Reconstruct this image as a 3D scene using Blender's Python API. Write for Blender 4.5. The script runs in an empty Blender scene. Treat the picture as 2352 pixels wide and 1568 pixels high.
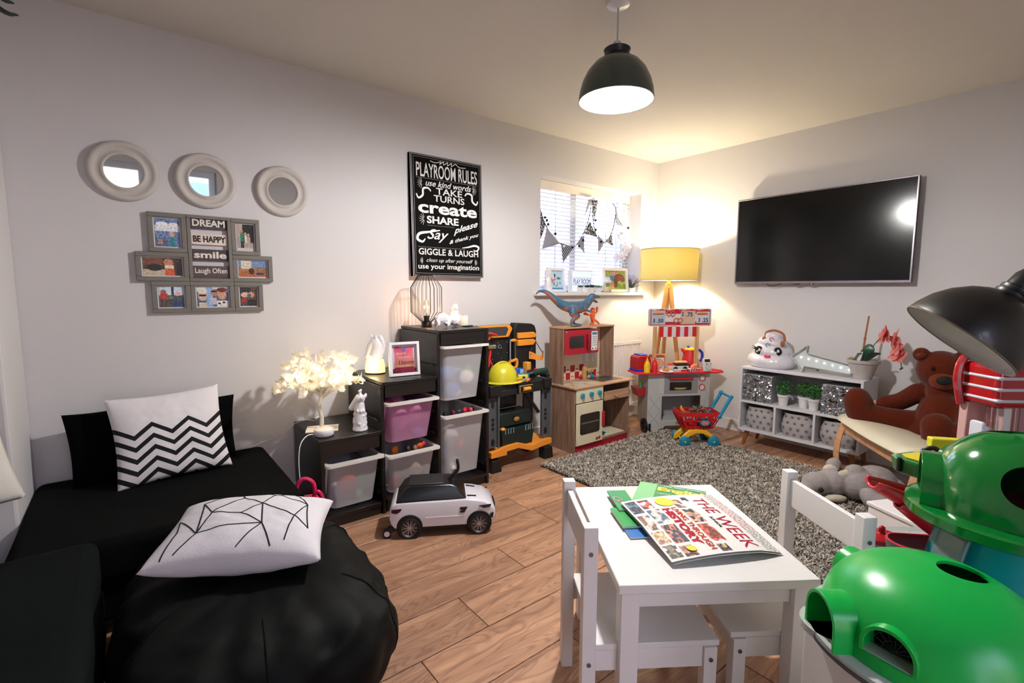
import bpy, bmesh, math, random
import numpy as np
from math import sin, cos, pi, radians as rad, sqrt
from mathutils import Matrix, Vector, Euler, noise as mnoise
random.seed(7)
S = bpy.context.scene
COL = S.collection
# ---------------------------------------------------------------- camera
cam_data = bpy.data.cameras.new('camera'); cam = bpy.data.objects.new('camera', cam_data); COL.objects.link(cam)
head, pit, rol = rad(51.7407), rad(6.0222), rad(.1828)
F = Vector((cos(head)*cos(pit), sin(head)*cos(pit), -sin(pit)))
R = Vector((sin(head), -cos(head), 0)); U = R.cross(F)
R2 = R*cos(rol)+U*sin(rol); U2 = U*cos(rol)-R*sin(rol)
cam.matrix_world = Matrix(((R2.x, U2.x, -F.x, 0), (R2.y, U2.y, -F.y, 0), (R2.z, U2.z, -F.z, 1.2), (0, 0, 0, 1)))
cam_data.sensor_width = 36; cam_data.lens = 1121.03*36/2352; cam_data.clip_start = .03
S.camera = cam
# ---------------------------------------------------------------- world: even overcast sky
W = bpy.data.worlds.new('overcast_sky'); S.world = W; W.use_nodes = True
wn = W.node_tree.nodes; wl = W.node_tree.links; wn.clear()
wo = wn.new('ShaderNodeOutputWorld'); wb = wn.new('ShaderNodeBackground'); wl.new(wb.outputs[0], wo.inputs[0])
wt = wn.new('ShaderNodeTexCoord'); wsx = wn.new('ShaderNodeSeparateXYZ'); wr = wn.new('ShaderNodeValToRGB')
wl.new(wt.outputs['Generated'], wsx.inputs[0]); wl.new(wsx.outputs['Z'], wr.inputs[0]); wl.new(wr.outputs[0], wb.inputs[0])
wr.color_ramp.elements[0].color = (.66, .76, 1, 1); wr.color_ramp.elements[1].color = (.58, .72, 1, 1)
wb.inputs[1].default_value = 5.5
# ---------------------------------------------------------------- exposure
S.view_settings.view_transform = 'Standard'; S.view_settings.look = 'None'
S.view_settings.exposure = 0.72; S.view_settings.gamma = 1.0; S.view_settings.use_curve_mapping = False
# ---------------------------------------------------------------- light levels
P_PENDANT, P_FLOORLAMP, P_TREE, P_CAGE, P_HORSE = 78.0, 26.0, .13, .5, .35

def lamp(name, loc, power, color, radius=.03, typ='POINT', rot=None, **k):
    d = bpy.data.lights.new(name, typ); d.energy = power; d.color = color
    if typ in ('POINT', 'SPOT'): d.shadow_soft_size = radius
    for a, v in k.items(): setattr(d, a, v)
    o = bpy.data.objects.new(name, d); o.location = loc
    if rot: o.rotation_euler = rot
    COL.objects.link(o); return o
def portal(name, loc, rot, sx, sy):
    o = lamp(name, loc, 1, (1, 1, 1), typ='AREA', rot=rot, shape='RECTANGLE', size=sx, size_y=sy)
    o.data.cycles.is_portal = True
    return o
# ---------------------------------------------------------------- materials
def s2l(c): return c/12.92 if c <= .04045 else ((c+.055)/1.055)**2.4
def hx(h):
    h = h.lstrip('#'); return tuple(s2l(int(h[i:i+2], 16)/255) for i in (0, 2, 4))
def hs(h):
    h = h.lstrip('#'); return tuple(int(h[i:i+2], 16)/255 for i in (0, 2, 4))
MC = {}
def M(name, col='#cccccc', rough=.5, metal=0, bump=0, bs=60, var=.06, vs=8, emit=0, ecol=None, sheen=0, coat=0, alpha=1, trans=0, ss=0, spec=.5):
    if name in MC: return MC[name]
    m = bpy.data.materials.new(name); m.use_nodes = True; n = m.node_tree.nodes; l = m.node_tree.links
    p = n['Principled BSDF']; c = hx(col) if isinstance(col, str) else col
    tc = n.new('ShaderNodeTexCoord'); nz = n.new('ShaderNodeTexNoise'); nz.inputs['Scale'].default_value = vs; nz.inputs['Detail'].default_value = 3
    l.new(tc.outputs['Object'], nz.inputs['Vector'])
    mx = n.new('ShaderNodeMix'); mx.data_type = 'RGBA'
    mx.inputs[6].default_value = (*[x*(1-var) for x in c], 1); mx.inputs[7].default_value = (*[min(1, x*(1+var)) for x in c], 1)
    l.new(nz.outputs[0], mx.inputs[0]); l.new(mx.outputs[2], p.inputs['Base Color'])
    p.inputs['Roughness'].default_value = rough; p.inputs['Metallic'].default_value = metal
    if bump:
        n2 = n.new('ShaderNodeTexNoise'); n2.inputs['Scale'].default_value = bs; n2.inputs['Detail'].default_value = 4
        l.new(tc.outputs['Object'], n2.inputs['Vector'])
        b = n.new('ShaderNodeBump'); b.inputs['Strength'].default_value = bump; b.inputs['Distance'].default_value = .01
        l.new(n2.outputs[0], b.inputs['Height']); l.new(b.outputs[0], p.inputs['Normal'])
    if emit:
        p.inputs['Emission Strength'].default_value = emit; p.inputs['Emission Color'].default_value = (*(hx(ecol) if ecol else c), 1)
    if sheen:
        p.inputs['Sheen Weight'].default_value = sheen; p.inputs['Sheen Roughness'].default_value = .5
    if coat: p.inputs['Coat Weight'].default_value = coat; p.inputs['Coat Roughness'].default_value = .08
    if trans: p.inputs['Transmission Weight'].default_value = trans
    if ss:
        p.inputs['Subsurface Weight'].default_value = ss; p.inputs['Subsurface Radius'].default_value = (.02, .02, .02); p.inputs['Subsurface Scale'].default_value = .5
    p.inputs['Alpha'].default_value = alpha; p.inputs['Specular IOR Level'].default_value = spec
    MC[name] = m; return m
def M_wood(name, c1, c2, rough=.45, stretch=(3, 40, 40), sc=1.0, rings=0, bump=.08):
    if name in MC: return MC[name]
    m = bpy.data.materials.new(name); m.use_nodes = True; n = m.node_tree.nodes; l = m.node_tree.links; p = n['Principled BSDF']
    tc = n.new('ShaderNodeTexCoord'); oi = n.new('ShaderNodeObjectInfo'); ad = n.new('ShaderNodeVectorMath'); ad.operation = 'MULTIPLY_ADD'
    cb = n.new('ShaderNodeCombineXYZ')
    for i in range(3): l.new(oi.outputs['Random'], cb.inputs[i])
    l.new(cb.outputs[0], ad.inputs[0]); ad.inputs[1].default_value = (37, 19, 53); l.new(tc.outputs['Object'], ad.inputs[2])
    mp = n.new('ShaderNodeMapping'); mp.inputs['Scale'].default_value = [x*sc for x in stretch]; l.new(ad.outputs[0], mp.inputs[0])
    nz = n.new('ShaderNodeTexNoise'); nz.inputs['Scale'].default_value = 1; nz.inputs['Detail'].default_value = 6; nz.inputs['Distortion'].default_value = .6
    l.new(mp.outputs[0], nz.inputs['Vector'])
    r = n.new('ShaderNodeValToRGB'); r.color_ramp.elements[0].position = .32; r.color_ramp.elements[1].position = .68
    r.color_ramp.elements[0].color = (*hx(c2), 1); r.color_ramp.elements[1].color = (*hx(c1), 1)
    l.new(nz.outputs[0], r.inputs[0]); out = r.outputs[0]
    if rings:
        mp2 = n.new('ShaderNodeMapping'); mp2.inputs['Scale'].default_value = (1.6, 9, 1); l.new(ad.outputs[0], mp2.inputs[0])
        n2 = n.new('ShaderNodeTexNoise'); n2.inputs['Scale'].default_value = 1; n2.inputs['Detail'].default_value = 2; n2.inputs['Distortion'].default_value = .8
        l.new(mp2.outputs[0], n2.inputs['Vector'])
        mu = n.new('ShaderNodeMath'); mu.operation = 'MULTIPLY'; mu.inputs[1].default_value = 22; l.new(n2.outputs[0], mu.inputs[0])
        fr = n.new('ShaderNodeMath'); fr.operation = 'PINGPONG'; fr.inputs[1].default_value = .5; l.new(mu.outputs[0], fr.inputs[0])
        r2 = n.new('ShaderNodeValToRGB'); r2.color_ramp.elements[0].color = (.55, .45, .40, 1); r2.color_ramp.elements[0].position = .02
        r2.color_ramp.elements[1].color = (1, 1, 1, 1); r2.color_ramp.elements[1].position = .3
        l.new(fr.outputs[0], r2.inputs[0])
        mm = n.new('ShaderNodeMix'); mm.data_type = 'RGBA'; mm.blend_type = 'MULTIPLY'; mm.inputs[0].default_value = rings
        l.new(out, mm.inputs[6]); l.new(r2.outputs[0], mm.inputs[7]); out = mm.outputs[2]
        # knots
        vo = n.new('ShaderNodeTexVoronoi'); vo.inputs['Scale'].default_value = 1; mp3 = n.new('ShaderNodeMapping'); mp3.inputs['Scale'].default_value = (2.2, 6.5, 1)
        l.new(ad.outputs[0], mp3.inputs[0]); l.new(mp3.outputs[0], vo.inputs['Vector'])
        r3 = n.new('ShaderNodeValToRGB'); r3.color_ramp.elements[0].color = (.30, .2, .15, 1); r3.color_ramp.elements[0].position = .03
        r3.color_ramp.elements[1].color = (1, 1, 1, 1); r3.color_ramp.elements[1].position = .13
        l.new(vo.outputs['Distance'], r3.inputs[0])
        m3 = n.new('ShaderNodeMix'); m3.data_type = 'RGBA'; m3.blend_type = 'MULTIPLY'; m3.inputs[0].default_value = .75
        l.new(out, m3.inputs[6]); l.new(r3.outputs[0], m3.inputs[7]); out = m3.outputs[2]
        # plank to plank tone
        hv = n.new('ShaderNodeHueSaturation'); ma = n.new('ShaderNodeMapRange'); ma.inputs[3].default_value = .82; ma.inputs[4].default_value = 1.15
        l.new(oi.outputs['Random'], ma.inputs[0]); l.new(ma.outputs[0], hv.inputs['Value']); l.new(out, hv.inputs['Color']); out = hv.outputs[0]
    l.new(out, p.inputs['Base Color']); p.inputs['Roughness'].default_value = rough
    b = n.new('ShaderNodeBump'); b.inputs['Strength'].default_value = bump; b.inputs['Distance'].default_value = .004
    l.new(nz.outputs[0], b.inputs['Height']); l.new(b.outputs[0], p.inputs['Normal'])
    MC[name] = m; return m
def M_print(name='printed_picture', rough=.35):
    if name in MC: return MC[name]
    m = bpy.data.materials.new(name); m.use_nodes = True; n = m.node_tree.nodes; l = m.node_tree.links; p = n['Principled BSDF']
    a = n.new('ShaderNodeAttribute'); a.attribute_name = 'Col'; l.new(a.outputs['Color'], p.inputs['Base Color']); p.inputs['Roughness'].default_value = rough
    MC[name] = m; return m
def M_glass(name='window_glass', tint=(1, 1, 1), gl=.12):
    if name in MC: return MC[name]
    m = bpy.data.materials.new(name); m.use_nodes = True; n = m.node_tree.nodes; l = m.node_tree.links; n.clear()
    o = n.new('ShaderNodeOutputMaterial'); t = n.new('ShaderNodeBsdfTransparent'); t.inputs[0].default_value = (*tint, 1)
    g = n.new('ShaderNodeBsdfGlossy'); g.inputs['Roughness'].default_value = .02; mx = n.new('ShaderNodeMixShader')
    lw = n.new('ShaderNodeLayerWeight'); lw.inputs[0].default_value = .25; mm = n.new('ShaderNodeMath'); mm.operation = 'MULTIPLY_ADD'
    mm.inputs[1].default_value = .7; mm.inputs[2].default_value = gl*.4
    l.new(lw.outputs['Fresnel'], mm.inputs[0]); l.new(mm.outputs[0], mx.inputs[0]); l.new(t.outputs[0], mx.inputs[1]); l.new(g.outputs[0], mx.inputs[2]); l.new(mx.outputs[0], o.inputs[0])
    MC[name] = m; return m
def M_transl(name, col, mixt=.5, transp=0.0, rough=.5):
    """thin light-passing sheet: diffuse + translucent (+ clear)"""
    if name in MC: return MC[name]
    m = bpy.data.materials.new(name); m.use_nodes = True; n = m.node_tree.nodes; l = m.node_tree.links; n.clear()
    o = n.new('ShaderNodeOutputMaterial'); p = n.new('ShaderNodeBsdfPrincipled'); p.inputs['Base Color'].default_value = (*hx(col), 1); p.inputs['Roughness'].default_value = rough
    nz = n.new('ShaderNodeTexNoise'); nz.inputs['Scale'].default_value = 90; b = n.new('ShaderNodeBump'); b.inputs['Strength'].default_value = .1; l.new(nz.outputs[0], b.inputs['Height']); l.new(b.outputs[0], p.inputs['Normal'])
    t = n.new('ShaderNodeBsdfTranslucent'); t.inputs[0].default_value = (*hx(col), 1); mx = n.new('ShaderNodeMixShader'); mx.inputs[0].default_value = mixt
    l.new(p.outputs[0], mx.inputs[1]); l.new(t.outputs[0], mx.inputs[2]); out = mx.outputs[0]
    if transp:
        tr = n.new('ShaderNodeBsdfTransparent'); m2 = n.new('ShaderNodeMixShader'); m2.inputs[0].default_value = transp
        l.new(out, m2.inputs[1]); l.new(tr.outputs[0], m2.inputs[2]); out = m2.outputs[0]
    l.new(out, o.inputs[0]); MC[name] = m; return m
# ---------------------------------------------------------------- mesh builder
I4 = Matrix.Identity(4)
def T(x, y, z): return Matrix.Translation((x, y, z))
def RX(a): return Matrix.Rotation(rad(a), 4, 'X')
def RY(a): return Matrix.Rotation(rad(a), 4, 'Y')
def RZ(a): return Matrix.Rotation(rad(a), 4, 'Z')
def SC(x, y, z): return Matrix.Diagonal((x, y, z, 1))
def frame_z(p0, p1):
    """matrix whose z runs from p0 to p1"""
    d = (Vector(p1)-Vector(p0)); q = d.to_track_quat('Z', 'Y').to_matrix().to_4x4(); return T(*p0) @ q, d.length
class B:
    def __init__(s): s.bm = bmesh.new(); s.X = I4.copy(); s.mi = 0; s.uv = s.bm.loops.layers.uv.new('UV')
    def at(s, m): s.X = m; return s
    def mat(s, i): s.mi = i; return s
    def _v(s, p): return s.bm.verts.new(s.X @ Vector(p))
    def _f(s, vs):
        try: f = s.bm.faces.new(vs); f.material_index = s.mi; return f
        except ValueError: return None
    def box(s, cx, cy, cz, sx, sy, sz, m=None):
        X = s.X
        if m is not None: s.X = X @ T(cx, cy, cz) @ m; cx = cy = cz = 0
        v = [s._v((cx+a*sx/2, cy+b*sy/2, cz+c*sz/2)) for a in (-1, 1) for b in (-1, 1) for c in (-1, 1)]
        for q in ((0, 1, 3, 2), (4, 6, 7, 5), (0, 4, 5, 1), (2, 3, 7, 6), (0, 2, 6, 4), (1, 5, 7, 3)): s._f([v[i] for i in q])
        s.X = X; return s
    def bb(s, x0, x1, y0, y1, z0, z1): return s.box((x0+x1)/2, (y0+y1)/2, (z0+z1)/2, abs(x1-x0), abs(y1-y0), abs(z1-z0))
    def lathe(s, prof, seg=24, m=None, close=False, sx=1, sy=1):
        X = s.X
        if m is not None: s.X = X @ m
        rings = []
        for r, z in prof:
            if r < 1e-6: rings.append([s._v((0, 0, z))])
            else: rings.append([s._v((r*sx*cos(2*pi*i/seg), r*sy*sin(2*pi*i/seg), z)) for i in range(seg)])
        prs = list(zip(rings[:-1], rings[1:]))
        if close: prs.append((rings[-1], rings[0]))
        for a, b in prs:
            if len(a) == 1 and len(b) == 1: continue
            for i in range(seg):
                j = (i+1) % seg
                if len(a) == 1: s._f([a[0], b[j], b[i]][::-1])
                elif len(b) == 1: s._f([a[i], a[j], b[0]])
                else: s._f([a[i], a[j], b[j], b[i]])
        s.X = X; return s
    def cyl(s, p0, p1, r0, r1=None, seg=16, caps=True):
        r1 = r0 if r1 is None else r1; m, L = frame_z(p0, p1)
        pr = [(r0, 0), (r1, L)]
        if caps: pr = [(0, 0)]+pr+[(0, L)]
        return s.lathe(pr, seg, m)
    def ell(s, c, rx, ry=None, rz=None, seg=16, rings=10, m=None):
        ry = rx if ry is None else ry; rz = rx if rz is None else rz
        mm = T(*c) @ (m if m is not None else I4) @ SC(rx, ry, rz)
        return s.lathe([(sin(pi*i/rings), -cos(pi*i/rings)) if 0 < i < rings else (0, -cos(pi*i/rings)) for i in range(rings+1)], seg, mm)
    def tube(s, pts, r, seg=8, closed=False, flat=None, caps=True):
        P = [Vector(p) for p in pts]; n = len(P); rs = r if hasattr(r, '__len__') else [r]*n
        rings = []; up = None
        for i in range(n):
            if closed: t = P[(i+1) % n]-P[i-1]
            else: t = P[min(i+1, n-1)]-P[max(i-1, 0)]
            t.normalize()
            if up is None:
                up = Vector((0, 0, 1)) if abs(t.z) < .9 else Vector((1, 0, 0))
            a = t.cross(up)
            if a.length < 1e-6: a = t.cross(Vector((1, 0, 0)))
            a.normalize(); b = a.cross(t).normalized(); up = b
            fa, fb = flat if flat else (1, 1)
            rings.append([s._v(P[i]+(a*cos(2*pi*k/seg)*fa+b*sin(2*pi*k/seg)*fb)*rs[i]) for k in range(seg)])
        prs = list(zip(rings[:-1], rings[1:]))
        if closed: prs.append((rings[-1], rings[0]))
        for a, b in prs:
            for k in range(seg): s._f([a[k], a[(k+1) % seg], b[(k+1) % seg], b[k]])
        if caps and not closed: s._f(rings[0][::-1]); s._f(rings[-1])
        return s
    def prism(s, pts, z0, z1, m=None, taper=1, cen=None):
        X = s.X
        if m is not None: s.X = X @ m
        cx, cy = cen if cen else (sum(p[0] for p in pts)/len(pts), sum(p[1] for p in pts)/len(pts))
        a = [s._v((x, y, z0)) for x, y in pts]; b = [s._v((cx+(x-cx)*taper, cy+(y-cy)*taper, z1)) for x, y in pts]; n = len(pts)
        s._f(a[::-1]); s._f(b)
        for i in range(n): s._f([a[i], a[(i+1) % n], b[(i+1) % n], b[i]])
        s.X = X; return s
    def grid(s, f, nu, nv, wrap=False):
        vs = [[s._v(f(i/nu, j/nv)) for j in range(nv+1)] for i in range(nu if wrap else nu+1)]
        for i in range(nu):
            for j in range(nv):
                i2 = (i+1) % len(vs)
                fc = s._f([vs[i][j], vs[i2][j], vs[i2][j+1], vs[i][j+1]])
                if fc:
                    for lp, (a, b) in zip(fc.loops, ((i, j), (i+1, j), (i+1, j+1), (i, j+1))): lp[s.uv].uv = (a/nu, b/nv)
        return s
    def poly(s, pts): s._f([s._v(p) for p in pts]); return s
    def text(s, st, x, y, w, h, z=0, th=.0008, off=0.0, m=None, shear=0, sp=1.0, slant=0):
        """lettering fitted into w x h, lower left corner at x, y"""
        cu = bpy.data.curves.new('t', 'FONT'); cu.body = st; cu.extrude = .01; cu.offset = off; cu.shear = shear; cu.space_character = sp; cu.resolution_u = 3
        o = bpy.data.objects.new('t', cu); COL.objects.link(o)
        me = o.to_mesh()
        if len(me.vertices):
            co = np.empty(len(me.vertices)*3); me.vertices.foreach_get('co', co); co = co.reshape(-1, 3)
            mn, mxx = co.min(0), co.max(0); d = mxx-mn; d[d < 1e-6] = 1
            co = (co-mn)/d; co[:, 0] = co[:, 0]*w+x; co[:, 1] = co[:, 1]*h+y+co[:, 0]*0; co[:, 1] += (co[:, 0]-x)*slant; co[:, 2] = z+(co[:, 2])*th
            X = s.X @ m if m is not None else s.X
            vs = [s.bm.verts.new(X @ Vector(c)) for c in co]
            for p in me.polygons: s._f([vs[i] for i in p.vertices])
        o.to_mesh_clear(); bpy.data.objects.remove(o); bpy.data.curves.remove(cu); return s
    def o(s, name, mats, parent=None, smooth=True, ang=40, bev=0, seg=2, sub=0, kind=None, label=None, loc=None, rot=None, weld=False):
        if weld: bmesh.ops.remove_doubles(s.bm, verts=s.bm.verts, dist=1e-5)
        bmesh.ops.recalc_face_normals(s.bm, faces=s.bm.faces)
        me = bpy.data.meshes.new(name); s.bm.to_mesh(me); s.bm.free()
        for m in (mats if isinstance(mats, (list, tuple)) else [mats]): me.materials.append(m)
        if smooth and len(me.polygons):
            me.polygons.foreach_set('use_smooth', [True]*len(me.polygons)); me.set_sharp_from_angle(angle=rad(ang))
        ob = bpy.data.objects.new(name, me); COL.objects.link(ob)
        if parent: ob.parent = parent
        if loc: ob.location = loc
        if rot: ob.rotation_euler = rot
        if bev:
            md = ob.modifiers.new('bevel', 'BEVEL'); md.width = bev; md.segments = seg; md.limit_method = 'ANGLE'; md.angle_limit = rad(35); md.harden_normals = False
        if sub:
            md = ob.modifiers.new('subdivision', 'SUBSURF'); md.levels = sub; md.render_levels = sub
        if kind: ob['kind'] = kind
        if label: ob['label'] = label
        return ob
def bake(ob, smooth=True):
    dg = bpy.context.evaluated_depsgraph_get(); me = bpy.data.meshes.new_from_object(ob.evaluated_get(dg)); ob.modifiers.clear()
    mats = list(ob.data.materials); old = ob.data; ob.data = me; bpy.data.meshes.remove(old)
    me.materials.clear()
    for m in mats: me.materials.append(m)
    if smooth: me.polygons.foreach_set('use_smooth', [True]*len(me.polygons))
    return ob
def organic(b, name, mat, parent, vox=.008, sm=4, label=None):
    """merge overlapping volumes into one continuous skin"""
    o = b.o(name, mat, parent, label=label)
    md = o.modifiers.new('r', 'REMESH'); md.mode = 'VOXEL'; md.voxel_size = vox
    md = o.modifiers.new('s', 'SMOOTH'); md.iterations = sm; md.factor = .5
    bpy.context.view_layer.update(); return bake(o)
def tag(o, label, cat, group=None):
    o['label'] = label; o['category'] = cat
    if group: o['group'] = group
    return o
def thing(name, label, cat, loc=(0, 0, 0), rz=0, group=None, rot=None):
    o = bpy.data.objects.new(name, None); COL.objects.link(o); o.empty_display_size = .05
    o.location = loc; o.rotation_euler = rot if rot else (0, 0, rad(rz)); return tag(o, label, cat, group)
def struct(o): o['kind'] = 'structure'; return o
def dup(root, loc=None, rz=None, label=None):
    r = root.copy(); COL.objects.link(r)
    if loc: r.location = loc
    if rz is not None: r.rotation_euler = (0, 0, rad(rz))
    if label: r['label'] = label
    for ch in list(root.children):
        c = ch.copy(); COL.objects.link(c); c.parent = r
        for g in list(ch.children): d = g.copy(); COL.objects.link(d); d.parent = c
    return r
LW = (rad(90), 0, 0)            # frame on the left wall: x right, y up, z out
RWR = (rad(90), 0, rad(-90))    # the same on the television wall
def picture(name, w, h, nx, ny, f, parent, m=I4, label=None, mat=None, rough=.35):
    """flat print: a grid coloured per face by f(u, v) -> sRGB"""
    me = bpy.data.meshes.new(name); xs = np.linspace(-w/2, w/2, nx+1); ys = np.linspace(-h/2, h/2, ny+1)
    gx, gy = np.meshgrid(xs, ys, indexing='ij'); vs = [m @ Vector((a, b, 0)) for a, b in zip(gx.ravel(), gy.ravel())]
    fs = [(i*(ny+1)+j, (i+1)*(ny+1)+j, (i+1)*(ny+1)+j+1, i*(ny+1)+j+1) for i in range(nx) for j in range(ny)]
    me.from_pydata(vs, [], fs); ca = me.color_attributes.new('Col', 'FLOAT_COLOR', 'CORNER'); cl = []
    for i in range(nx):
        for j in range(ny):
            c = f((i+.5)/nx, (j+.5)/ny); c = [s2l(max(0, min(1, x))) for x in c]+[1]; cl += c*4
    ca.data.foreach_set('color', cl); me.materials.append(mat or M_print())
    o = bpy.data.objects.new(name, me); COL.objects.link(o); o.parent = parent
    if label: o['label'] = label
    return o
def layers(ls, base, nz=.04, seed=0):
    L = [(l[0], *l[1:5], hs(l[5])) for l in ls]; bs = hs(base); rnd = random.Random(seed)
    def f(u, v):
        c = bs
        for k, a, b, c_, d, q in L:
            if k == 'r':
                if a <= u <= c_ and b <= v <= d: c = q
            elif ((u-a)/c_)**2+((v-b)/d)**2 <= 1: c = q
        n = mnoise.noise(Vector((u*14, v*14, seed)))*.9*nz*2+(rnd.random()-.5)*nz
        return tuple(x+n for x in c)
    return f
def cushion_surf(w, h, t, side, seed=0, wr=.004, dent=0):
    def f(u, v):
        a, b = u*2-1, v*2-1
        x = a*w/2*(1-.07*cos(b*pi/2)); y = b*h/2*(1-.07*cos(a*pi/2))
        k = max(0, (1-a*a)*(1-b*b))**.42
        n = mnoise.noise(Vector((a*2.2+seed, b*2.2, side)))*.12+mnoise.noise(Vector((a*7+seed, b*7, side*3)))*.04
        return (x, y, side*t/2*k*(1+n)-dent*math.exp(-((a)**2+(b)**2)*3)*(k if side > 0 else 0))
    return f
def cushion(name, w, h, t, mats, parent, seed=0, n=40, split=False, **k):
    b = B(); b.mat(0).grid(cushion_surf(w, h, t, 1, seed), n, n); b.mat(1 if split else 0).grid(cushion_surf(w, h, t, -1, seed), n, n)
    return b.o(name, mats, parent, weld=True, ang=80, **k)
def arc(c, r, a0, a1, n, ax=0):
    return [(c[0]+r*cos(rad(a0+(a1-a0)*i/n)), c[1]+r*sin(rad(a0+(a1-a0)*i/n))) for i in range(n+1)]
def rrect(x0, y0, x1, y1, r, n=4):
    p = []
    for cx, cy, a in ((x1-r, y1-r, 0), (x0+r, y1-r, 90), (x0+r, y0+r, 180), (x1-r, y0+r, 270)): p += arc((cx, cy), r, a, a+90, n)
    return p
def smooth_path(pts, n=6):
    P = [Vector(p) for p in pts]; out = []
    for i in range(len(P)-1):
        p0 = P[max(i-1, 0)]; p1 = P[i]; p2 = P[i+1]; p3 = P[min(i+2, len(P)-1)]
        for k in range(n):
            t = k/n; out.append(.5*((2*p1)+(p2-p0)*t+(2*p0-5*p1+4*p2-p3)*t*t+(3*p1-p0-3*p2+p3)*t**3))
    out.append(P[-1]); return out
# ================================================================= STRUCTURE
WX0, WX1, WY0, WY1, WH = -1.3, 4.06, -1.25, 2.907, 2.4
m_wall = M('painted_plaster', '#d4d2d4', .9, bump=.05, bs=220, var=.02, vs=3)
m_wallr = m_wall
m_ceil = M('ceiling_paint', '#d2cec8', .9, bump=.04, bs=200, var=.02, vs=2)
m_trim = M('white_gloss_trim', '#e6e4e2', .35, var=.02)
m_upvc = M('white_window_frame', '#eef0f4', .3, var=.02)
m_sub = M('dark_underlay', '#2a1c14', .9)
b = B(); b.bb(WX0-.3, WX1+.3, WY0-.3, WY1+.3, -.12, -.012)
floor = struct(b.o('floor', m_sub))
m_plank = M_wood('oak_laminate_plank', '#c79a7a', '#997058', .38, (2.2, 22, 22), 1.0, rings=.62, bump=.06)
PL, PW = 1.22, .2065
cache = {}
def plank(x0, x1, y0, y1):
    k = (round(x1-x0, 3), round(y1-y0, 3))
    if k not in cache:
        b = B(); b.box(0, 0, -.006, k[0]-.0028, k[1]-.0028, .012); o = b.o('plank', m_plank, floor, smooth=False, bev=.0012, seg=1); cache[k] = o
    else:
        o = cache[k].copy(); COL.objects.link(o)
    o.location = ((x0+x1)/2, (y0+y1)/2, 0)
row = 0; y = 1.334-PW*13
while y < WY1+.2:
    y0, y1 = max(y, WY0), min(y+PW, WY1)
    if y1-y0 > .01:
        off = {14: 1.292, 15: 1.69, 16: .45, 13: .95, 12: 1.9}.get(row, (row*.437) % PL)
        off = off % PL; x = off-PL*3
        while x < WX1:
            a, c = max(x, WX0), min(x+PL, WX1)
            if c-a > .02: plank(a, c, y0, y1)
            x += PL
    y += PW; row += 1
b = B(); b.bb(WX0-.3, WX1+.3, WY0-.3, WY1+.3, WH, WH+.12); struct(b.o('ceiling', m_ceil, smooth=False))
# left wall with the small window opening
OX0, OX1, OZ0, OZ1 = 2.57, 3.815, 1.18, 2.088
b = B(); Y0, Y1 = WY1, WY1+.3
b.bb(WX0-.3, OX0, Y0, Y1, 0, WH).bb(OX1, WX1+.3, Y0, Y1, 0, WH).bb(OX0, OX1, Y0, Y1, 0, OZ0).bb(OX0, OX1, Y0, Y1, OZ1, WH)
struct(b.o('wall_left', m_wall, smooth=False))
b = B(); b.bb(WX1, WX1+.3, WY0-.3, WY1, 0, WH); struct(b.o('wall_right', m_wallr, smooth=False))
b = B(); b.bb(WX0, -.36, 2.47, WY1, 0, WH); struct(b.o('wall_pier', m_wall, smooth=False, bev=.01))
b = B(); b.bb(WX0-.3, WX0, WY0-.3, WY1, 0, WH); struct(b.o('wall_far_left', m_wall, smooth=False))
# back wall behind the camera with a wide glazed opening
GX0, GX1, GZ0, GZ1 = -.45, .95, .06, 2.1
b = B(); b.bb(WX0, GX0, WY0-.3, WY0, 0, WH).bb(GX1, WX1, WY0-.3, WY0, 0, WH).bb(GX0, GX1, WY0-.3, WY0, GZ1, WH).bb(GX0, GX1, WY0-.3, WY0, 0, GZ0)
struct(b.o('wall_back', m_wall, smooth=False))
def bboard(n, x0, x1, y0, y1):
    b = B(); b.bb(x0, x1, y0, y1, 0, .1); struct(b.o(n, m_trim, bev=.004))
bboard('baseboard_left', -.36, WX1-.012, WY1-.015, WY1); bboard('baseboard_right', WX1-.015, WX1, WY0, WY1-.015)
# window_1
w1 = struct(bpy.data.objects.new('window_1', None)); COL.objects.link(w1); w1.location = ((OX0+OX1)/2, 3.10, (OZ0+OZ1)/2)
hw, hh = (OX1-OX0)/2, (OZ1-OZ0)/2
b = B(); t = .055
b.box(0, 0, hh-t/2, 2*hw, .06, t).box(0, 0, -hh+t/2, 2*hw, .06, t).box(-hw+t/2, 0, 0, t, .06, 2*hh-2*t).box(hw-t/2, 0, 0, t, .06, 2*hh-2*t).box(-.10, 0, 0, .07, .06, 2*hh-2*t)
b.o('window_frame', m_upvc, w1, bev=.004)
for x0, x1 in ((-hw+t, -.135), (-.065, hw-t)):
    b = B(); b.box((x0+x1)/2, .01, 0, x1-x0, .006, 2*hh-2*t); b.o('pane', M_glass(), w1, smooth=False)
b = B(); b.box(0, .02-.235, -hh-.012, 2*hw+.14, .06, .026).box(0, -.09, -hh-.005, 2*hw-.004, .20, .012); b.o('sill', m_trim, w1, bev=.005, label='white window sill board')
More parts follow.
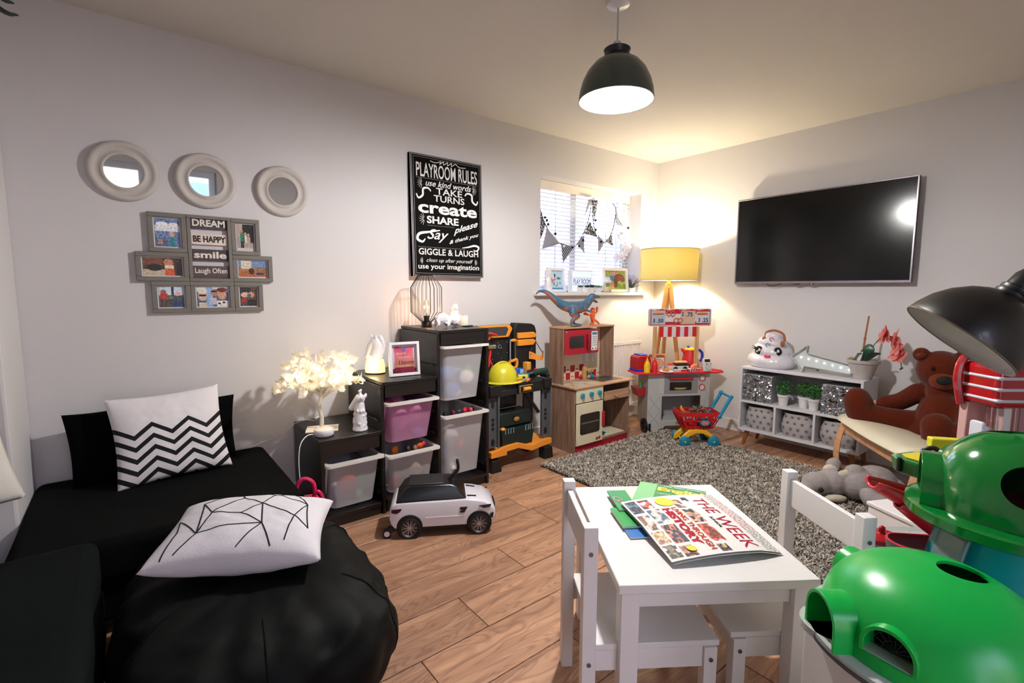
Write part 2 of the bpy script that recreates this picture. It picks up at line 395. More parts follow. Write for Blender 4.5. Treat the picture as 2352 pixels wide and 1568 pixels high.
# venetian blind
vb = thing('venetian_blind', 'white venetian blind with open slats hanging in the small window', 'blind', ((OX0+OX1)/2, 3.045, OZ1))
m_slat = M_transl('blind_slat', '#f4f6fb', .35)
b = B(); b.box(0, .0, -.036, 2*hw-.01, .03, .07); b.o('valance', M('cream_valance', '#e4ddd2', .6), vb, bev=.003)
b = B(); b.box(0, 0, 0, 2*hw-.03, .032, .0022, RX(28)); sl = b.o('slat', m_slat, vb, smooth=False, loc=(0, 0, -.1))
for i in range(1, 24):
    c = sl.copy(); COL.objects.link(c); c.location = (0, 0, -.1-i*.0325)
for x in (-.35, .28):
    b = B(); b.box(x, -.018, -.49, .006, .001, .84); b.o('ladder_tape', M('tape_blue_grey', '#9fb4d8', .7), vb, smooth=False)
b = B(); b.box(0, 0, -.885, 2*hw-.03, .03, .016); b.o('bottom_rail', m_upvc, vb, bev=.003)
portal('daylight_portal_small', ((OX0+OX1)/2, 3.22, (OZ0+OZ1)/2), (rad(-90), 0, 0), 1.24, .9)
# window_2 behind the camera
w2 = struct(bpy.data.objects.new('window_2', None)); COL.objects.link(w2); w2.location = ((GX0+GX1)/2, WY0-.1, (GZ0+GZ1)/2)
hw2, hh2 = (GX1-GX0)/2, (GZ1-GZ0)/2; t = .075
b = B(); b.box(0, 0, hh2-t/2, 2*hw2, .07, t).box(0, 0, -hh2+t/2, 2*hw2, .07, t).box(-hw2+t/2, 0, 0, t, .07, 2*hh2-2*t).box(hw2-t/2, 0, 0, t, .07, 2*hh2-2*t).box(0, 0, 0, .11, .07, 2*hh2-2*t)
b.o('window_frame', M('painted_frame', '#c9d0dc', .4), w2, bev=.004)
for x0, x1 in ((-hw2+t, -.055), (.055, hw2-t)):
    b = B(); b.box((x0+x1)/2, -.01, 0, x1-x0, .006, 2*hh2-2*t); b.o('pane', M_glass(), w2, smooth=False)
portal('daylight_portal_back', ((GX0+GX1)/2, WY0-.28, (GZ0+GZ1)/2), (rad(90), 0, 0), 1.5, 2.04)
# outside: neighbours seen through the two windows
m_brick = M('pale_brick_wall', '#caa294', .9, var=.12, vs=6, bump=.2)
nb = thing('brick_house', 'pale brick neighbouring house wall beyond the small window', 'house', (3.2, 6.2, -.3))
b = B(); b.bb(-3, 3, 0, .3, 0, 2.6); b.o('wall', m_brick, nb, smooth=False)
bm_b = None
for r in range(8):
    for k in range(12):
        if bm_b is None:
            b = B(); b.box(0, 0, 0, .215, .02, .065); bm_b = b.o('brick', M('brick_face', '#b98472', .9, var=.2, vs=4), nb, smooth=False); o = bm_b
        else: o = bm_b.copy(); COL.objects.link(o)
        o.location = (-1.2+k*.225+(r % 2)*.11, -.012, 1.62+r*.075)
pb = thing('rendered_building', 'peach rendered building with white window outside the glazed doors', 'building', (.6, -5.2, -.3))
b = B(); b.bb(-3.5, 3.5, -.3, 0, 0, 3.2); b.o('wall', M('peach_render', '#e9b9a0', .9), pb, smooth=False)
b = B(); b.bb(-.2, .9, -.02, .05, 1.2, 2.6); b.o('window_frame', m_upvc, pb, bev=.01)
b = B(); b.bb(-.1, .8, .05, .06, 1.3, 2.5); b.o('pane', M('dark_pane', '#7f92ac', .1), pb, smooth=False)
b = B(); b.bb(-14, 14, -16, 16, -.5, -.4); struct(b.o('ground_outside', M('paving_grey', '#9a9894', .9), smooth=False))

# ================================================================= PENDANT, FLOOR LAMP
PX, PY = 1.685, 1.43
pend = thing('pendant_lamp', 'dark green dome pendant lamp hanging from the ceiling, lit', 'lamp', (PX, PY, 2.4))
m_pg = M('dark_green_enamel', '#39473f', .35, coat=.4); m_pw = M('white_enamel_inside', '#fbfbf8', .5)
out = [(.156, -.40), (.157, -.392), (.154, -.365), (.143, -.325), (.122, -.283), (.095, -.252), (.066, -.236)]
b = B(); b.lathe(out, 48); b.o('shade', m_pg, pend, ang=60)
b = B(); b.lathe([(r-.003, z-.002) for r, z in out]+[(.0, -.238)], 48); b.o('shade_lining', m_pw, pend)
b = B(); b.lathe([(.066, -.238), (.064, -.231), (.048, -.226), (.045, -.221), (.05, -.214), (.056, -.197), (.05, -.192), (0, -.19)], 32); b.o('collar', M('black_green_collar', '#141c1a', .3), pend, ang=30)
b = B(); b.lathe([(.018, -.192), (.015, -.165), (.004, -.163), (0, -.163)], 20); b.o('lamp_holder', M('lilac_white_plastic', '#c9c8da', .4), pend)
b = B(); b.cyl((0, 0, -.165), (0, 0, -.02), .0035, seg=8); b.o('cord', M('pale_cord', '#b9b6c6', .5), pend)
b = B(); b.lathe([(0, -.034), (.006, -.033), (.047, -.022), (.05, -.012), (.05, 0), (0, 0)], 32); b.o('ceiling_rose', M('white_rose', '#d8d6dc', .3), pend)
b = B(); b.ell((0, 0, -.335), .03, .03, .04, 20, 12); bo = b.o('bulb', M('lit_bulb', '#fff8ea', .4, emit=60, ecol='#fff4e0'), pend)
lamp('pendant_light', (PX, PY, 2.4-.385), P_PENDANT, (1, .975, .95), .05)

fl = thing('floor_lamp', 'wooden tripod floor lamp with yellow drum shade glowing in the corner', 'lamp', (3.77, 2.55, 0))
m_shade = M_transl('linen_shade', '#c9bd84', .30)
b = B(); b.lathe([(.236, 1.29), (.242, 1.555)], 56); b.lathe([(.235, 1.29), (.241, 1.555)], 56); b.o('lamp_shade', m_shade, fl)
b = B(); b.tube([(.2365*cos(a*pi/24), .2365*sin(a*pi/24), 1.29) for a in range(48)], .003, 6, True); b.o('shade_rim', M('rim_grey', '#8e8a80', .6), fl)
b = B(); b.tube([(.242*cos(a*pi/24), .242*sin(a*pi/24), 1.555) for a in range(48)], .003, 6, True); b.o('shade_rim', M('rim_grey', '#8e8a80', .6), fl)
m_lw = M_wood('lamp_beech', '#d9a56c', '#b57f49', .45, (30, 30, 3))
top = Vector((0, 0, 1.27)); vr = Vector((.785, -.619, 0)); vf = Vector((.619, .785, 0))
for dx, dy in ((-.17, -.02), (.17, -.03), (.0, .16)):
    foot = vr*dx+vf*dy; a = vr*dx*.06+vf*dy*.06
    b = B(); b.cyl((foot.x, foot.y, 0), (a.x, a.y, 1.26), .012, .022, 14); b.o('leg', m_lw, fl)
b = B(); b.cyl((0, 0, 1.22), (0, 0, 1.30), .025, .012, 16).cyl((0, 0, 1.3), (0, 0, 1.36), .018); b.o('lamp_holder', M('brass_holder', '#b98f4a', .3, 1), fl)
b = B(); b.ell((0, 0, 1.405), .032, .032, .042, 16, 10); b.o('bulb', M('warm_bulb', '#ffeec8', .4, emit=40, ecol='#ffe9b8'), fl)
lamp('floor_lamp_light', (3.77, 2.55, 1.46), P_FLOORLAMP, (1, .86, .62), .04)

# ================================================================= RADIATOR
rd = thing('radiator', 'white panel radiator under the window behind the food stall', 'radiator', (3.36, 2.84, .13))
m_rad = M('radiator_white', '#e8e2e0', .35)
prof = []; n = 22; w_ = .84
for i in range(n):
    x = -w_/2+i*w_/n; s_ = w_/n; prof += [(x, 0), (x+s_*.35, 0), (x+s_*.5, .014), (x+s_*.85, .014)]
prof.append((w_/2, 0)); pts = [(x, -y) for x, y in prof]+[(w_/2, .025), (-w_/2, .025)]
b = B(); b.prism(pts, .03, .575); b.o('front_panel', m_rad, rd, smooth=False)
b = B(); b.bb(-w_/2, w_/2, -.016, .028, .575, .61).bb(-w_/2, w_/2, -.016, .028, 0, .03); b.o('casing', m_rad, rd, bev=.004)
for i in range(20):
    if i == 0: b = B(); b.bb(-.015, .015, -.008, .004, .6105, .612); g0 = b.o('grille_slot', M('slot_shadow', '#8c8480', .7), rd, smooth=False); o = g0
    else: o = g0.copy(); COL.objects.link(o)
    o.location = (-.4+i*.042, 0, 0)
b = B(); b.cyl((w_/2+.01, 0, .02), (w_/2+.01, 0, -.13), .008).cyl((w_/2+.01, 0, 0), (w_/2+.01, 0, .06), .016); b.o('valve', M('chrome', '#cfcfcf', .2, 1), rd)

# ================================================================= LEFT WALL PICTURES
m_fr = M('chalky_grey_wood', '#c4beb9', .6, bump=.1, bs=40)
m_mirror = M('mirror_glass', '#eef0f2', .02, 1, var=0)
for nm, x, z, tilt, lb in (('a', .028, 1.731, 3.4, 'round mirror in wide pale frame, leftmost of three on the left wall'), ('b', .348, 1.731, 3.4, 'round mirror in wide pale frame, middle of the three on the left wall'), ('c', .699, 1.724, 3.4, 'round mirror in wide pale frame, rightmost of the three, nearest the blackboard print')):
    mr = thing('round_mirror', lb, 'mirror', (x, WY1-.004, z), group='round mirrors on the left wall', rot=(rad(90+tilt), 0, 0))
    b = B(); b.lathe([(.132, 0), (.132, .012), (.126, .024), (.115, .028), (.106, .020), (.094, .014), (.084, .020), (.078, .026), (.073, .024), (.071, .012)], 64); b.lathe([(.132, 0), (.07, 0)], 64)
    b.o('frame', m_fr, mr, ang=70, bev=0)
    b = B(); b.lathe([(0, .0125), (.0725, .0125)], 48); b.o('mirror_glass', m_mirror, mr)
# collage frame
cf = thing('photo_collage_frame', 'grey multi photo frame with word slats below the round mirrors', 'photo frame', (.338, WY1-.002, 1.325), rot=LW)
m_cg = M('warm_grey_frame', '#76726c', .5); m_mount = M('white_mount', '#d9d9dd', .7)
cells = [(-.235, .235, -.085, .005), (.105, .235, .24, .02), (-.29, .055, -.085, -.09), (.105, .055, .29, -.09), (-.24, -.09, -.085, -.24), (.105, -.09, .24, -.24), (-.085, -.09, .105, -.24)]
def fr4(b, x0, y0, x1, y1, t, d):
    b.bb(x0, x1, y1-t, y1, 0, d).bb(x0, x1, y0, y0+t, 0, d).bb(x0, x0+t, y0+t, y1-t, 0, d).bb(x1-t, x1, y0+t, y1-t, 0, d)
cells = [(-.238, .0505, -.0855, .236), (.1055, .0505, .238, .236), (-.293, -.0875, -.0855, .0495), (.1055, -.0875, .293, .0495), (-.24, -.24, -.0855, -.0885), (.1055, -.24, .24, -.0885), (-.085, -.24, .105, -.0885)]
for x0, y0, x1, y1 in cells:
    b = B(); fr4(b, x0, y0, x1, y1, .021, .022); b.bb(x0, x1, y0, y1, 0, .004); b.o('frame_cell', m_cg, cf, bev=.002)
b = B(); fr4(b, -.085, -.088, .105, .236, .016, .024); b.o('frame_cell', m_cg, cf, bev=.002)
ph = [layers([('r', 0, .55, 1, .75, '#e9edf6'), ('e', .3, .8, .25, .08, '#ffffff'), ('e', .75, .8, .2, .07, '#f4f6fb'), ('e', .68, .45, .12, .1, '#c9a79a'), ('r', .55, 0, .8, .35, '#2f8390'), ('r', 0, 0, .5, .3, '#5c6580'), ('r', .1, .1, .3, .25, '#b98f90')], '#6f87b4', .12, 1),
 layers([('r', 0, .5, .35, 1, '#b9a49c'), ('r', .35, .3, 1, 1, '#141215'), ('e', .3, .72, .08, .06, '#c09078'), ('r', .2, .35, .42, .66, '#2d7f5d'), ('r', .22, .08, .4, .35, '#32302f'), ('e', .5, .64, .07, .06, '#caa088'), ('r', .45, .3, .58, .58, '#e3dcd8'), ('e', .68, .6, .07, .06, '#c89d86'), ('r', .6, .1, .78, .54, '#b7a08e'), ('r', 0, 0, 1, .08, '#cfc9cc')], '#a79b96', .08, 2),
 layers([('r', 0, 0, .55, .35, '#c9b9a0'), ('r', 0, .6, .5, 1, '#7a4a34'), ('e', .3, .45, .2, .2, '#1a1a1c'), ('e', .65, .75, .13, .2, '#c8865f'), ('r', .55, 0, .8, .4, '#d4602e'), ('r', .55, .4, .78, .6, '#e4d9cf'), ('r', .85, 0, 1, .7, '#241f20')], '#4a302a', .1, 3),
 layers([('r', 0, .65, 1, 1, '#6b8fc0'), ('r', .1, .5, .45, 1, '#d8cdb8'), ('r', 0, 0, 1, .4, '#b5673a'), ('e', .45, .35, .1, .2, '#3a2c28'), ('r', .6, .3, 1, .6, '#8a6a52'), ('e', .75, .2, .15, .08, '#2b3d63')], '#9b7f6a', .1, 4),
 layers([('r', 0, .6, 1, 1, '#cfe0f0'), ('r', 0, .4, 1, .6, '#5b7a4c'), ('r', .5, .55, .6, 1, '#2a2a30'), ('e', .18, .75, .12, .12, '#a06a52'), ('r', .05, .4, .35, .68, '#c0303c'), ('e', .75, .65, .12, .1, '#d9a890'), ('r', .6, .35, .95, .55, '#3c4d6c'), ('r', .5, 0, 1, .3, '#2a3f70')], '#51463f', .1, 5),
 layers([('r', 0, .7, .6, 1, '#2c2f34'), ('e', .3, .6, .25, .14, '#d8b0a0'), ('e', .65, .6, .2, .15, '#c9906f'), ('e', .52, .55, .12, .1, '#2e6b7c'), ('r', .1, .2, .4, .4, '#b02a2c'), ('r', .4, 0, .9, .35, '#2b2a26')], '#5a4640', .12, 6),
 layers([('r', 0, .75, 1, 1, '#d7e2ef'), ('r', .28, 0, .5, 1, '#8fb3e2'), ('e', .17, .55, .14, .25, '#d6b3a2'), ('r', .06, .52, .29, .62, '#1c1e24'), ('e', .17, .8, .15, .16, '#e5dcc8'), ('r', .05, 0, .3, .2, '#d9c8b0'), ('e', .55, .72, .12, .2, '#b98674'), ('r', .47, .74, .63, .82, '#16181c'), ('e', .8, .6, .14, .25, '#cf9c84'), ('e', .8, .86, .17, .12, '#6e2a26'), ('r', .62, 0, 1, .3, '#e8e4e0'), ('e', .7, .15, .05, .05, '#24262c'), ('e', .85, .2, .05, .05, '#24262c'), ('r', .42, .1, .62, .45, '#c4becb')], '#55607c', .08, 7)]
for (x0, y0, x1, y1), f in zip(cells, ph):
    cx, cy, w, h = (x0+x1)/2, (y0+y1)/2, x1-x0-.042, y1-y0-.042
    b = B(); b.box(cx, cy, .005, w, h, .002); b.o('mount', m_mount, cf, smooth=False)
    picture('photo', w-.012, h-.012, 84, 84, f, cf, T(cx, cy, .007))
wd = [('DREAM', '#4b3f42', '#e8e2dc', .172, .228), ('BE HAPPY', '#e5d5cb', '#161416', .095, .148), ('smile', '#4b3f42', '#ddd6d2', .016, .072), ('Laugh Often', '#5a4c4c', '#efeae6', -.066, -.010)]
for i, (t_, bc, tc_, y0, y1) in enumerate(wd):
    b = B(); b.bb(-.067, .087, y0, y1, .004, .012); pl = b.o('word_slat', M('slat_wood_%d' % i if i != 2 else 'slat_wood_0', bc, .7, var=.15, vs=30), cf, smooth=False, label='slat painted with the words '+t_)
    b = B(); b.text(t_, -.060, y0+.012, .140, y1-y0-.022, .0125, off=.03 if i != 3 else .01); b.o('lettering', M('letters_%d' % i if i != 2 else 'letters_0', tc_, .6), pl, smooth=False)
# blackboard print
pr = thing('chalkboard_print', 'black framed playroom rules print with white chalk lettering on the left wall', 'poster', (1.722, WY1-.003, 1.672), rot=(rad(90-1.6), 0, 0))
hw, hh = .272, .388
b = B(); b.bb(-hw, hw, -hh, hh, 0, .035); b.o('box_frame', M('black_frame_edge', '#1a191b', .35), pr, bev=.002)
b = B(); fr4(b, -hw, -hh, hw, hh, .003, .0365); fr4(b, -hw+.008, -hh+.008, hw-.008, hh-.008, .003, .0375); b.o('silver_line', M('silver_edge', '#b9b6bd', .35, .4), pr, smooth=False, kind='stuff')
b = B(); b.bb(-hw+.004, hw-.004, -hh+.004, hh-.004, .035, .037); b.o('black_panel', M('chalkboard_black', '#060606', .85, spec=.15, var=.3, vs=12), pr, smooth=False)
m_ch = M('chalk_white', '#e4e2e2', .8, var=.12, vs=90); b = B(); z = .0375
def rule(b, y, x0, x1, n, r=.0017):
    for i in range(n): b.box(x0+(x1-x0)*i/(n-1), y, z, r*1.6, r*1.6, .0006)
b.text('PLAYROOM RULES', -.232, .245, .464, .088, z, off=.010)
b.text('use kind words', -.168, .192, .35, .038, z, off=.012, shear=.35)
b.text('TAKE', -.092, .145, .20, .042, z, off=.012); b.text('TURNS', -.11, .098, .235, .042, z, off=.012)
b.text('create', -.225, .018, .45, .068, z, off=.028)
b.text('SHARE', -.165, -.045, .24, .048, z, off=.03)
b.text('Say', -.165, -.165, .16, .085, z, off=.008, shear=.4)
b.text('please', .035, -.115, .195, .055, z, off=.02, shear=.35, slant=.33); b.text('& thank you', .0, -.178, .235, .032, z, off=.018, shear=.3, slant=.28)
b.text('GIGGLE & LAUGH', -.23, -.248, .46, .042, z, off=.015)
b.text('clean up after yourself', -.175, -.3, .36, .032, z, off=.0, shear=.35)
b.text('use your imagination', -.235, -.348, .47, .042, z, off=.015)
rule(b, .238, -.23, .23, 52); rule(b, -.058, -.16, .04, 24); rule(b, -.198, -.23, .12, 40)
for s_ in (-1, 1):
    for i in range(100): b.box(s_*(hw-.022), -hh+.022+i*(2*hh-.044)/99, z, .0022, .0028, .0006)
    for i in range(72): b.box(-hw+.022+i*(2*hw-.044)/71, s_*(hh-.022), z, .0028, .0022, .0006)
b.o('chalk_lettering', m_ch, pr, smooth=False)
b = B()
fz = lambda x, y: (x, y, z)
b.tube(smooth_path([fz(-.13, .352), fz(-.09, .345), fz(-.05, .358), fz(-.06, .34), fz(-.03, .36), fz(-.03, .34), fz(0, .36), fz(0, .34), fz(.03, .36), fz(.03, .34), fz(.06, .358), fz(.09, .342), fz(.14, .345)], 6), .0022, 6, flat=(1, .3))
for s_ in (-1, 1):
    b.tube(smooth_path([fz(s_*.13, .16), fz(s_*.15, .178), fz(s_*.185, .17), fz(s_*.19, .13), fz(s_*.22, .11), fz(s_*.235, .135)], 6), [.004+.003*sin(pi*i/30) for i in range(31)], 6, flat=(1, .2))
    for k in range(7):
        a = rad(-70+k*23.3); x0, y0 = s_*.19, .205
        b.tube([fz(x0+s_*.008*cos(a), y0+.008*sin(a)), fz(x0+s_*.036*cos(a), y0+.036*sin(a))], .0013, 4)
        x0, y0 = s_*.2, -.285; b.tube([fz(x0+s_*.004*cos(a), y0+.004*sin(a)), fz(x0+s_*.022*cos(a), y0+.022*sin(a))], .001, 4)
for k in range(7):
    a = rad(110+k*23.3); b.tube([fz(-.18+.01*cos(a), -.02+.01*sin(a)), fz(-.18+.04*cos(a), -.02+.04*sin(a))], .0014, 4)
b.tube(smooth_path([fz(-.07, -.085), fz(-.15, -.1), fz(-.22, -.115), fz(-.235, -.15), fz(-.2, -.165), fz(-.18, -.145)], 6), [.003+.006*sin(pi*i/30) for i in range(31)], 6, flat=(1, .15))
b.tube(smooth_path([fz(.1, -.19), fz(.15, -.182), fz(.2, -.17), fz(.235, -.18), fz(.22, -.205), fz(.19, -.2)], 6), [.002+.005*sin(pi*i/30) for i in range(31)], 6, flat=(1, .15))
b.o('chalk_flourish', m_ch, pr, kind='stuff')

# ================================================================= TELEVISION
tv = thing('television', 'large wall mounted flat television with black screen and silver bezel', 'television', (3.985, 1.482, 1.594), rot=RWR)
hw, hh = .584, .339
b = B(); b.bb(-hw, hw, -hh, hh, -.035, -.004); b.o('back_case', M('tv_back_dark', '#2a2a2c', .5), tv, bev=.006)
b = B(); fr4(b, -hw, -hh, hw, hh, .011, .0); b2 = B(); b2.bb(-hw, hw, hh-.010, hh, -.006, .004).bb(-hw, hw, -hh, -hh+.018, -.006, .004).bb(-hw, -hw+.010, -hh+.018, hh-.010, -.006, .004).bb(hw-.010, hw, -hh+.018, hh-.010, -.006, .004)
b.bm.free(); b2.o('bezel', M('brushed_silver', '#8d8690', .3, .7), tv, bev=.0015)
b = B(); b.bb(-hw+.010, hw-.010, -hh+.018, hh-.010, -.003, .0005); b.o('screen', M('black_screen', '#060807', .13, var=0), tv, smooth=False)
b = B(); b.bb(-.12, -.08, -hh-.008, -hh, -.006, .002); b.box(0, -hh-.004, 0, .03, .007, .006); b.o('sensor_bump', M('black_plastic', '#0c0c0d', .4), tv)
b = B(); b.ell((.0, -hh-.004, .004), .0025); b.o('standby_light', M('red_led', '#ff3040', .4, emit=6), tv)
b = B(); b.bb(-.15, .15, -.15, .15, -.071, -.035); b.o('wall_bracket', M('black_plastic'), tv)
b = B(); b.tube(smooth_path([(-.34, -hh+.01, -.03), (-.32, -hh-.01, -.02), (-.28, -hh-.018, -.02), (-.23, -hh-.004, -.02), (-.2, -hh+.01, -.03)], 6), .0025, 6); b.o('cable', M('black_plastic'), tv)
# ================================================================= SOFA, CHAISE, CUSHIONS, BEAN BAG
m_bf = M('black_woven_fabric', '#070808', .95, spec=.08, bump=.3, bs=400, var=.25, vs=5)
def soft_box(b, x0, x1, y0, y1, z0, z1, r=.03, crown=.012, n=14):
    cx, cy, hx_, hy_ = (x0+x1)/2, (y0+y1)/2, (x1-x0)/2, (y1-y0)/2
    def f(u, v):
        a, c = u*2-1, v*2-1
        return (cx+a*hx_, cy+c*hy_, z1+crown*(1-a**4)*(1-c**4)-crown+mnoise.noise(Vector((a*3, c*3, x0)))*.003)
    b.bb(x0, x1, y0, y1, z0, z1-crown*.5)
sf = thing('sofa', 'low black fabric sofa seat running along the left wall under the chevron cushion', 'sofa', (-.36, 2.07, 0))
b = B(); b.bb(0, .905, .03, .83, .05, .20); b.o('base', m_bf, sf, bev=.02)
b = B(); b.bb(-.0, .905, .0, .83, .201, .352); b.o('seat', m_bf, sf, bev=.035, seg=4)
for x, y in ((.06, .1), (.84, .1), (.06, .74), (.84, .74)):
    b = B(); b.cyl((x, y, 0), (x, y, .05), .02); b.o('foot', M('black_plastic'), sf)
ch = thing('ottoman', 'charcoal fabric ottoman block in the near left corner by the bean bag', 'ottoman', (-.62, 1.52, 0))
m_ch2 = M('charcoal_green_fabric', '#0d1211', .95, spec=.08, bump=.25, bs=350, var=.2, vs=4)
b = B(); b.bb(-.5, .5, -.53, .53, .04, .22); b.o('base', m_ch2, ch, bev=.02)
b = B(); b.bb(-.5, .5, -.53, .53, .221, .385); b.o('cushion_top', m_ch2, ch, bev=.035, seg=4)
for x, y in ((-.4, -.4), (.4, -.4), (-.4, .4), (.4, .4)):
    b = B(); b.cyl((x, y, 0), (x, y, .04), .02); b.o('foot', M('black_plastic'), ch)
# cushions against the wall
def M_chevron():
    m = bpy.data.materials.new('chevron_print'); m.use_nodes = True; n = m.node_tree.nodes; l = m.node_tree.links; p = n['Principled BSDF']
    uv = n.new('ShaderNodeUVMap'); uv.uv_map = 'UV'; sp = n.new('ShaderNodeSeparateXYZ'); l.new(uv.outputs[0], sp.inputs[0])
    def mt(op, a, b_=None, c=None):
        x = n.new('ShaderNodeMath'); x.operation = op
        for i, q in enumerate((a, b_, c)):
            if q is None: continue
            if isinstance(q, (int, float)): x.inputs[i].default_value = q
            else: l.new(q, x.inputs[i])
        return x.outputs[0]
    zig = mt('PINGPONG', mt('MULTIPLY', mt('ADD', sp.outputs[0], .175), 3.0), .5)      # 0..0.5
    y = mt('ADD', sp.outputs[1], mt('MULTIPLY', zig, -.26))
    st = mt('LESS_THAN', mt('FRACT', mt('MULTIPLY', mt('ADD', y, .17), 7.6)), .42)
    lim = mt('LESS_THAN', y, .60); k = mt('MULTIPLY', st, lim)
    mx = n.new('ShaderNodeMix'); mx.data_type = 'RGBA'; mx.inputs[6].default_value = (*hx('#e4e0e4'), 1); mx.inputs[7].default_value = (*hx('#0b0b0f'), 1)
    l.new(k, mx.inputs[0]); l.new(mx.outputs[2], p.inputs['Base Color']); p.inputs['Roughness'].default_value = .9
    nz = n.new('ShaderNodeTexNoise'); nz.inputs['Scale'].default_value = 25; b_ = n.new('ShaderNodeBump'); b_.inputs['Strength'].default_value = .15; l.new(nz.outputs[0], b_.inputs['Height']); l.new(b_.outputs[0], p.inputs['Normal'])
    return m
def place_cushion(root, name, w, h, t, mats, loc, lean, yaw, roll=0, seed=0, **k):
    root.location = loc; root.rotation_mode = 'XYZ'
    m = RZ(yaw) @ RX(90-lean) @ RZ(roll); root.rotation_euler = m.to_euler()
    return cushion(name, w, h, t, mats, root, seed, **k)
m_zip = M('black_cushion_cloth', '#050506', .95, spec=.06, bump=.2, bs=300)
for loc, yaw, roll, w, h, lb in (((-.095, 2.78, .505), 8, 2, .29, .33, 'black square cushion left of the chevron cushion against the wall'), ((.215, 2.83, .50), 0, -2, .38, .33, 'black cushion mostly hidden behind the chevron cushion, its zip edge at right')):
    c = thing('cushion', lb, 'cushion', group='black cushions on the sofa'); place_cushion(c, 'cover', w, h, .10, m_zip, loc, 12, yaw, roll, seed=w)
c = thing('cushion', 'white cushion with black zigzag chevrons leaning on the left wall', 'cushion')
place_cushion(c, 'cover', .435, .40, .13, [M_chevron(), M('white_cushion_cloth', '#d9d6dc', .9, bump=.15, bs=200)], (.125, 2.67, .54), 20, 5, 2, seed=5, split=True, n=60)
m_cc = M('cream_canvas', '#ddd9d2', .9, bump=.15, bs=200); m_ink = M('black_print', '#0b0b0c', .8)
c = thing('cushion', 'cream cushion with a black cat print at the left edge of the photo', 'cushion')
fs = cushion_surf(.40, .38, .13, 1, 9)
place_cushion(c, 'cover', .40, .38, .13, m_cc, (-.532, 2.28, .645), 14, 20, 6, seed=9)
def onsurf(f, w, h, x, y, dz=.0015):
    p = f(x/w+.5, y/h+.5); return (p[0], p[1], p[2]+dz)
def flatfan(b, f, w, h, pts):
    cx = sum(p[0] for p in pts)/len(pts); cy = sum(p[1] for p in pts)/len(pts); n = len(pts); R_ = 5
    rings = [[b._v(onsurf(f, w, h, cx+(x-cx)*k/R_, cy+(y-cy)*k/R_)) for x, y in pts] for k in range(1, R_+1)]; c0 = b._v(onsurf(f, w, h, cx, cy))
    for i in range(n):
        b._f([c0, rings[0][i], rings[0][(i+1) % n]])
        for k in range(R_-1): b._f([rings[k][i], rings[k+1][i], rings[k+1][(i+1) % n], rings[k][(i+1) % n]])
b = B()
flatfan(b, fs, .40, .38, [(.06, -.05), (.105, -.02), (.155, .015), (.165, -.02), (.15, -.07), (.13, -.12), (.09, -.09)])
flatfan(b, fs, .40, .38, arc((.12, .09), .022, 0, 330, 11))
for x, y in ((.178, .06), (.184, .045), (.187, .03)): b.tube([onsurf(fs, .40, .38, .158, .018), onsurf(fs, .40, .38, x, y)], .002, 5, flat=(1, .3))
b.tube([onsurf(fs, .40, .38, .10-.01*i/8, -.15-.006*i) for i in range(9)], .0018, 5)
b.o('cat_print', m_ink, c)
# bean bag
bgx, bgy = .265, 1.60
bag = thing('bean_bag', 'large slouchy black bean bag on the floor in front of the sofa', 'bean bag', (bgx, bgy, 0))
m_bag = M('black_bag_nylon', '#080a09', .65, spec=.12, bump=.12, bs=30, var=.25, vs=4)
def bagf(u, v):
    th = u*2*pi; ph = v*pi; sx, sy = cos(th), sin(th)
    q = (abs(sx)**3.3+abs(sy)**3.3)**(-1/3.3)
    s_ = sin(ph)**.46; zc = -cos(ph)
    zz = .185+.19*(abs(zc)**.8)*(1 if zc > 0 else -.95)
    rr = (.365-.02*max(0, zc))
    x = sx*q*rr*s_; y = sy*q*(rr+.06)*s_
    dn = 0
    crease = mnoise.noise(Vector((sx*2.4+x*3, sy*2.4+y*3, zc*1.2)))*.034+abs(mnoise.noise(Vector((x*9, y*9, zc*2.5+3))))*-.026+mnoise.noise(Vector((x*22, y*22, zz*14)))*.006
    k = 1+crease*2.0
    top = -.035*math.exp(-((x+.02)**2+(y-.05)**2)/.05)*(zc > 0) if zc > 0 else 0
    return (x*k, y*k, max(.002, zz+crease*.6*s_+top*max(0, zc)+(.035*y/.4 if zc > 0 else 0)*zc))
b = B(); b.grid(bagf, 120, 60, wrap=True); b.o('bag', m_bag, bag, weld=True, ang=80)
for k in range(6):
    u = (k+.35)/6; b = B(); b.tube([tuple(Vector(bagf(u, .12+.76*i/60))+Vector((cos(u*2*pi)*.001, sin(u*2*pi)*.001, .001))) for i in range(61)], .0022, 6); b.o('piped_seam', m_bag, bag)
# geometric cushion lying on the bag
gc = thing('cushion', 'white cushion with thin black geometric lines lying on the bean bag', 'cushion')
gc.location = (.262, 1.68, .43); gc.rotation_euler = (RZ(-24) @ RX(4) @ RY(3)).to_euler()
m_wh = M('white_cushion_cloth')
cushion('cover', .47, .36, .17, m_wh, gc, 3, n=60)
fs = cushion_surf(.47, .36, .17, 1, 3); b = B()
nodes = dict(a=(-.13, -.12), b=(.06, -.09), c=(-.02, -.03), d=(-.12, .0), e=(.04, .03), f=(.16, -.04), g=(.19, .06), h=(.07, .13), i=(-.04, .12), j=(-.17, .1), k=(.12, .18), l=(.21, -.1), m=(-.2, -.08), n=(.0, -.19), o=(-.17, -.19), p=(.1, -.19), q=(.14, -.17), r=(-.2, -.2), s=(-.22, .0), t=(-.06, .19))
for s_ in 'ab bc cd da be ec ef ei di dj fg gh he gk fl bn bp fq ao as mr it ht jt ms hk lg aj'.split():
    p, q = nodes[s_[0]], nodes[s_[1]]
    b.tube([onsurf(fs, .47, .36, .93*(p[0]+(q[0]-p[0])*i/14), .85*(p[1]+(q[1]-p[1])*i/14), .0002) for i in range(15)], .0024, 5, flat=(1, .5))
b.o('line_print', m_ink, gc, kind='stuff')
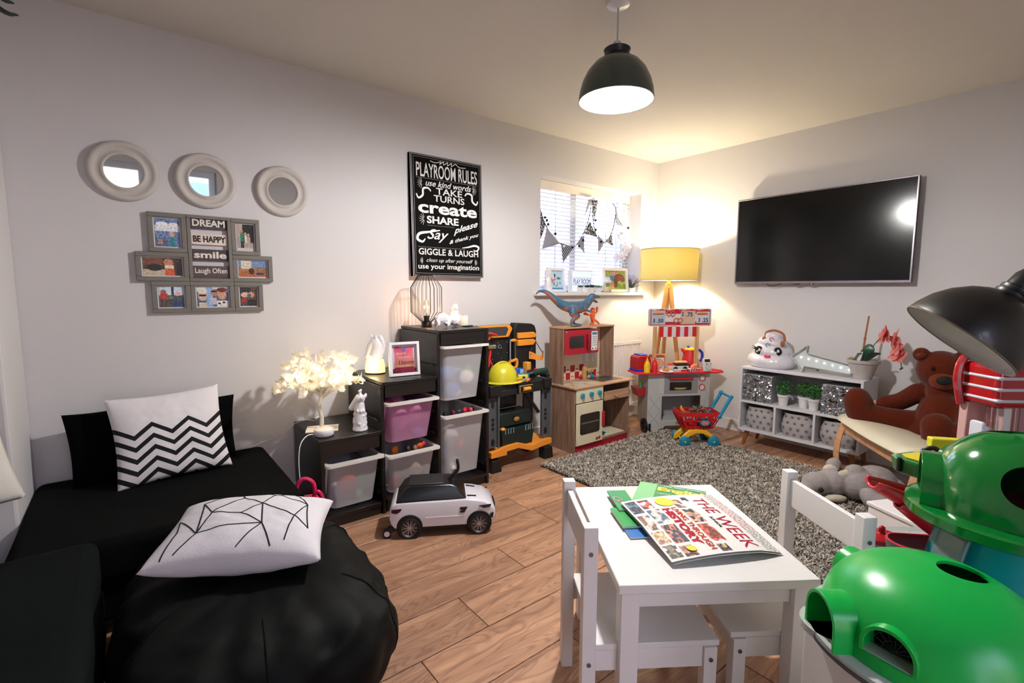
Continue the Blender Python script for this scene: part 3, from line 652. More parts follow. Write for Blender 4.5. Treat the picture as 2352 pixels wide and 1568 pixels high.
# ================================================================= STORAGE STAIR UNIT
st = thing('storage_unit', 'black brown stepped storage frame with plastic bins against the left wall', 'storage unit', (.70, 2.40, 0))
m_bw = M_wood('black_brown_wood', '#181211', '#0d0a09', .34, (2, 2, 40), bump=.05)
D = .475
def colm(x0, x1, h, name):
    b = B(); b.bb(x0, x1, 0, D, h-.018, h); b.o('top', m_bw, st, bev=.002)
    b = B(); b.bb(x0+.018, x1-.018, .004, .02, h-.085, h-.0185); b.o('top_rail', m_bw, st, bev=.001)
    b = B(); b.bb(x0+.018, x1-.018, .0, D, .05, .068); b.o('bottom_shelf', m_bw, st, bev=.001)
    b = B(); b.bb(x0+.018, x1-.018, .012, .028, 0, .0495); b.o('plinth', m_bw, st, bev=.001)
    b = B(); b.bb(x0+.018, x1-.018, D-.006, D, .069, h-.019); b.o('back_panel', m_bw, st, smooth=False)
xs = [0, .325, .665, 1.012]; hs_ = [.458, .715, .972]
for i in range(3): colm(xs[i], xs[i+1], hs_[i], i)
for x, h in ((.009, .458), (.325, .715-.019), (.665, .972-.019), (1.003, .972)):
    b = B(); b.bb(x-.009, x+.009, 0, D, 0, h-(.0185 if x in (.009, 1.003) else 0)); b.o('side_panel', m_bw, st, bev=.0015)
m_run = M('runner_black', '#1c1a1a', .3)
rn = None
for xi, h in ((1, .715), (2, .972), (3, .972)):
    for k in range(int((h-.15)/.13)):
        z_ = .12+k*.13
        if rn is None:
            b = B(); b.tube(smooth_path([(0, .02, 0), (0, .05, .006), (0, .1, 0), (0, .4, 0)], 4), .004, 5); rn = b.o('bin_runner', m_run, st); o = rn
        else: o = rn.copy(); COL.objects.link(o)
        o.location = (xs[xi]-.024, 0, z_)
# bins
m_bin = M_transl('frosted_bin_plastic', '#f2f0f3', .4, .38, .35); m_rim = M_transl('bin_rim_plastic', '#f1eee9', .3, 0, .3)
def bin_(x0, x1, z0, z1, lb, contents, label_seed, tint=None):
    w = x1-x0; t = thing('storage_bin', lb, 'bin', (.70+(x0+x1)/2, 2.40, z0), group='translucent bins in the stepped unit'); h = z1-z0
    b = B(); pb = rrect(-w/2+.035, .035, w/2-.035, .40, .035); pt = rrect(-w/2+.012, .0, w/2-.012, .44, .03)
    n = len(pb); A = [b._v((x, y, 0)) for x, y in pb]; C_ = [b._v((x, y, h-.012)) for x, y in pt]; b._f(A[::-1])
    for i in range(n): b._f([A[i], A[(i+1) % n], C_[(i+1) % n], C_[i]])
    b.o('tub', tint or m_bin, t, ang=70)
    b = B(); po = rrect(-w/2-.004, -.035, w/2+.004, .45, .02); pi_ = rrect(-w/2+.012, .0, w/2-.012, .44, .03); n = len(po)
    o0 = [b._v((x, y, h-.012)) for x, y in po]; o1 = [b._v((x, y, h)) for x, y in po]; i0 = [b._v((x, y, h-.012)) for x, y in pi_]; i1 = [b._v((x, y, h)) for x, y in pi_]
    for i in range(n):
        j = (i+1) % n; b._f([o0[i], o0[j], o1[j], o1[i]]); b._f([o1[i], o1[j], i1[j], i1[i]]); b._f([i1[i], i1[j], i0[j], i0[i]]); b._f([i0[i], i0[j], o0[j], o0[i]])
    b.o('rim', m_rim, t, ang=50)
    rr = random.Random(label_seed)
    for k, (cx, cy, cz, r, col) in enumerate(contents):
        b = B(); b.ell((cx*w, cy, cz*h), r, r*.6, r*.8, 10, 7, RZ(rr.random()*90)); o = b.o('toy', M('toy_'+col[1:], col, .5), t)
bin_(.024, .318, .085, .335, 'wide frosted bin in the low step, beside the pink bag', [(-.05, .09, .4, .055, '#c8502e'), (.25, .1, .35, .05, '#3f9a4a'), (-.25, .12, .3, .05, '#8d8fb0'), (0, .2, .3, .1, '#b7a7a0'), (.15, .08, .15, .03, '#5cc05c')], 1)
m_pink = M_transl('pink_tinted_bin', '#e6a6cc', .4, .3, .35)
bin_(.342, .652, .37, .60, 'frosted bin filled with pink toys, upper one of the middle step', [(-.1, .12, .5, .09, '#e58cc8'), (.2, .12, .6, .08, '#e79ad0'), (.2, .06, .12, .035, '#4f86c8'), (-.3, .1, .9, .03, '#b02a5a'), (0, .25, .6, .13, '#dd86c0')], 2, m_pink)
bin_(.342, .652, .085, .315, 'frosted bin with mixed toys, lower one of the middle step behind the toy car', [(-.2, .1, .15, .05, '#c83a3a'), (.2, .1, .3, .06, '#bda890'), (-.2, .1, .95, .03, '#d06a24'), (0, .06, .97, .028, '#1b1b1e'), (.12, .05, .96, .026, '#7a5a3a'), (.25, .07, .98, .024, '#c8562a'), (.35, .09, .97, .02, '#c8242c')], 3)
bin_(.682, .995, .555, .88, 'tall frosted bin at the top of the high column, blue and white shapes inside', [(-.25, .07, .5, .06, '#6c8cc8'), (.18, .07, .38, .055, '#f4efe4'), (.28, .09, .5, .045, '#3a9a56'), (-.1, .09, .15, .06, '#4f7dc0'), (.1, .2, .4, .1, '#a9a7b4'), (.0, .09, .1, .04, '#d8b8b0')], 4)
bin_(.682, .995, .1, .475, 'tall frosted bin in the high column under the tray of red and black toys', [(.05, .08, .45, .04, '#d8402c'), (-.3, .1, .3, .05, '#4b6690'), (.0, .2, .5, .11, '#b4a4a8'), (-.2, .06, .1, .04, '#d8d4d8'), (-.3, .07, .97, .022, '#151518'), (-.15, .06, .98, .024, '#6a1030'), (0, .06, .98, .022, '#2a2a30'), (.12, .06, .99, .026, '#b01830'), (.25, .06, .98, .022, '#d83a50'), (.34, .08, .99, .02, '#18181c')], 5)
bk = thing('magazine', 'thin magazines lying in the top bin of the high column', 'magazine', (1.55, 2.56, .888), 12)
b = B(); b.box(0, 0, 0, .24, .2, .004); b.o('cover', M('magazine_red_white', '#c9a0a8', .4, var=.5, vs=20), bk, smooth=False)
b = B(); b.box(.02, .02, .005, .2, .16, .004, RZ(8)); b.o('cover', M('magazine_dark', '#3a3548', .4), bk, smooth=False)
# ---- things on the unit
# fairy light tree
tr = thing('fairy_light_tree', 'white leafed fairy light tree glowing on the lowest step', 'lamp', (.775, 2.62, .459))
m_br = M('white_branch', '#cfc8bb', .6); m_leaf = M_transl('white_silk_leaf', '#f4f0e8', .45, 0, .8)
b = B(); b.prism([(-.075, -.06), (.085, -.06), (.085, .06), (-.075, .06)], 0, .006, RZ(-20)); b.o('base_plate', M('ivory_plate', '#e5dccb', .5), tr, bev=.001)
b = B(); b.tube(smooth_path([(0, 0, .005), (.004, 0, .06), (-.006, .002, .12), (.004, 0, .18), (.012, 0, .235)], 6), [.012-.005*i/24 for i in range(25)], 8); b.o('trunk', m_br, tr)
rnd = random.Random(3); ends = []
for k in range(24):
    a = 2*pi*k/24+rnd.uniform(-.1, .1); r_ = rnd.uniform(.5, 1); ex, ey = .225*r_*cos(a), .15*r_*sin(a); ez = .275+(.12 if k % 3 == 0 else -.06 if k % 3 == 1 else .03)*(1.3-r_)*1.3; z0 = rnd.uniform(.15, .235)
    pth = smooth_path([(.004, 0, z0), (ex*.35, ey*.35, (z0+ez)/2+.01), (ex*.75, ey*.75, ez), (ex, ey, ez-.02)], 5)
    b = B(); b.tube(pth, [.004-.0025*i/15 for i in range(16)], 5); b.o('branch', m_br, tr); ends.append(pth)
lf = [(0, 0), (.3, .1), (.28, .28), (.55, .22), (.5, .45), (.85, .5), (.6, .65), (.7, .9), (.4, .8), (.32, 1.1), (.12, .85), (0, 1.35)]
lf = lf+[(-x, y) for x, y in lf[::-1] if x > 0]
lfs = None; cnt = 0
for pth in ends:
    for q in (4, 6, 8, 9, 10, 11, 12, 13, 14, 15, 15):
        if cnt >= 260: break
        sc = rnd.uniform(.026, .038)
        if lfs is None:
            b = B(); c0 = b._v((0, .55, .12)); vs = [b._v((x, y, -abs(x)*.15)) for x, y in lf]
            for i in range(len(vs)): b._f([c0, vs[i], vs[(i+1) % len(vs)]])
            lfs = b.o('leaf', m_leaf, tr, smooth=False); o = lfs
        else: o = lfs.copy(); COL.objects.link(o)
        o.location = pth[q]+Vector((rnd.uniform(-.02, .02), rnd.uniform(-.02, .02), rnd.uniform(-.015, .02))); o.scale = (sc*1.15, sc, sc)
        o.rotation_euler = (rnd.uniform(.5, 2.4), rnd.uniform(-.8, .8), rnd.uniform(-3.1, 3.1)); cnt += 1
m_led = M('warm_led', '#fff3d8', .4, emit=40, ecol='#ffdfa0'); ld = None
for i, pth in enumerate(ends):
    for q in (9, 15):
        if ld is None: b = B(); b.ell((0, 0, 0), .0034, seg=8, rings=6); ld = b.o('led', m_led, tr); o = ld
        else: o = ld.copy(); COL.objects.link(o)
        o.location = pth[q]+Vector((0, -.012, .006))
for dx, dy in ((-.13, -.03), (.0, .05), (.12, -.05), (.03, -.1)): lamp('tree_glow', (.775+dx, 2.62+dy, .459+.31), P_TREE*1.2, (1, .87, .68), .03)
# smart speaker puck
sp = thing('smart_speaker', 'small round white speaker puck in front of the fairy light tree', 'speaker', (.752, 2.50, .459))
b = B(); b.lathe([(0, 0), (.042, 0), (.048, .006), (.049, .022), (.047, .032), (.043, .036), (0, .036)], 40); b.o('body', M('white_plastic', '#d9d7dd', .35), sp, ang=60)
b = B(); b.lathe([(0, .0363), (.040, .0363), (.041, .0355)], 40); b.o('top_cap', M('pale_top', '#e8e2d8', .5), sp)
b = B(); b.tube(smooth_path([(-.045, 0, .015), (-.085, 0, .012), (-.125, -.03, -.02), (-.14, -.05, -.1), (-.14, -.06, -.2)], 7), .0025, 6); b.o('cable', M('white_cable', '#e4e2e6', .4), sp)
# giraffe
gi = thing('giraffe_bust', 'white ceramic giraffe head and neck bust on the lowest step', 'ornament', (.935, 2.485, .459), -38); gi.scale = (1.12, 1.12, 1.12)
m_cer = M('white_ceramic', '#e2e0e6', .22, coat=.3)
b = B(); b.lathe([(0, 0), (.036, 0), (.036, .006), (.032, .02), (.029, .06), (.025, .1), (.022, .13), (.0, .14)], 20)
for k in range(9):
    t_ = k/8; b.ell((.002-.040*t_, 0, .150-.044*t_), .025-.011*t_, .022-.008*t_, .024-.010*t_, 14, 9)
for s_ in (-1, 1):
    b.cyl((.004, s_*.010, .165), (.004, s_*.011, .186), .0045, .004, 8).ell((.004, s_*.011, .188), .0065)
    b.ell((.020, s_*.030, .158), .007, .017, .010, m=RX(s_*20))
rg = random.Random(4)
for i in range(34):
    a = rg.uniform(0, 2*pi); zz = rg.uniform(.015, .11); b.ell((.030*cos(a)*(1-zz*1.2), .030*sin(a)*(1-zz*1.2), zz), .006, .006, .008, 8, 6)
organic(b, 'bust', m_cer, gi, .0028, 2)
# cable pile
cb = thing('fairy_light_cable', 'thin clear cable with loose loops along the wall behind the sofa', 'cable', (.42, 2.86, .365))
b = B(); b.tube(smooth_path([(0, 0, 0), (.06, -.01, .0), (.12, -.01, .015), (.2, -.02, .03), (.27, -.03, .09), (.33, -.06, .11), (.36, -.1, .11)], 8), .0016, 5); b.o('cord', M('clear_cable', '#d0ccc6', .3), cb)
b = B(); b.tube(smooth_path([(.1, -.01, .01), (.13, 0, .05), (.17, 0, .03), (.15, -.01, .0), (.2, 0, .04), (.23, 0, .02), (.26, -.01, .09)], 8), .0012, 5); b.o('cord', M('clear_cable'), cb)
b = B(); b.cyl((.37, -.08, .113), (.43, -.04, .125), .006); b.o('switch', M('white_plastic'), cb)
# unicorn night light
un = thing('unicorn_bust', 'white ceramic unicorn head night light glowing at the neck, on the middle step', 'lamp', (1.115, 2.70, .716), -38); un.scale = (1.0, 1.0, 1.0)
m_glow = M('glowing_ceramic', '#f6e7c0', .4, emit=.9, ecol='#f5d58a')
b = B(); b.lathe([(0, .004), (.056, .004), (.058, .012), (.056, .05), (.048, .085), (.036, .105), (.0, .108)], 28, sy=.72); b.o('neck', m_glow, un, ang=80)
b = B(); b.lathe([(0, 0), (.056, 0), (.057, .005), (0, .0055)], 28, sy=.74); b.o('base_ring', M('dark_base', '#2c2622', .5), un)
b = B()
for (p0, p1, r0, r1) in (((.012, 0, .10), (.018, 0, .150), .042, .034), ((.018, 0, .150), (.004, 0, .186), .034, .028), ((.004, 0, .186), (-.022, 0, .158), .028, .023), ((-.022, 0, .158), (-.042, 0, .098), .023, .0165)):
    for k in range(7): t_ = k/6; r = r0+(r1-r0)*t_; b.ell(Vector(p0).lerp(Vector(p1), t_), r, r*.78, r, 14, 9)
b.ell((-.044, 0, .094), .019, .016, .015)
for k in range(9): a = k/8; b.ell((.034+.018*sin(a*pi), 0, .095+.115*a), .014, .013, .013)
for s_ in (-1, 1): b.cyl((.010, s_*.014, .200), (.012, s_*.016, .232), .008, .003, 8)
b.cyl((-.012, 0, .205), (-.034, 0, .246), .007, .0015, 10)
organic(b, 'head', m_cer, un, .003, 3)
lamp('unicorn_glow', (1.06, 2.62, .76), P_HORSE*.6, (1, .82, .5), .04)
# framed unicorn print
fu = thing('framed_print', 'white framed pink watercolour print on the middle step', 'picture frame', (1.215, 2.53, .716), 0, rot=(rad(90-5), 0, rad(-6)))
w, h = .175, .19
b = B(); fr4(b, -w/2, 0, w/2, h, .015, .028); b.o('frame', M('white_frame', '#e3e1e5', .35), fu, bev=.001)
def watercol(u, v):
    n = mnoise.noise(Vector((u*4, v*4, 2)))*.12; e = .13+n*.4
    if u < e or u > 1-e*.7 or v > 1-e*.6: return hs('#ddd8e2') if v > .16 else (.5+n*2, .1, .25)
    if v < .2: r = mnoise.noise(Vector((u*40, v*40, 1))); return (.55+r*.4, .08+r*.1, .24+r*.2)
    t_ = (v-.2)/.8; a, c = hs('#e8a07e'), hs('#d84a83'); return tuple(a[i]*(1-t_)+c[i]*t_+n for i in range(3))
picture('print', w-.03, h-.03, 60, 64, watercol, fu, T(0, h/2, .006))
b = B(); b.text('Always be', -.045, .118, .06, .014, .0072, shear=.3).text('yourself be a', -.03, .096, .07, .013, .0072, shear=.3); b.o('white_script', M('script_white', '#f3ecee', .7), fu, smooth=False)
b = B(); b.text('Unicorn', -.03, .062, .088, .024, .0072, shear=.35, off=.01); b.o('dark_script', M('script_dark', '#4a3a4e', .7), fu, smooth=False)
b = B(); b.ell((.0, .147, .0075), .012, .006, .001, 10, 6).ell((.01, .152, .0075), .004, .005, .001, 8, 5).ell((-.012, .149, .0075), .005, .003, .001, 8, 5).box(-.006, .139, .0075, .003, .01, .001).box(.007, .139, .0075, .003, .01, .001); b.o('blue_motif', M('blue_ink', '#4f6fc0', .7), fu, kind='stuff')
b = B(); b.bb(-w/2+.015, w/2-.015, .015, h-.015, .018, .0195); b.o('pane', M_glass('frame_glass', gl=.03), fu, smooth=False)
# cage lamp
cl_ = thing('cage_lamp', 'black wire cage table lamp with lit filament bulb on the highest step', 'lamp', (1.455, 2.70, .973))
m_bk = M('matt_black_metal', '#101011', .4)
b = B(); b.lathe([(0, 0), (.032, 0), (.032, .028), (.03, .032), (0, .032)], 28); b.o('base', m_bk, cl_, ang=50)
b = B(); b.cyl((0, 0, .032), (0, 0, .068), .017); b.o('lamp_holder', m_bk, cl_, ang=50)
pr_ = [(.032, .03), (.095, .09), (.095, .24), (.048, .318)]; wr0 = None
for i in range(24):
    if wr0 is None: b = B(); b.tube([(r, 0, z_) for r, z_ in pr_], .0014, 5); wr0 = b.o('cage_wire', m_bk, cl_); o = wr0
    else: o = wr0.copy(); COL.objects.link(o)
    o.rotation_euler = (0, 0, 2*pi*i/24)
for r, z_ in ((.032, .031), (.048, .318)):
    b = B(); b.tube([(r*cos(2*pi*i/32), r*sin(2*pi*i/32), z_) for i in range(32)], .002, 6, True); b.o('cage_ring', m_bk, cl_)
b = B(); b.lathe([(.010, .068), (.013, .08), (.0165, .10), (.0165, .15), (.012, .163), (0, .168)], 20); b.o('bulb_glass', M_glass('bulb_glass', (1, .93, .8), .05), cl_)
b = B(); 
for s_ in (-1, 1): b.cyl((s_*.003, 0, .085), (s_*.003, 0, .15), .0011, seg=6)
b.tube([(.003, 0, .15), (0, 0, .153), (-.003, 0, .15)], .0011, 6); b.o('filament', M('hot_filament', '#ffb050', .4, emit=130, ecol='#ff9a40'), cl_, kind='stuff')
lamp('filament_glow', (1.47, 2.70, 1.09), P_CAGE, (1, .72, .42), .008)
# low poly animals + candle
def facet(name, lb, loc, blobs, rz):
    t = thing(name, lb, 'ornament', loc, rz); t.scale = (1.4, 1.4, 1.4); b = B()
    for c, r in blobs: b.ell(c, *r, seg=10, rings=7)
    o = b.o('figure', m_cer, t, smooth=False)
    md = o.modifiers.new('r', 'REMESH'); md.mode = 'VOXEL'; md.voxel_size = .006; md = o.modifiers.new('d', 'DECIMATE'); md.ratio = .09
    bpy.context.view_layer.update(); bake(o, False)
facet('bear_ornament', 'white faceted bear figurine standing on four legs beside the cage lamp', (1.50, 2.585, .973), [((0, 0, .038), (.036, .02, .022)), ((.036, 0, .032), (.018, .015, .016)), ((.052, 0, .026), (.009, .009, .008)), ((-.025, .011, .018), (.01, .009, .018)), ((-.025, -.011, .018), (.01, .009, .018)), ((.022, .011, .018), (.01, .009, .018)), ((.022, -.011, .018), (.01, .009, .018)), ((0, 0, .052), (.022, .012, .012))], -5)
facet('seated_fox_ornament', 'white faceted sitting animal figurine between bear figurine and candle', (1.60, 2.60, .973), [((0, 0, .028), (.028, .026, .028)), ((.0, 0, .052), (.022, .021, .025)), ((0, 0, .080), (.018, .017, .016)), ((-.012, -.006, .082), (.009, .007, .006)), ((.006, .009, .1), (.005, .004, .008)), ((.006, -.009, .1), (.005, .004, .008))], 40)
cd = thing('pillar_candle', 'short cream pillar candle on the highest step', 'candle', (1.685, 2.64, .973)); cd.scale = (1.15, 1.15, 1.15)
b = B(); b.lathe([(0, 0), (.026, 0), (.027, .003), (.027, .052), (.025, .055), (.02, .053), (0, .052)], 28); b.o('wax', M('cream_wax', '#e3ddd0', .6, ss=.2), cd, ang=50)
b = B(); b.cyl((0, 0, .052), (0, .001, .06), .001, seg=6); b.o('wick', m_bk, cd)
sd = thing('phone', 'flat dark device lying on the high column beside the candle', 'phone', (1.665, 2.56, .973), 20)
b = B(); b.box(0, 0, .003, .07, .035, .006); b.o('body', m_bk, sd, bev=.001)
# pink bag of dressing up things beside the unit
pk = thing('toy_handbag', 'hot pink plastic toy handbag squeezed between sofa and storage unit', 'toy bag', (.592, 2.26, 0), -20)
m_pk = M('hot_pink_plastic', '#e0245e', .35, var=.1, ss=.1)
b = B(); b.prism(rrect(-.055, 0, .055, .26, .03), -.03, .03, RX(90), taper=.9); b.o('bag_body', m_pk, pk, bev=.008)
b = B(); b.tube(smooth_path([(-.035, 0, .25), (-.04, 0, .31), (-.01, 0, .345), (.03, 0, .32), (.035, 0, .25)], 7), .009, 8); b.o('handle', m_pk, pk)
b = B(); b.tube(smooth_path([(.02, -.02, .25), (.05, -.03, .29), (.07, -.02, .24), (.06, -.03, .14), (.05, -.03, .03)], 7), .008, 8); b.o('strap', m_pk, pk)
# ================================================================= TOY WORKBENCH
wbh = thing('toy_workbench', 'black and orange folding toy workbench with pegboard between storage unit and toy kitchen', 'toy workbench', (2.06, 2.52, 0))
m_bp = M('bench_black_plastic', '#121314', .5, var=.2); m_or = M('bench_orange', '#e8912e', .45); m_gy = M('bench_grey_leg', '#4c4c50', .55)
b = B(); b.prism(rrect(-.26, .0, .27, .26, .02), .535, .575); b.bb(-.26, .27, -.004, .012, .50, .54); b.o('bench_top', m_bp, wbh, bev=.004)
for x0, x1 in ((-.262, -.17), (-.03, .05), (.21, .275)):
    b = B(); b.bb(x0, x1, -.018, .012, .515, .582); b.o('clamp_block', m_bp, wbh, bev=.004)
for x in (-.215, .25):
    for y_ in (0.0, .2):
        b = B(); hw = .033
        pts = rrect(-hw, .16, hw, .52, .004); b.prism(pts, -.02, 0, T(x, y_+.02, 0) @ RX(90)); lg = b.o('leg', m_gy, wbh, bev=.002)
        b = B(); b.bb(x+.028, x+.036, y_-.006, y_+.03, .16, .52); b.o('leg_edge', M('bench_grey_edge', '#66666a', .5), lg, bev=.001)
        if y_ == 0:
            for z0 in (.45, .20):
                b = B(); s_ = 1 if z0 == .20 else -1
                b.prism([(-.011, -.022*s_), (.011, -.022*s_), (.011, .012*s_), (0, .024*s_), (-.011, .012*s_)], 0, .003, T(x-.002, y_+.0185, z0) @ RX(90)); b.o('slot', M('hole_black', '#050505', .9), lg, smooth=False)
            for z0 in (.29, .32, .35):
                b = B(); b.lathe([(0, 0), (.010, 0), (.010, .003), (0, .003)], 14, T(x-.002, y_+.0185, z0) @ RX(90)); b.o('hole', M('hole_black'), lg, smooth=False)
        b = B(); b.prism([(x-.035, 0), (x+.045, 0), (x+.035, .085), (x-.035, .085)], -.05, .02, T(0, y_, 0) @ RX(90)); b.o('foot', m_bp, wbh, bev=.004)
for y_ in (0.0, .2):
    b = B(); b.prism([(-.25, .10), (-.12, .10), (-.12, .125), (-.02, .128), (.10, .085), (.17, .095), (.285, .105), (.285, .145), (.17, .138), (.10, .125), (-.02, .165), (-.12, .162), (-.25, .14)], -.015, .012, T(0, y_, 0) @ RX(90)); b.o('orange_brace', m_or, wbh, bev=.003)
b = B(); b.bb(-.25, .285, .0, .2, .125, .137); b.o('lower_shelf', m_or, wbh, bev=.002)
b = B(); b.cyl((.08, .06, .50), (.22, .06, .33), .012, seg=10); b.o('diagonal_strut', m_bp, wbh)
b = B(); b.box(.035, -.021, .535, .115, .006, .05); b.o('level_frame', M('level_gold', '#b99b5a', .5), wbh, bev=.002)
b = B(); b.box(.035, -.025, .535, .107, .004, .042); b.o('level_window', M('hole_black'), wbh, smooth=False)
b = B(); b.cyl((.005, -.027, .535), (.065, -.027, .535), .014, seg=12); b.o('level_vial', M('vial_orange', '#f0a030', .25), wbh)
# pegboard
m_pg2 = M('pegboard_black', '#0e0f10', .6)
b = B(); b.bb(-.29, .115, .24, .262, .575, .955); b.o('pegboard', m_pg2, wbh, bev=.004)
b = B(); b.prism([(.105, .575), (.315, .575), (.315, .90), (.30, .94), (.27, .955), (.13, .965), (.105, .93)], -.275, -.20, RX(90)); b.o('side_case', m_pg2, wbh, bev=.006)
b = B()
for z_ in (.865, ): b.prism([(.125, z_-.012), (.285, z_-.012), (.30, z_+.012), (.275, z_+.03), (.125, z_+.03)], -.2, -.178, RX(90))
b.o('case_latch', m_or, wbh, bev=.004)
b = B(); b.prism([(.125, .80), (.27, .80), (.295, .83), (.27, .845), (.125, .845)], -.2, -.178, RX(90)); b.o('case_handle', m_or, wbh, bev=.004)
b = B(); b.prism([(-.19, .955), (.08, .955), (.105, .925), (.07, .865), (-.165, .865), (-.20, .925)], -.24, -.215, RX(90)); b.o('top_handle', m_or, wbh, bev=.006)
b = B(); b.prism([(-.12, .942), (.045, .942), (.06, .925), (.04, .882), (-.115, .882), (-.13, .925)], -.214, -.210, RX(90)); b.o('handle_hole', M('handle_grey', '#3a3c40', .4), wbh, smooth=False)
ph0 = None
for i in range(5):
    for j in range(7):
        if ph0 is None: b = B(); b.lathe([(0, 0), (.0035, 0), (.0035, .001), (0, .0012)], 10, RX(90)); ph0 = b.o('peg_hole', M('peg_hole_grey', '#8c8c90', .5), wbh, smooth=False); o = ph0
        else: o = ph0.copy(); COL.objects.link(o)
        o.location = (-.25+i*.08+(j % 2)*.03, .2385, .60+j*.038)
b = B(); b.lathe([(.016, 0), (.016, .006), (.009, .008), (.009, 0)], 20, T(.0, .239, .80) @ RX(90)); b.o('silver_dial', M('chrome'), wbh)
b = B(); b.tube(smooth_path([(.31, .24, .885), (.34, .22, .80), (.37, .19, .735)], 6), .003, 6); b.tube(smooth_path([(.305, .24, .865), (.27, .2, .80), (.235, .17, .73)], 6), .003, 6)
b.o('goggle_strap', m_bp, wbh, kind='stuff')
# tools on the bench: each a thing
sw = thing('toy_hacksaw', 'toy hacksaw with orange grip and grey bow hanging on the pegboard', 'toy saw', (2.155, 2.72, .64))
b = B(); b.tube(smooth_path([(-.025, 0, .05), (-.025, 0, .19), (-.015, 0, .205), (.02, 0, .2)], 4), .005, 8); b.o('bow', M('saw_grey', '#9c9ca4', .35), sw)
b = B(); b.bb(.018, .026, -.002, .002, .05, .2); b.o('blade', M('chrome'), sw)
b = B(); b.tube(smooth_path([(-.03, 0, .055), (-.032, 0, .01), (-.01, 0, .0), (.03, 0, .01), (.032, 0, .06), (0, 0, .055), (-.03, 0, .055)], 5), .011, 8); b.o('grip', m_or, sw)
b = B(); b.ell((.005, 0, .202), .03, .01, .012); b.o('tip', m_or, sw)
gg = thing('toy_goggles', 'orange toy safety goggles hanging from the right of the pegboard', 'toy goggles', (2.36, 2.70, .715))
b = B(); b.grid(lambda u, v: (-.07+.14*u, -.045*sin(pi*u), .015*(v-.5)*2*(1+.9*abs(2*u-1))+.012*cos(2*pi*u)), 20, 5); b.grid(lambda u, v: (-.07+.14*u, -.040*sin(pi*u)+.003, .015*(v-.5)*2*(1+.9*abs(2*u-1))+.012*cos(2*pi*u)), 20, 5); b.o('visor', m_or, gg)
hm = thing('toy_hammer', 'red and silver toy hammer hanging at the left of the pegboard', 'toy hammer', (1.915, 2.70, .70))
b = B(); b.tube(smooth_path([(0, 0, 0), (.02, 0, .05), (.02, 0, .1), (-.01, 0, .15), (.02, 0, .17)], 5), .009, 8); b.o('red_grip', M('tool_red', '#d8281e', .4), hm)
b = B(); b.cyl((-.03, -.01, .115), (.055, -.01, .11), .014, .018); b.o('head', M('chrome'), hm)
b = B(); b.tube([(-.03, 0, .2), (.03, 0, .205), (.085, 0, .188)], .007, 8); b.o('red_hook', M('tool_red'), hm)
sc = thing('toy_pliers', 'red toy pliers hanging below the toy hammer', 'toy pliers', (1.93, 2.70, .60))
b = B(); b.tube(smooth_path([(-.02, 0, 0), (-.015, 0, .06), (.0, 0, .1), (.0, 0, .14)], 5), .008, 8); b.o('handle', M('tool_red'), sc)
b = B(); b.tube(smooth_path([(.03, 0, .02), (.03, 0, .07), (.01, 0, .11), (.0, 0, .14)], 5), .007, 8); b.o('handle', M('tool_red'), sc)
ht = thing('toy_hard_hat', 'yellow toy hard hat lying on the toy workbench', 'toy helmet', (1.97, 2.60, .576), -10)
m_ye = M('hat_yellow', '#ccc22c', .3)
b = B(); b.lathe([(.105, .012), (.106, .025), (.098, .07), (.075, .11), (.04, .13), (0, .136)], 36, sx=1, sy=.86); b.o('shell', m_ye, ht, ang=70)
b = B(); b.lathe([(.095, .008), (.10, .004), (.125, .006), (.108, .016)], 36, T(.012, 0, 0), sx=1.08, sy=.86); b.prism([(.09, -.07), (.13, -.062), (.165, -.03), (.172, 0), (.165, .03), (.13, .062), (.09, .07)], .004, .010); b.o('brim', m_ye, ht, kind=None)
b = B(); b.tube([(.1*cos(a), 0, .02+.122*sin(a)) for a in [rad(15+i*7.5) for i in range(21)]], .006, 8); b.o('ridge', m_ye, ht)
b = B(); b.lathe([(0, 0), (.020, 0), (.018, .004), (0, .004)], 8, T(.088, -.045, .05) @ RY(62) @ RX(18)); b.o('badge', M('badge_red', '#a83038', .5), ht)
b = B(); b.lathe([(0, .004), (.011, .004), (0, .0055)], 4, T(.088, -.045, .05) @ RY(62) @ RX(18)); b.o('badge_centre', M('badge_cream', '#e6e0c8', .5), ht)
def smallbox(name, lb, cat, loc, rz, dims, col, extra=None, bev=.006):
    t = thing(name, lb, cat, loc, rz); b = B(); b.box(0, 0, dims[2]/2, *dims); b.o('body', M('plastic_'+col[1:], col, .35), t, bev=bev)
    if extra:
        for nm, args, c2 in extra: b = B(); b.box(*args); b.o(nm, M('plastic_'+c2[1:], c2, .35), t, bev=min(bev, .003))
    return t
smallbox('toy_block_plane', 'blue toy tool case with wooden base behind the hard hat', 'toy tool', (2.12, 2.66, .60), -8, (.14, .05, .05), '#1d56b8', [('wood_base', (0, 0, -.008, .13, .048, .015), '#caa077'), ('label_plate', (.045, -.027, .03, .03, .003, .03), '#9fb4cf')])
smallbox('toy_square', 'teal toy tool lying below the blue tool case', 'toy tool', (2.135, 2.60, .577), -30, (.11, .035, .045), '#1c6f88')
smallbox('toy_level', 'yellow toy spirit level beside the hard hat brim', 'toy tool', (2.12, 2.575, .577), -14, (.09, .014, .04), '#d4cf32', [('bubble', (.01, -.009, .022, .02, .004, .014), '#1b1c1c')])
smallbox('toy_wood_block', 'orange and brown toy tool leaning at the pegboard foot', 'toy tool', (2.235, 2.66, .577), 10, (.04, .05, .11), '#e0a040', [('brown_face', (-.01, -.028, .03, .045, .005, .055), '#5a3038')])
dr = thing('toy_drill', 'dark green and black toy power drill at the right end of the workbench', 'toy drill', (2.27, 2.61, .576), -10)
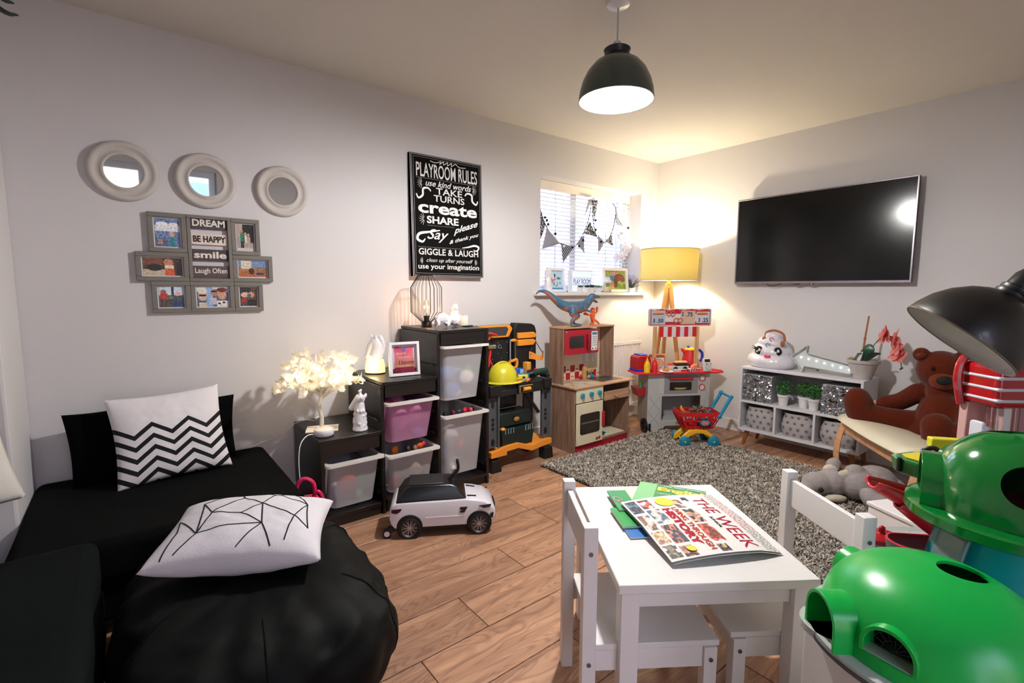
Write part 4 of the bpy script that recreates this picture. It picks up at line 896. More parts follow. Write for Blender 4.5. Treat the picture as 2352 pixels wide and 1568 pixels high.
b = B(); b.cyl((-.02, 0, .035), (.10, 0, .045), .026, .022, 18); b.o('motor_body', M('drill_green', '#16352f', .4), dr, bev=.003)
b = B(); b.cyl((-.02, 0, .035), (-.07, 0, .03), .02, .010, 14); b.o('chuck', m_bk, dr)
b = B(); b.box(.06, -.035, .02, .035, .07, .03, RZ(20)); b.o('grip', m_bk, dr, bev=.006)
b = B(); b.box(.0, -.005, .064, .02, .012, .008); b.o('trigger', M('tool_red'), dr, bev=.002)
for nm, lb, x, y_, rz, c1, L in (('toy_screwdriver', 'silver and black toy screwdriver in front of the hard hat brim', 2.13, 2.545, 10, '#8a8a90', .10), ('toy_screwdriver', 'red toy tool handle on the bench front edge', 2.08, 2.54, 4, '#c02038', .10), ('toy_screwdriver', 'orange toy screwdriver lying on the bench front edge', 2.135, 2.526, 32, '#f08030', .07)):
    t = thing(nm, lb, 'toy tool', (x, y_, .576), rz); b = B(); b.cyl((-L/2, 0, .011), (L*.2, 0, .011), .009, .011, 12); b.o('handle', M('plastic_'+c1[1:], c1, .35), t, bev=.002)
    b = B(); b.cyl((L*.2, 0, .011), (L*.55, 0, .011), .003, seg=8); b.o('shaft', M('chrome'), t)
# green case below
gc2 = thing('toy_tool_case', 'open dark green toy tool case standing on the lower shelf of the workbench', 'toy case', (2.05, 2.60, .138))
m_dg = M('case_green', '#0d1c19', .4, coat=.2)
b = B(); b.prism([(-.13, 0), (.13, 0), (.15, .13), (-.14, .13)], -.07, .07, RX(90)); b.o('case_bottom', m_dg, gc2, bev=.006)
b = B(); b.prism([(-.13, .135), (.14, .135), (.15, .21), (.13, .235), (-.13, .235)], -.08, .04, RX(90)); b.o('middle_tray', m_dg, gc2, bev=.008)
b = B(); b.prism([(-.13, .24), (.10, .24), (.10, .37), (-.13, .37)], -.10, -.07, RX(90)); b.o('lid', M('lid_smoke', '#1d1f20', .25), gc2, bev=.006)
for x in (-.10, -.055, .075, .115):
    b = B(); b.tube([(x-.012, -.075, .10), (x-.012, -.075, .135), (x+.012, -.075, .135), (x+.012, -.075, .10)], .005, 6); b.o('grey_latch', M('latch_grey', '#6f8280', .4), gc2)
b = B(); b.ell((.0, -.055, .185), .025, .006, .016); b.o('orange_logo_disc', M('disc_ochre', '#a8782c', .5), gc2)
b = B(); b.ell((-.115, -.05, .128), .02, .02, .014); b.o('orange_piece', m_or, gc2)
# ================================================================= TOY KITCHEN
tk = thing('toy_kitchen', 'wooden toy kitchen with red microwave, cream oven and sink under the window', 'toy kitchen', (2.515, 2.455, 0))
m_kw = M_wood('kitchen_walnut', '#a08068', '#74594a', .5, (30, 30, 3)); m_kt = M_wood('kitchen_top_wood', '#c9a07c', '#aa8263', .45, (3, 30, 30)); m_cr = M('kitchen_cream', '#ddd2b4', .5); m_kr = M('kitchen_red', '#a8182c', .45)
Wk, Dk, Hk, Ht = .63, .275, .495, .925
for x in (0, Wk-.014): b = B(); b.bb(x, x+.014, .0, Dk, 0, Hk-.013); b.o('side_panel', m_kw, tk, bev=.0015)
for x in (0, Wk-.074): b = B(); b.bb(x, x+.014 if x == 0 else Wk-.06, .125, Dk, Hk, Ht-.012); b.o('upper_side_panel', m_kw, tk, bev=.0015)
for z_ in (.60, .70, .80): pass
b = B(); b.bb(.3, .312, .0, Dk, .05, Hk-.013); b.o('divider', m_kw, tk, smooth=False)
b = B(); b.bb(-.012, Wk+.03, -.022, Dk, Hk-.013, Hk); b.o('worktop', m_kt, tk, bev=.002)
b = B(); b.bb(-.004, Wk-.056, .12, Dk, Ht-.012, Ht); b.o('top_board', m_kt, tk, bev=.002)
b = B(); b.bb(.014, Wk-.014, .004, .02, 0, .048); b.o('red_plinth', m_kr, tk, bev=.001)
b = B(); b.bb(.014, Wk-.014, .0, Dk, .05, .062); b.o('bottom_shelf', m_kw, tk, bev=.001)
b = B(); b.bb(.014, Wk-.014, Dk-.008, Dk, .063, Hk-.014); b.o('back_panel', m_kw, tk, smooth=False)
b = B(); b.bb(.014, .30, -.012, .0, .375, Hk-.016); b.o('knob_panel', m_cr, tk, bev=.002)
m_tl = M('knob_teal', '#1a8a9c', .3)
for i, x in enumerate((.065, .16, .25)):
    b = B(); b.lathe([(0, 0), (.026, 0), (.026, .0015), (0, .0015)], 24, T(x, -.0125, .432) @ RX(90)); b.o('dial_ring', M('dial_pale', '#cfd8b8', .5), tk, smooth=False)
    b = B(); b.lathe([(0, 0), (.018, 0), (.017, .016), (0, .018)], 20, T(x, -.014, .432) @ RX(90)).box(x, -.034, .432, .010, .012, .032); b.o('knob', m_tl if i else M('knob_blue', '#3c8aa8', .3), tk, bev=.001)
b = B(); b.bb(.016, .298, -.014, -.001, .056, .368); dd = b.o('oven_door', m_cr, tk, bev=.003)
b = B(); b.prism(rrect(.05, .135, .262, .29, .018), 0, .002, T(0, -.0145, 0) @ RX(90)); b.o('oven_window', M('oven_glass', '#2c2420', .12), dd, smooth=False)
b = B(); b.bb(.058, .254, -.0175, -.0168, .215, .226); b.o('oven_rack', M('rack_brown', '#6a554a', .5), dd, smooth=False)
b = B(); b.bb(.284, .302, -.036, -.015, .17, .285); b.o('door_handle', m_kr, dd, bev=.005)
b = B(); b.ell((.235, -.016, .082), .012, .003, .012).ell((.262, -.016, .085), .012, .003, .012); b.o('cherry_print', m_kr, dd, kind='stuff')
b = B(); b.bb(.325, Wk-.018, -.008, .004, .355, .425); dw = b.o('drawer_front', m_kt, tk, bev=.002)
b = B(); b.tube([(.45+.028*cos(rad(a)), -.016, .395+.020*sin(rad(a))) for a in range(-180, 1, 15)], .004, 6); b.o('drawer_handle', m_kt, dw)
b = B(); b.bb(.318, Wk-.02, .03, .24, .352, .358); b.o('drawer_bottom', m_kw, tk, smooth=False)
b = B(); b.bb(.33, .60, .02, .2, .0625, .070); b.o('cream_tray', m_cr, tk, bev=.001)
b = B(); b.bb(.34, .42, .05, .10, .0705, .078); b.o('teal_cloth', m_tl, tk, bev=.002)
# backsplash
b = B(); yb = Dk-.014
b.bb(.014, Wk-.075, yb, yb+.006, Hk, Hk+.12).bb(.014, .335, yb, yb+.006, Hk+.12, Ht-.2).bb(.335, .35, yb, yb+.006, Hk+.12, Ht-.02).bb(.425, .445, yb, yb+.006, Hk+.12, Ht-.02).bb(.52, Wk-.075, yb, yb+.006, Hk+.12, Ht-.02).bb(.35, .52, yb, yb+.006, Ht-.212, Ht-.19)
b.o('back_board', m_cr, tk, smooth=False)
tl0 = None
for r in range(2):
    for k in range(11):
        if (k+r) % 2 == 0: continue
        if r == 1 and k > 6: continue
        if tl0 is None: b = B(); b.bb(-.024, .024, -.002, 0, -.027, .027); tl0 = b.o('red_tile', m_kr, tk, smooth=False); o = tl0
        else: o = tl0.copy(); COL.objects.link(o)
        o.location = (.038+k*.0505, yb, Hk+.029+r*.056)
for k in range(11):
    for r in range(2):
        if (k+r) % 2 == 1 or (r == 1 and k > 6): continue
        b = B(); x = .038+k*.0505; z_ = Hk+.022+r*.056; b.ell((x-.007, yb-.001, z_), .006, .001, .006, 8, 5).ell((x+.008, yb-.001, z_), .006, .001, .006, 8, 5); b.o('cherry_print', m_kr, tk, kind='stuff')
b = B(); b.lathe([(0, 0), (.055, 0), (.055, .004), (0, .004)], 32, T(.06, yb-.001, .68) @ RX(90)); ck = b.o('clock_rim', M('clock_teal', '#4c8c96', .5), tk, ang=30)
b = B(); b.lathe([(0, .0042), (.050, .0042), (.050, .005), (0, .005)], 32, T(.06, yb-.001, .68) @ RX(90)); b.o('clock_face', M('clock_white', '#e8e6e0', .5), ck, smooth=False)
b = B(); b.box(.06, yb-.007, .70, .006, .001, .04).box(.052, yb-.007, .675, .02, .001, .006, RY(30)); b.o('clock_hands', m_kr, ck, kind='stuff')
# microwave (a unit of its own in the frame)
mw = B(); mw.bb(.02, .385, .122, .24, .715, .90); mwo = mw.o('microwave', m_kr, tk, bev=.004)
b = B(); b.prism(rrect(.065, .765, .22, .855, .015), 0, .003, T(0, .1225, 0) @ RX(90)); b.o('microwave_window', M('oven_glass'), mwo, smooth=False)
b = B(); b.bb(.245, .275, .095, .121, .745, .865); b.o('microwave_handle', M('dark_red', '#80101f', .4), mwo, bev=.005)
b = B(); b.prism(rrect(.30, .735, .37, .885, .01), 0, .002, T(0, .1215, 0) @ RX(90)); kp = b.o('keypad', M('clock_white'), mwo, smooth=False)
b = B(); b.bb(.308, .362, .1185, .1194, .857, .876); b.o('display', m_tl, mwo, smooth=False)
b = B()
for i in range(3):
    for j in range(5): b.box(.318+i*.018, .119, .84-j*.016, .008, .001, .006)
b.o('key_print', M('print_dark_blue', '#28406c', .6), mwo, smooth=False, kind='stuff')
for x, c_ in ((.316, '#28406c'), (.352, '#b01830')): b = B(); b.ell((x, .119, .748), .007, .001, .007); b.o('round_key', M('key_'+c_[1:], c_, .5), mwo)
for z_ in (.72, .895): b = B(); b.ell((.032, .121, z_-.006), .008, .004, .008); b.o('hinge_screw', M('chrome'), mwo)
# hotplates, sink, tap
for nm, x, y_ in (('p', .10, .05), ('p', .23, .055), ('p', .155, .125), ('p', .05, .16)):
    b = B(); b.lathe([(0, 0), (.052, 0), (.052, .004), (.045, .006), (0, .006)], 32, T(x, y_, Hk)); b.o('hotplate', M('hotplate_grey', '#a9a79e', .4, var=.3, vs=120), tk, ang=30)
b = B(); b.bb(.34, .58, .03, .21, Hk+.0005, Hk+.003); sk = b.o('sink_rim', M('sink_steel', '#9aa0a8', .25, .9), tk, bev=.001)
b = B(); b.bb(.355, .565, .045, .195, Hk+.0032, Hk+.004); b.o('sink_basin', M('sink_inner', '#6e747c', .3, .9), sk, smooth=False)
b = B(); b.bb(.335, .365, .222, .246, Hk, Hk+.095).box(.40, .225, Hk+.07, .085, .016, .018).cyl((.435, .225, Hk+.045), (.435, .225, Hk+.065), .008); b.o('tap', M('tap_beech', '#c99e64', .45), tk, bev=.002, kind=None)
for x, c_ in ((.29, '#a8182c'), (.42, '#1a8a9c')): b = B(); b.ell((x, .215, Hk+.014), .017, .014, .015); b.o('tap_knob', M('knobc_'+c_[1:], c_, .4), tk)
# hook on the right
b = B(); b.ell((.392, .15, .79), .008, .01, .018); b.o('red_hook', m_kr, tk)
# cylinder jars behind the rings
for x in (.387, .483):
    b = B(); b.cyl((x, .285, .625), (x, .285, .71), .03, seg=20); b.o('white_canister', M('canister_lilac', '#cfcdd8', .5), tk)

# ================================================================= DINOSAUR AND SMALL MONSTER on the kitchen
dn = thing('toy_dinosaur', 'large blue and orange rubber tyrannosaur standing on the toy kitchen', 'toy dinosaur', (2.675, 2.64, Ht), -22)
def M_dino():
    m = bpy.data.materials.new('dino_skin'); m.use_nodes = True; n = m.node_tree.nodes; l = m.node_tree.links; p = n['Principled BSDF']
    tc = n.new('ShaderNodeTexCoord'); nz = n.new('ShaderNodeTexNoise'); nz.inputs['Scale'].default_value = 16; nz.inputs['Detail'].default_value = 4; l.new(tc.outputs['Object'], nz.inputs['Vector'])
    ge = n.new('ShaderNodeNewGeometry'); sp = n.new('ShaderNodeSeparateXYZ'); l.new(ge.outputs['Normal'], sp.inputs[0])
    ad = n.new('ShaderNodeMath'); ad.operation = 'MULTIPLY_ADD'; ad.inputs[1].default_value = .22; l.new(sp.outputs['Z'], ad.inputs[0]); l.new(nz.outputs[0], ad.inputs[2])
    r = n.new('ShaderNodeValToRGB'); r.color_ramp.elements[0].position = .36; r.color_ramp.elements[0].color = (*hx('#a8674c'), 1); r.color_ramp.elements[1].position = .50; r.color_ramp.elements[1].color = (*hx('#37607c'), 1)
    l.new(ad.outputs[0], r.inputs[0]); l.new(r.outputs[0], p.inputs['Base Color']); p.inputs['Roughness'].default_value = .45
    v = n.new('ShaderNodeTexVoronoi'); v.inputs['Scale'].default_value = 130; l.new(tc.outputs['Object'], v.inputs['Vector']); b_ = n.new('ShaderNodeBump'); b_.inputs['Strength'].default_value = .35; b_.inputs['Distance'].default_value = .003; l.new(v.outputs['Distance'], b_.inputs['Height']); l.new(b_.outputs[0], p.inputs['Normal'])
    return m
def chain(b, pts, rs, n=6):
    P = smooth_path(pts, n); N = len(P)
    for i, p in enumerate(P):
        t_ = i/(N-1)*(len(rs)-1); k = min(int(t_), len(rs)-2); r = rs[k]+(rs[k+1]-rs[k])*(t_-k)
        b.ell(p, r, seg=12, rings=8)
b = B()
chain(b, [(-.30, 0, .245), (-.27, 0, .268), (-.22, 0, .26), (-.16, 0, .215), (-.09, 0, .165), (-.02, 0, .145)], [.005, .010, .016, .026, .036, .044], 9)
chain(b, [(-.02, 0, .145), (.05, 0, .145), (.10, 0, .165), (.135, 0, .20)], [.046, .048, .036, .028], 6)
b.ell((.155, 0, .225), .034, .026, .027, m=RY(-15)); b.ell((.193, 0, .225), .030, .02, .016, m=RY(10)); b.ell((.175, 0, .195), .036, .016, .011, m=RY(28)); b.ell((.158, 0, .243), .02, .024, .01)
for s_, dx in ((-1, -.012), (1, .03)):
    b.ell((.0+dx, s_*.03, .115), .032, .022, .045, m=RY(20)); chain(b, [(.0+dx, s_*.034, .10), (.025+dx, s_*.036, .075), (-.012+dx, s_*.036, .045), (-.008+dx, s_*.036, .016)], [.024, .019, .013, .014], 5)
    b.ell((.012+dx, s_*.036, .010), .034, .022, .010)
    for q in (-1, 0, 1): b.ell((.042+dx, s_*.036+q*.014, .008), .016, .006, .008)
    chain(b, [(.09, s_*.03, .135), (.115, s_*.035, .115), (.135, s_*.033, .122)], [.011, .008, .005], 4)
organic(b, 'body', M_dino(), dn, .0045, 2)
b = B()
for i in range(7):
    for s_ in (-1, 1): b.cyl((.170+i*.007, s_*.0155, .213), (.171+i*.007, s_*.0155, .204), .0022, .0004, 5)
b.o('teeth', M('ivory_tooth', '#e6dfcc', .4), dn, kind='stuff')
b = B(); b.ell((.168, -.022, .238), .004).ell((.168, .022, .238), .004); b.o('eye', M('eye_orange', '#d8902c', .2), dn, kind='stuff')
cr = thing('toy_monster', 'small red and orange rubber monster facing the dinosaur on the toy kitchen', 'toy monster', (2.915, 2.66, Ht), -28)
m_ro = M('monster_orange', '#e0622c', .4, var=.35, vs=18)
b = B(); b.ell((0, 0, .07), .022, .02, .032).ell((0, 0, .11), .018).ell((-.012, 0, .106), .014, .012, .01)
for s_ in (-1, 1):
    chain(b, [(0, s_*.015, .05), (.004, s_*.022, .025), (0, s_*.02, .008)], [.012, .008, .008], 4); b.ell((-.006, s_*.022, .006), .014, .010, .006)
chain(b, [(-.01, -.01, .085), (-.04, -.012, .08), (-.055, -.01, .088)], [.009, .008, .01], 4); b.ell((-.066, -.01, .09), .016, .01, .012)
chain(b, [(.01, .01, .085), (.035, .01, .10), (.04, .01, .12)], [.009, .008, .01], 4); b.ell((.04, .01, .132), .012, .01, .014); chain(b, [(.015, 0, .04), (.045, 0, .02), (.06, 0, .006)], [.012, .009, .004], 4)
organic(b, 'body', m_ro, cr, .0032, 2)
b = B()
for i in range(7): a = rad(-70+i*24); b.cyl((.012*sin(a), 0, .118+.006*cos(a)), (.026*sin(a), 0, .118+.028*cos(a)), .004, .0005, 6)
b.o('head_spikes', M('tool_red'), cr, kind='stuff')
b = B(); b.ell((-.012, -.013, .118), .0035).ell((-.02, -.008, .116), .0035); b.o('eye', m_bk, cr, kind='stuff')

# ================================================================= WINDOW SILL THINGS
SZ = OZ0+.002; SY = 2.955
hs0 = thing('horse_head_ornament', 'white horse head ornament at the left end of the window sill', 'ornament', (2.675, 2.925, SZ))
b = B(); b.lathe([(0, 0), (.04, 0), (.035, .03), (.028, .09), (.02, .12), (0, .13)], 20); b.ell((.005, 0, .15), .028, .02, .04).ell((.035, 0, .125), .035, .015, .016, m=RY(38)); b.ell((-.005, .0, .19), .006, .006, .016)
for i in range(5): b.ell((-.022, 0, .1+i*.018), .012, .014, .012)
organic(b, 'head', m_cer, hs0, .0035, 3)
m_wf = M('sill_frame_white', '#eceaf0', .35)
def sill_frame(lb, x, w, h, f, rz, t=.022, dep=.02):
    r = thing('framed_picture', lb, 'picture frame', (x, SY+.005, SZ), 0, rot=(rad(90-7), 0, rad(rz))); b = B(); fr4(b, -w/2, 0, w/2, h, t, dep); b.bb(-w/2, w/2, 0, h, 0, .003); b.o('frame', m_wf, r, bev=.001)
    picture('print', w-2*t, h-2*t, 56, 48, f, r, T(0, h/2, .004)); return r
f1 = layers([('r', 0, .0, 1, .1, '#3a8fc0'), ('e', .45, .75, .06, .1, '#2c3450'), ('e', .4, .55, .1, .08, '#e06a84'), ('e', .2, .45, .06, .14, '#d87c8c'), ('e', .72, .6, .16, .06, '#5a6c84'), ('e', .1, .55, .06, .08, '#3b4a6c'), ('e', .35, .3, .05, .1, '#2f86b0'), ('e', .6, .3, .04, .12, '#d88898'), ('e', .8, .35, .04, .06, '#3a7c94'), ('e', .5, .2, .03, .06, '#44597c')], '#b8dcec', .03, 11)
sill_frame('white framed seaside drawing at the left of the window sill', 2.80, .23, .20, f1, 10)
f2 = layers([('r', 0, 0, 1, .3, '#6c8c3c'), ('r', 0, .3, .4, .5, '#b8a468'), ('e', .5, .85, .13, .12, '#c89a9c'), ('e', .4, .6, .22, .16, '#4c7cb0'), ('e', .7, .65, .24, .2, '#7c4a44'), ('e', .86, .55, .12, .14, '#8a5048'), ('r', .2, .05, .42, .45, '#b88a5c'), ('r', .45, .1, .62, .55, '#5a3a30')], '#98a860', .10, 12)
sill_frame('white framed photo of a child with a calf at the right of the window sill', 3.545, .31, .222, f2, -6, .026)
lb_ = thing('light_box', 'white cinema light box reading PLAY ROOM in the middle of the sill', 'light box', (3.05, SY, SZ), 0, rot=LW)
b = B(); b.bb(-.125, .125, 0, .185, 0, .045); b.o('case', M('lightbox_white', '#e6e8f2', .4), lb_, bev=.003)
b = B(); b.bb(-.115, .115, .01, .175, .045, .047); pnl = b.o('panel', M('lightbox_panel', '#cfdcf6', .5, emit=.35, ecol='#cfe0ff'), lb_, smooth=False)
b = B(); b.bb(-.115, .115, .060, .064, .0472, .0485).bb(-.115, .115, .118, .122, .0472, .0485); b.o('letter_rail', M('rail_blush', '#c8a8a0', .5), lb_, smooth=False, kind='stuff')
b = B(); b.text('PLAY ROOM', -.105, .070, .205, .042, .0475); b.o('letters', M('letter_navy', '#1c2a4c', .5), lb_, smooth=False)
m_pot = M('white_clay_pot', '#e2dfdf', .6); m_grn = M('leaf_green', '#3f7a34', .5, var=.4, vs=20)
def succulent(lb, x, y_, col, n=16, s=1.0, grp='succulents on the window sill', seed=0):
    r = thing('potted_succulent', lb, 'plant', (x, y_, SZ), group=grp); b = B(); b.lathe([(0, 0), (.024, 0), (.031, .042), (.028, .042), (.024, .036), (0, .036)], 20); b.o('pot', m_pot, r, ang=40)
    rr = random.Random(seed); b = B()
    for i in range(n):
        a = i*2.4; t_ = i/n; L = (.034*(1-t_)+.014)*s; el = rad(15+65*t_)
        p0 = Vector((0, 0, .038)); d = Vector((cos(a)*cos(el), sin(a)*cos(el), sin(el)))
        b.tube([p0, p0+d*L*.5, p0+d*L], [.004, .007, .001], 6, flat=(1, .5))
    b.o('leaves', M('succ_'+col[1:], col, .5), r, kind='stuff')
succulent('small dark green succulent in white pot, leftmost in front of the light box', 3.015, 2.90, '#2c4a2c', seed=1)
succulent('small spiky dark succulent in white pot right of the first on the sill', 3.10, 2.905, '#22382c', 22, 1.2, seed=2)
succulent('tall blue green succulent in white pot, third along the window sill', 3.165, 2.91, '#2a4038', 26, 1.5, seed=3)
succulent('bright green succulent in white pot beside the glass jar on the sill', 3.245, 2.90, '#4f8a34', 16, 1.1, seed=4)
jr = thing('glass_jar', 'glass jar with yellow wax and white lid on the window sill', 'jar', (3.36, 2.90, SZ))
b = B(); b.lathe([(0, 0), (.036, 0), (.038, .004), (.038, .075), (.03, .085)], 28); b.o('glass', M_glass('jar_glass', (.95, .95, 1), .1), jr)
b = B(); b.cyl((0, 0, .004), (0, 0, .05), .034, seg=24); b.o('wax', M('jar_wax', '#e8d9a0', .5), jr)
b = B(); b.lathe([(0, .085), (.034, .085), (.036, .09), (.034, .105), (.022, .108), (.026, .13), (0, .135)], 28); b.o('lid', M('lid_glassy_white', '#e4e6ee', .2), jr)
ob = thing('box_file', 'pale lilac box file standing at the right end of the sill', 'box', (3.745, 2.965, SZ))
b = B(); b.prism([(-.03, 0), (.035, 0), (.05, .14), (.0, .165)], -.05, .05, RX(90)); b.o('body', M('lilac_card', '#a9acd0', .6), ob, bev=.002)
b = B(); b.bb(-.045, -.032, -.05, .05, .0, .12); b.o('dark_spine', M('spine_dark', '#5a5c60', .6), ob, bev=.002)
ap = thing('green_leaf_plant', 'small plant with long dark green leaves leaning at the right end of the sill', 'plant', (3.70, 2.90, SZ))
b = B(); b.lathe([(0, 0), (.022, 0), (.028, .04), (0, .04)], 18); b.o('pot', m_pot, ap)
for a, L, el in ((-10, .15, 42), (0, .13, 55), (200, .09, 60), (-20, .11, 25), (120, .09, 65)):
    d = Vector((cos(rad(a))*cos(rad(el)), sin(rad(a))*cos(rad(el)), sin(rad(el)))); p0 = Vector((0, 0, .035))
    b = B(); b.tube([p0, p0+d*L*.4, p0+d*L+Vector((.02, 0, -.01))], [.006, .010, .001], 7, flat=(1, .25)); b.o('leaf', M('dark_leaf', '#23402c', .4), ap)
# white orchid
wo_ = thing('white_orchid', 'white orchid in full bloom in the right corner of the window', 'plant', (3.66, 3.0, SZ))
b = B(); b.lathe([(0, 0), (.035, 0), (.045, .09), (.04, .09), (.036, .08), (0, .08)], 22); b.o('pot', m_pot, wo_)
m_pt = M_transl('white_petal', '#f4f2f8', .4)
for sx in (-1, 1): b = B(); b.tube(smooth_path([(0, 0, .08), (sx*.02, -.01, .25), (sx*.04, -.03, .42), (sx*.03-.03, -.04, .50)], 6), .0022, 6); b.o('stem', M('stem_green', '#4a6a3c', .5), wo_)
rr = random.Random(5); fl0 = None
for i in range(20):
    if fl0 is None:
        b = B()
        for k in range(5):
            a = rad(90+72*k); m_ = T(.022*cos(a), .022*sin(a), 0) @ RZ(90+72*k)
            b.ell((0, 0, 0), .020, .013, .003, 10, 6, m_) if False else b.lathe([(0, 0), (1, .1), (0, .2)], 10, m_ @ SC(.021, .015, .01))
        fl0 = b.o('blossom', m_pt, wo_, kind=None); o = fl0
    else: o = fl0.copy(); COL.objects.link(o)
    o.location = (rr.uniform(-.09, .06), rr.uniform(-.07, 0), rr.uniform(.29, .53)); o.rotation_euler = (rad(90)+rr.uniform(-.6, .6), rr.uniform(-.6, .6), rr.uniform(-.8, .8)); s_ = rr.uniform(.75, 1.1); o.scale = (s_,)*3
for a, L in ((200, .12), (-30, .13), (100, .08), (250, .1)):
    d = Vector((cos(rad(a))*.75, sin(rad(a))*.4, .6)); p0 = Vector((0, 0, .085)); b = B(); b.tube([p0, p0+d*L*.5, p0+d*L], [.008, .02, .002], 8, flat=(1, .15)); b.o('leaf', M('dark_leaf'), wo_)
# bunting
bt = thing('bunting', 'black and white triangle bunting with pompoms draped across the small window', 'bunting', (0, 2.995, 0))
cpts = [(2.60, 1.93), (2.645, 1.84), (2.70, 1.73), (2.80, 1.62), (2.92, 1.57), (3.03, 1.565), (3.10, 1.63), (3.18, 1.75), (3.225, 1.88), (3.24, 1.98), (3.275, 1.985), (3.255, 1.87), (3.30, 1.70), (3.36, 1.645), (3.42, 1.63), (3.49, 1.68), (3.545, 1.80), (3.565, 1.93), (3.52, 1.985)]
b = B(); b.tube([Vector((x, 0, z_)) for x, z_ in [(p.x, p.z) for p in smooth_path([(x, 0, z_) for x, z_ in cpts], 6)]], .0035, 6); b.o('cord', m_ink, bt)
def M_flag(name, kind):
    m = bpy.data.materials.new(name); m.use_nodes = True; n = m.node_tree.nodes; l = m.node_tree.links; p = n['Principled BSDF']; tc = n.new('ShaderNodeTexCoord')
    mx = n.new('ShaderNodeMix'); mx.data_type = 'RGBA'; mx.inputs[6].default_value = (.012, .012, .016, 1); mx.inputs[7].default_value = (.40, .41, .50, 1)
    if kind == 'dots': t_ = n.new('ShaderNodeTexVoronoi'); t_.inputs['Scale'].default_value = 75; o_ = t_.outputs['Distance']; th = .56
    else:
        t_ = n.new('ShaderNodeTexWave'); t_.inputs['Scale'].default_value = 26 if kind == 'stripe' else 60; t_.inputs['Distortion'].default_value = 0 if kind == 'stripe' else 1.5; t_.bands_direction = 'DIAGONAL'; o_ = t_.outputs['Fac']; th = .5 if kind == 'stripe' else .2
    l.new(tc.outputs['Object'], t_.inputs['Vector']); g = n.new('ShaderNodeMath'); g.operation = 'GREATER_THAN'; g.inputs[1].default_value = th; l.new(o_, g.inputs[0]); l.new(g.outputs[0], mx.inputs[0]); l.new(mx.outputs[2], p.inputs['Base Color']); p.inputs['Roughness'].default_value = .9
    return m
fm = dict(d=M_flag('flag_dots', 'dots'), s=M_flag('flag_stripe', 'stripe'), g=M_flag('flag_grey', 'fine'))
for i, (pts, k) in enumerate(((((2.60, 1.90), (2.70, 1.73), (2.645, 1.60)), 'd'), (((2.71, 1.70), (2.86, 1.585), (2.665, 1.53)), 'g'), (((2.87, 1.59), (3.02, 1.565), (2.90, 1.43)), 's'), (((3.06, 1.60), (3.15, 1.68), (3.155, 1.52)), 'g'), (((3.14, 1.69), (3.215, 1.80), (3.31, 1.665)), 'd'), (((3.19, 1.98), (3.24, 1.985), (3.14, 1.83)), 'g'), (((3.23, 1.985), (3.315, 1.985), (3.27, 1.80)), 'd'), (((3.32, 1.69), (3.41, 1.63), (3.335, 1.53)), 'g'), (((3.42, 1.64), (3.50, 1.70), (3.53, 1.60)), 'd'), (((3.55, 1.93), (3.57, 1.80), (3.655, 1.79)), 's'))):
    b = B(); a, c, d = [Vector((x, 0, z_)) for x, z_ in pts]; dp = Vector((0, -.006-.003*(i % 3), 0))
    def fg(u, v, a=a, c=c, d=d): 
        p = a.lerp(c, u).lerp(d, v); return p+Vector((0, -.006-.004*sin(v*4+i)*v-.002*(i % 3), 0))
    b.grid(fg, 6, 6); fo = b.o('flag', fm[k], bt); md = fo.modifiers.new('solid', 'SOLIDIFY'); md.thickness = .0012
for i, (x, z_) in enumerate(((2.705, 1.76), (2.72, 1.73), (2.80, 1.66), (2.90, 1.565), (3.0, 1.56), (3.08, 1.575), (3.13, 1.63), (3.16, 1.71), (3.28, 1.81), (3.285, 1.73), (3.36, 1.63), (3.485, 1.73), (3.73, 1.78), (2.685, 1.78))):
    b = B(); b.ell((x, -.014, z_), .011, seg=10, rings=8); b.o('pompom', m_ink if i % 4 != 3 else M('pompom_white', '#e8e8f0', .9), bt)
# ================================================================= HOT DOG STALL
sl_ = thing('toy_food_stall', 'wooden toy hot dog stall with red counter and striped price board in the corner', 'toy food stall', (3.62, 2.315, 0), -30)
m_sg = M('stall_grey_board', '#b9bab8', .5); m_sk = M('stall_steel_print', '#8f8f90', .45); m_sr = M('stall_red', '#cf2430', .4); m_sw = M_wood('stall_side_wood', '#a89c90', '#8b7f75', .5, (30, 30, 3)); m_pine = M_wood('stall_pine', '#dcb584', '#c39762', .5, (30, 30, 3))
hw = .275
b = B(); b.bb(-hw, -hw+.012, .004, .2, .06, .508); b.o('side_panel', m_sw, sl_, bev=.001)
b = B(); b.bb(hw-.012, hw, .004, .2, .06, .508); b.o('side_panel', m_sw, sl_, bev=.001)
b = B(); b.bb(-hw, hw, .19, .2, .06, .508); b.o('back_panel', m_sw, sl_, smooth=False)
# front with opening: built of strips
b = B(); b.bb(-hw, hw, -.006, .004, .315, .508).bb(-hw, -.15, -.006, .004, .06, .315).bb(.20, hw, -.006, .004, .06, .315).bb(-.15, .20, -.006, .004, .06, .10); fp = b.o('front_panel', m_sg, sl_, smooth=False)
b = B(); b.bb(-.15, .2, .0, .19, .10, .106); b.o('shelf', m_sg, sl_, smooth=False)
b = B(); b.bb(-.152, .202, .16, .189, .107, .315); b.o('recess_back', M('recess_grey', '#9a9a9c', .6), sl_, smooth=False)
b = B()
for s_, zz in ((-1, 1), (1, 1)):
    b.tube([(-hw+.01, -.007, .07), (-.16, -.007, .19), (-hw+.01, -.007, .31)], .0012, 4); b.tube([(-.17, -.007, .07), (-hw+.01, -.007, .19), (-.17, -.007, .31)], .0012, 4); break
b.tube([(hw-.01, -.007, .07), (.21, -.007, .19), (hw-.01, -.007, .31), (.21, -.007, .42)], .0012, 4)
b.o('quilt_lines', M('quilt_line', '#98938c', .6), fp, smooth=False, kind='stuff')
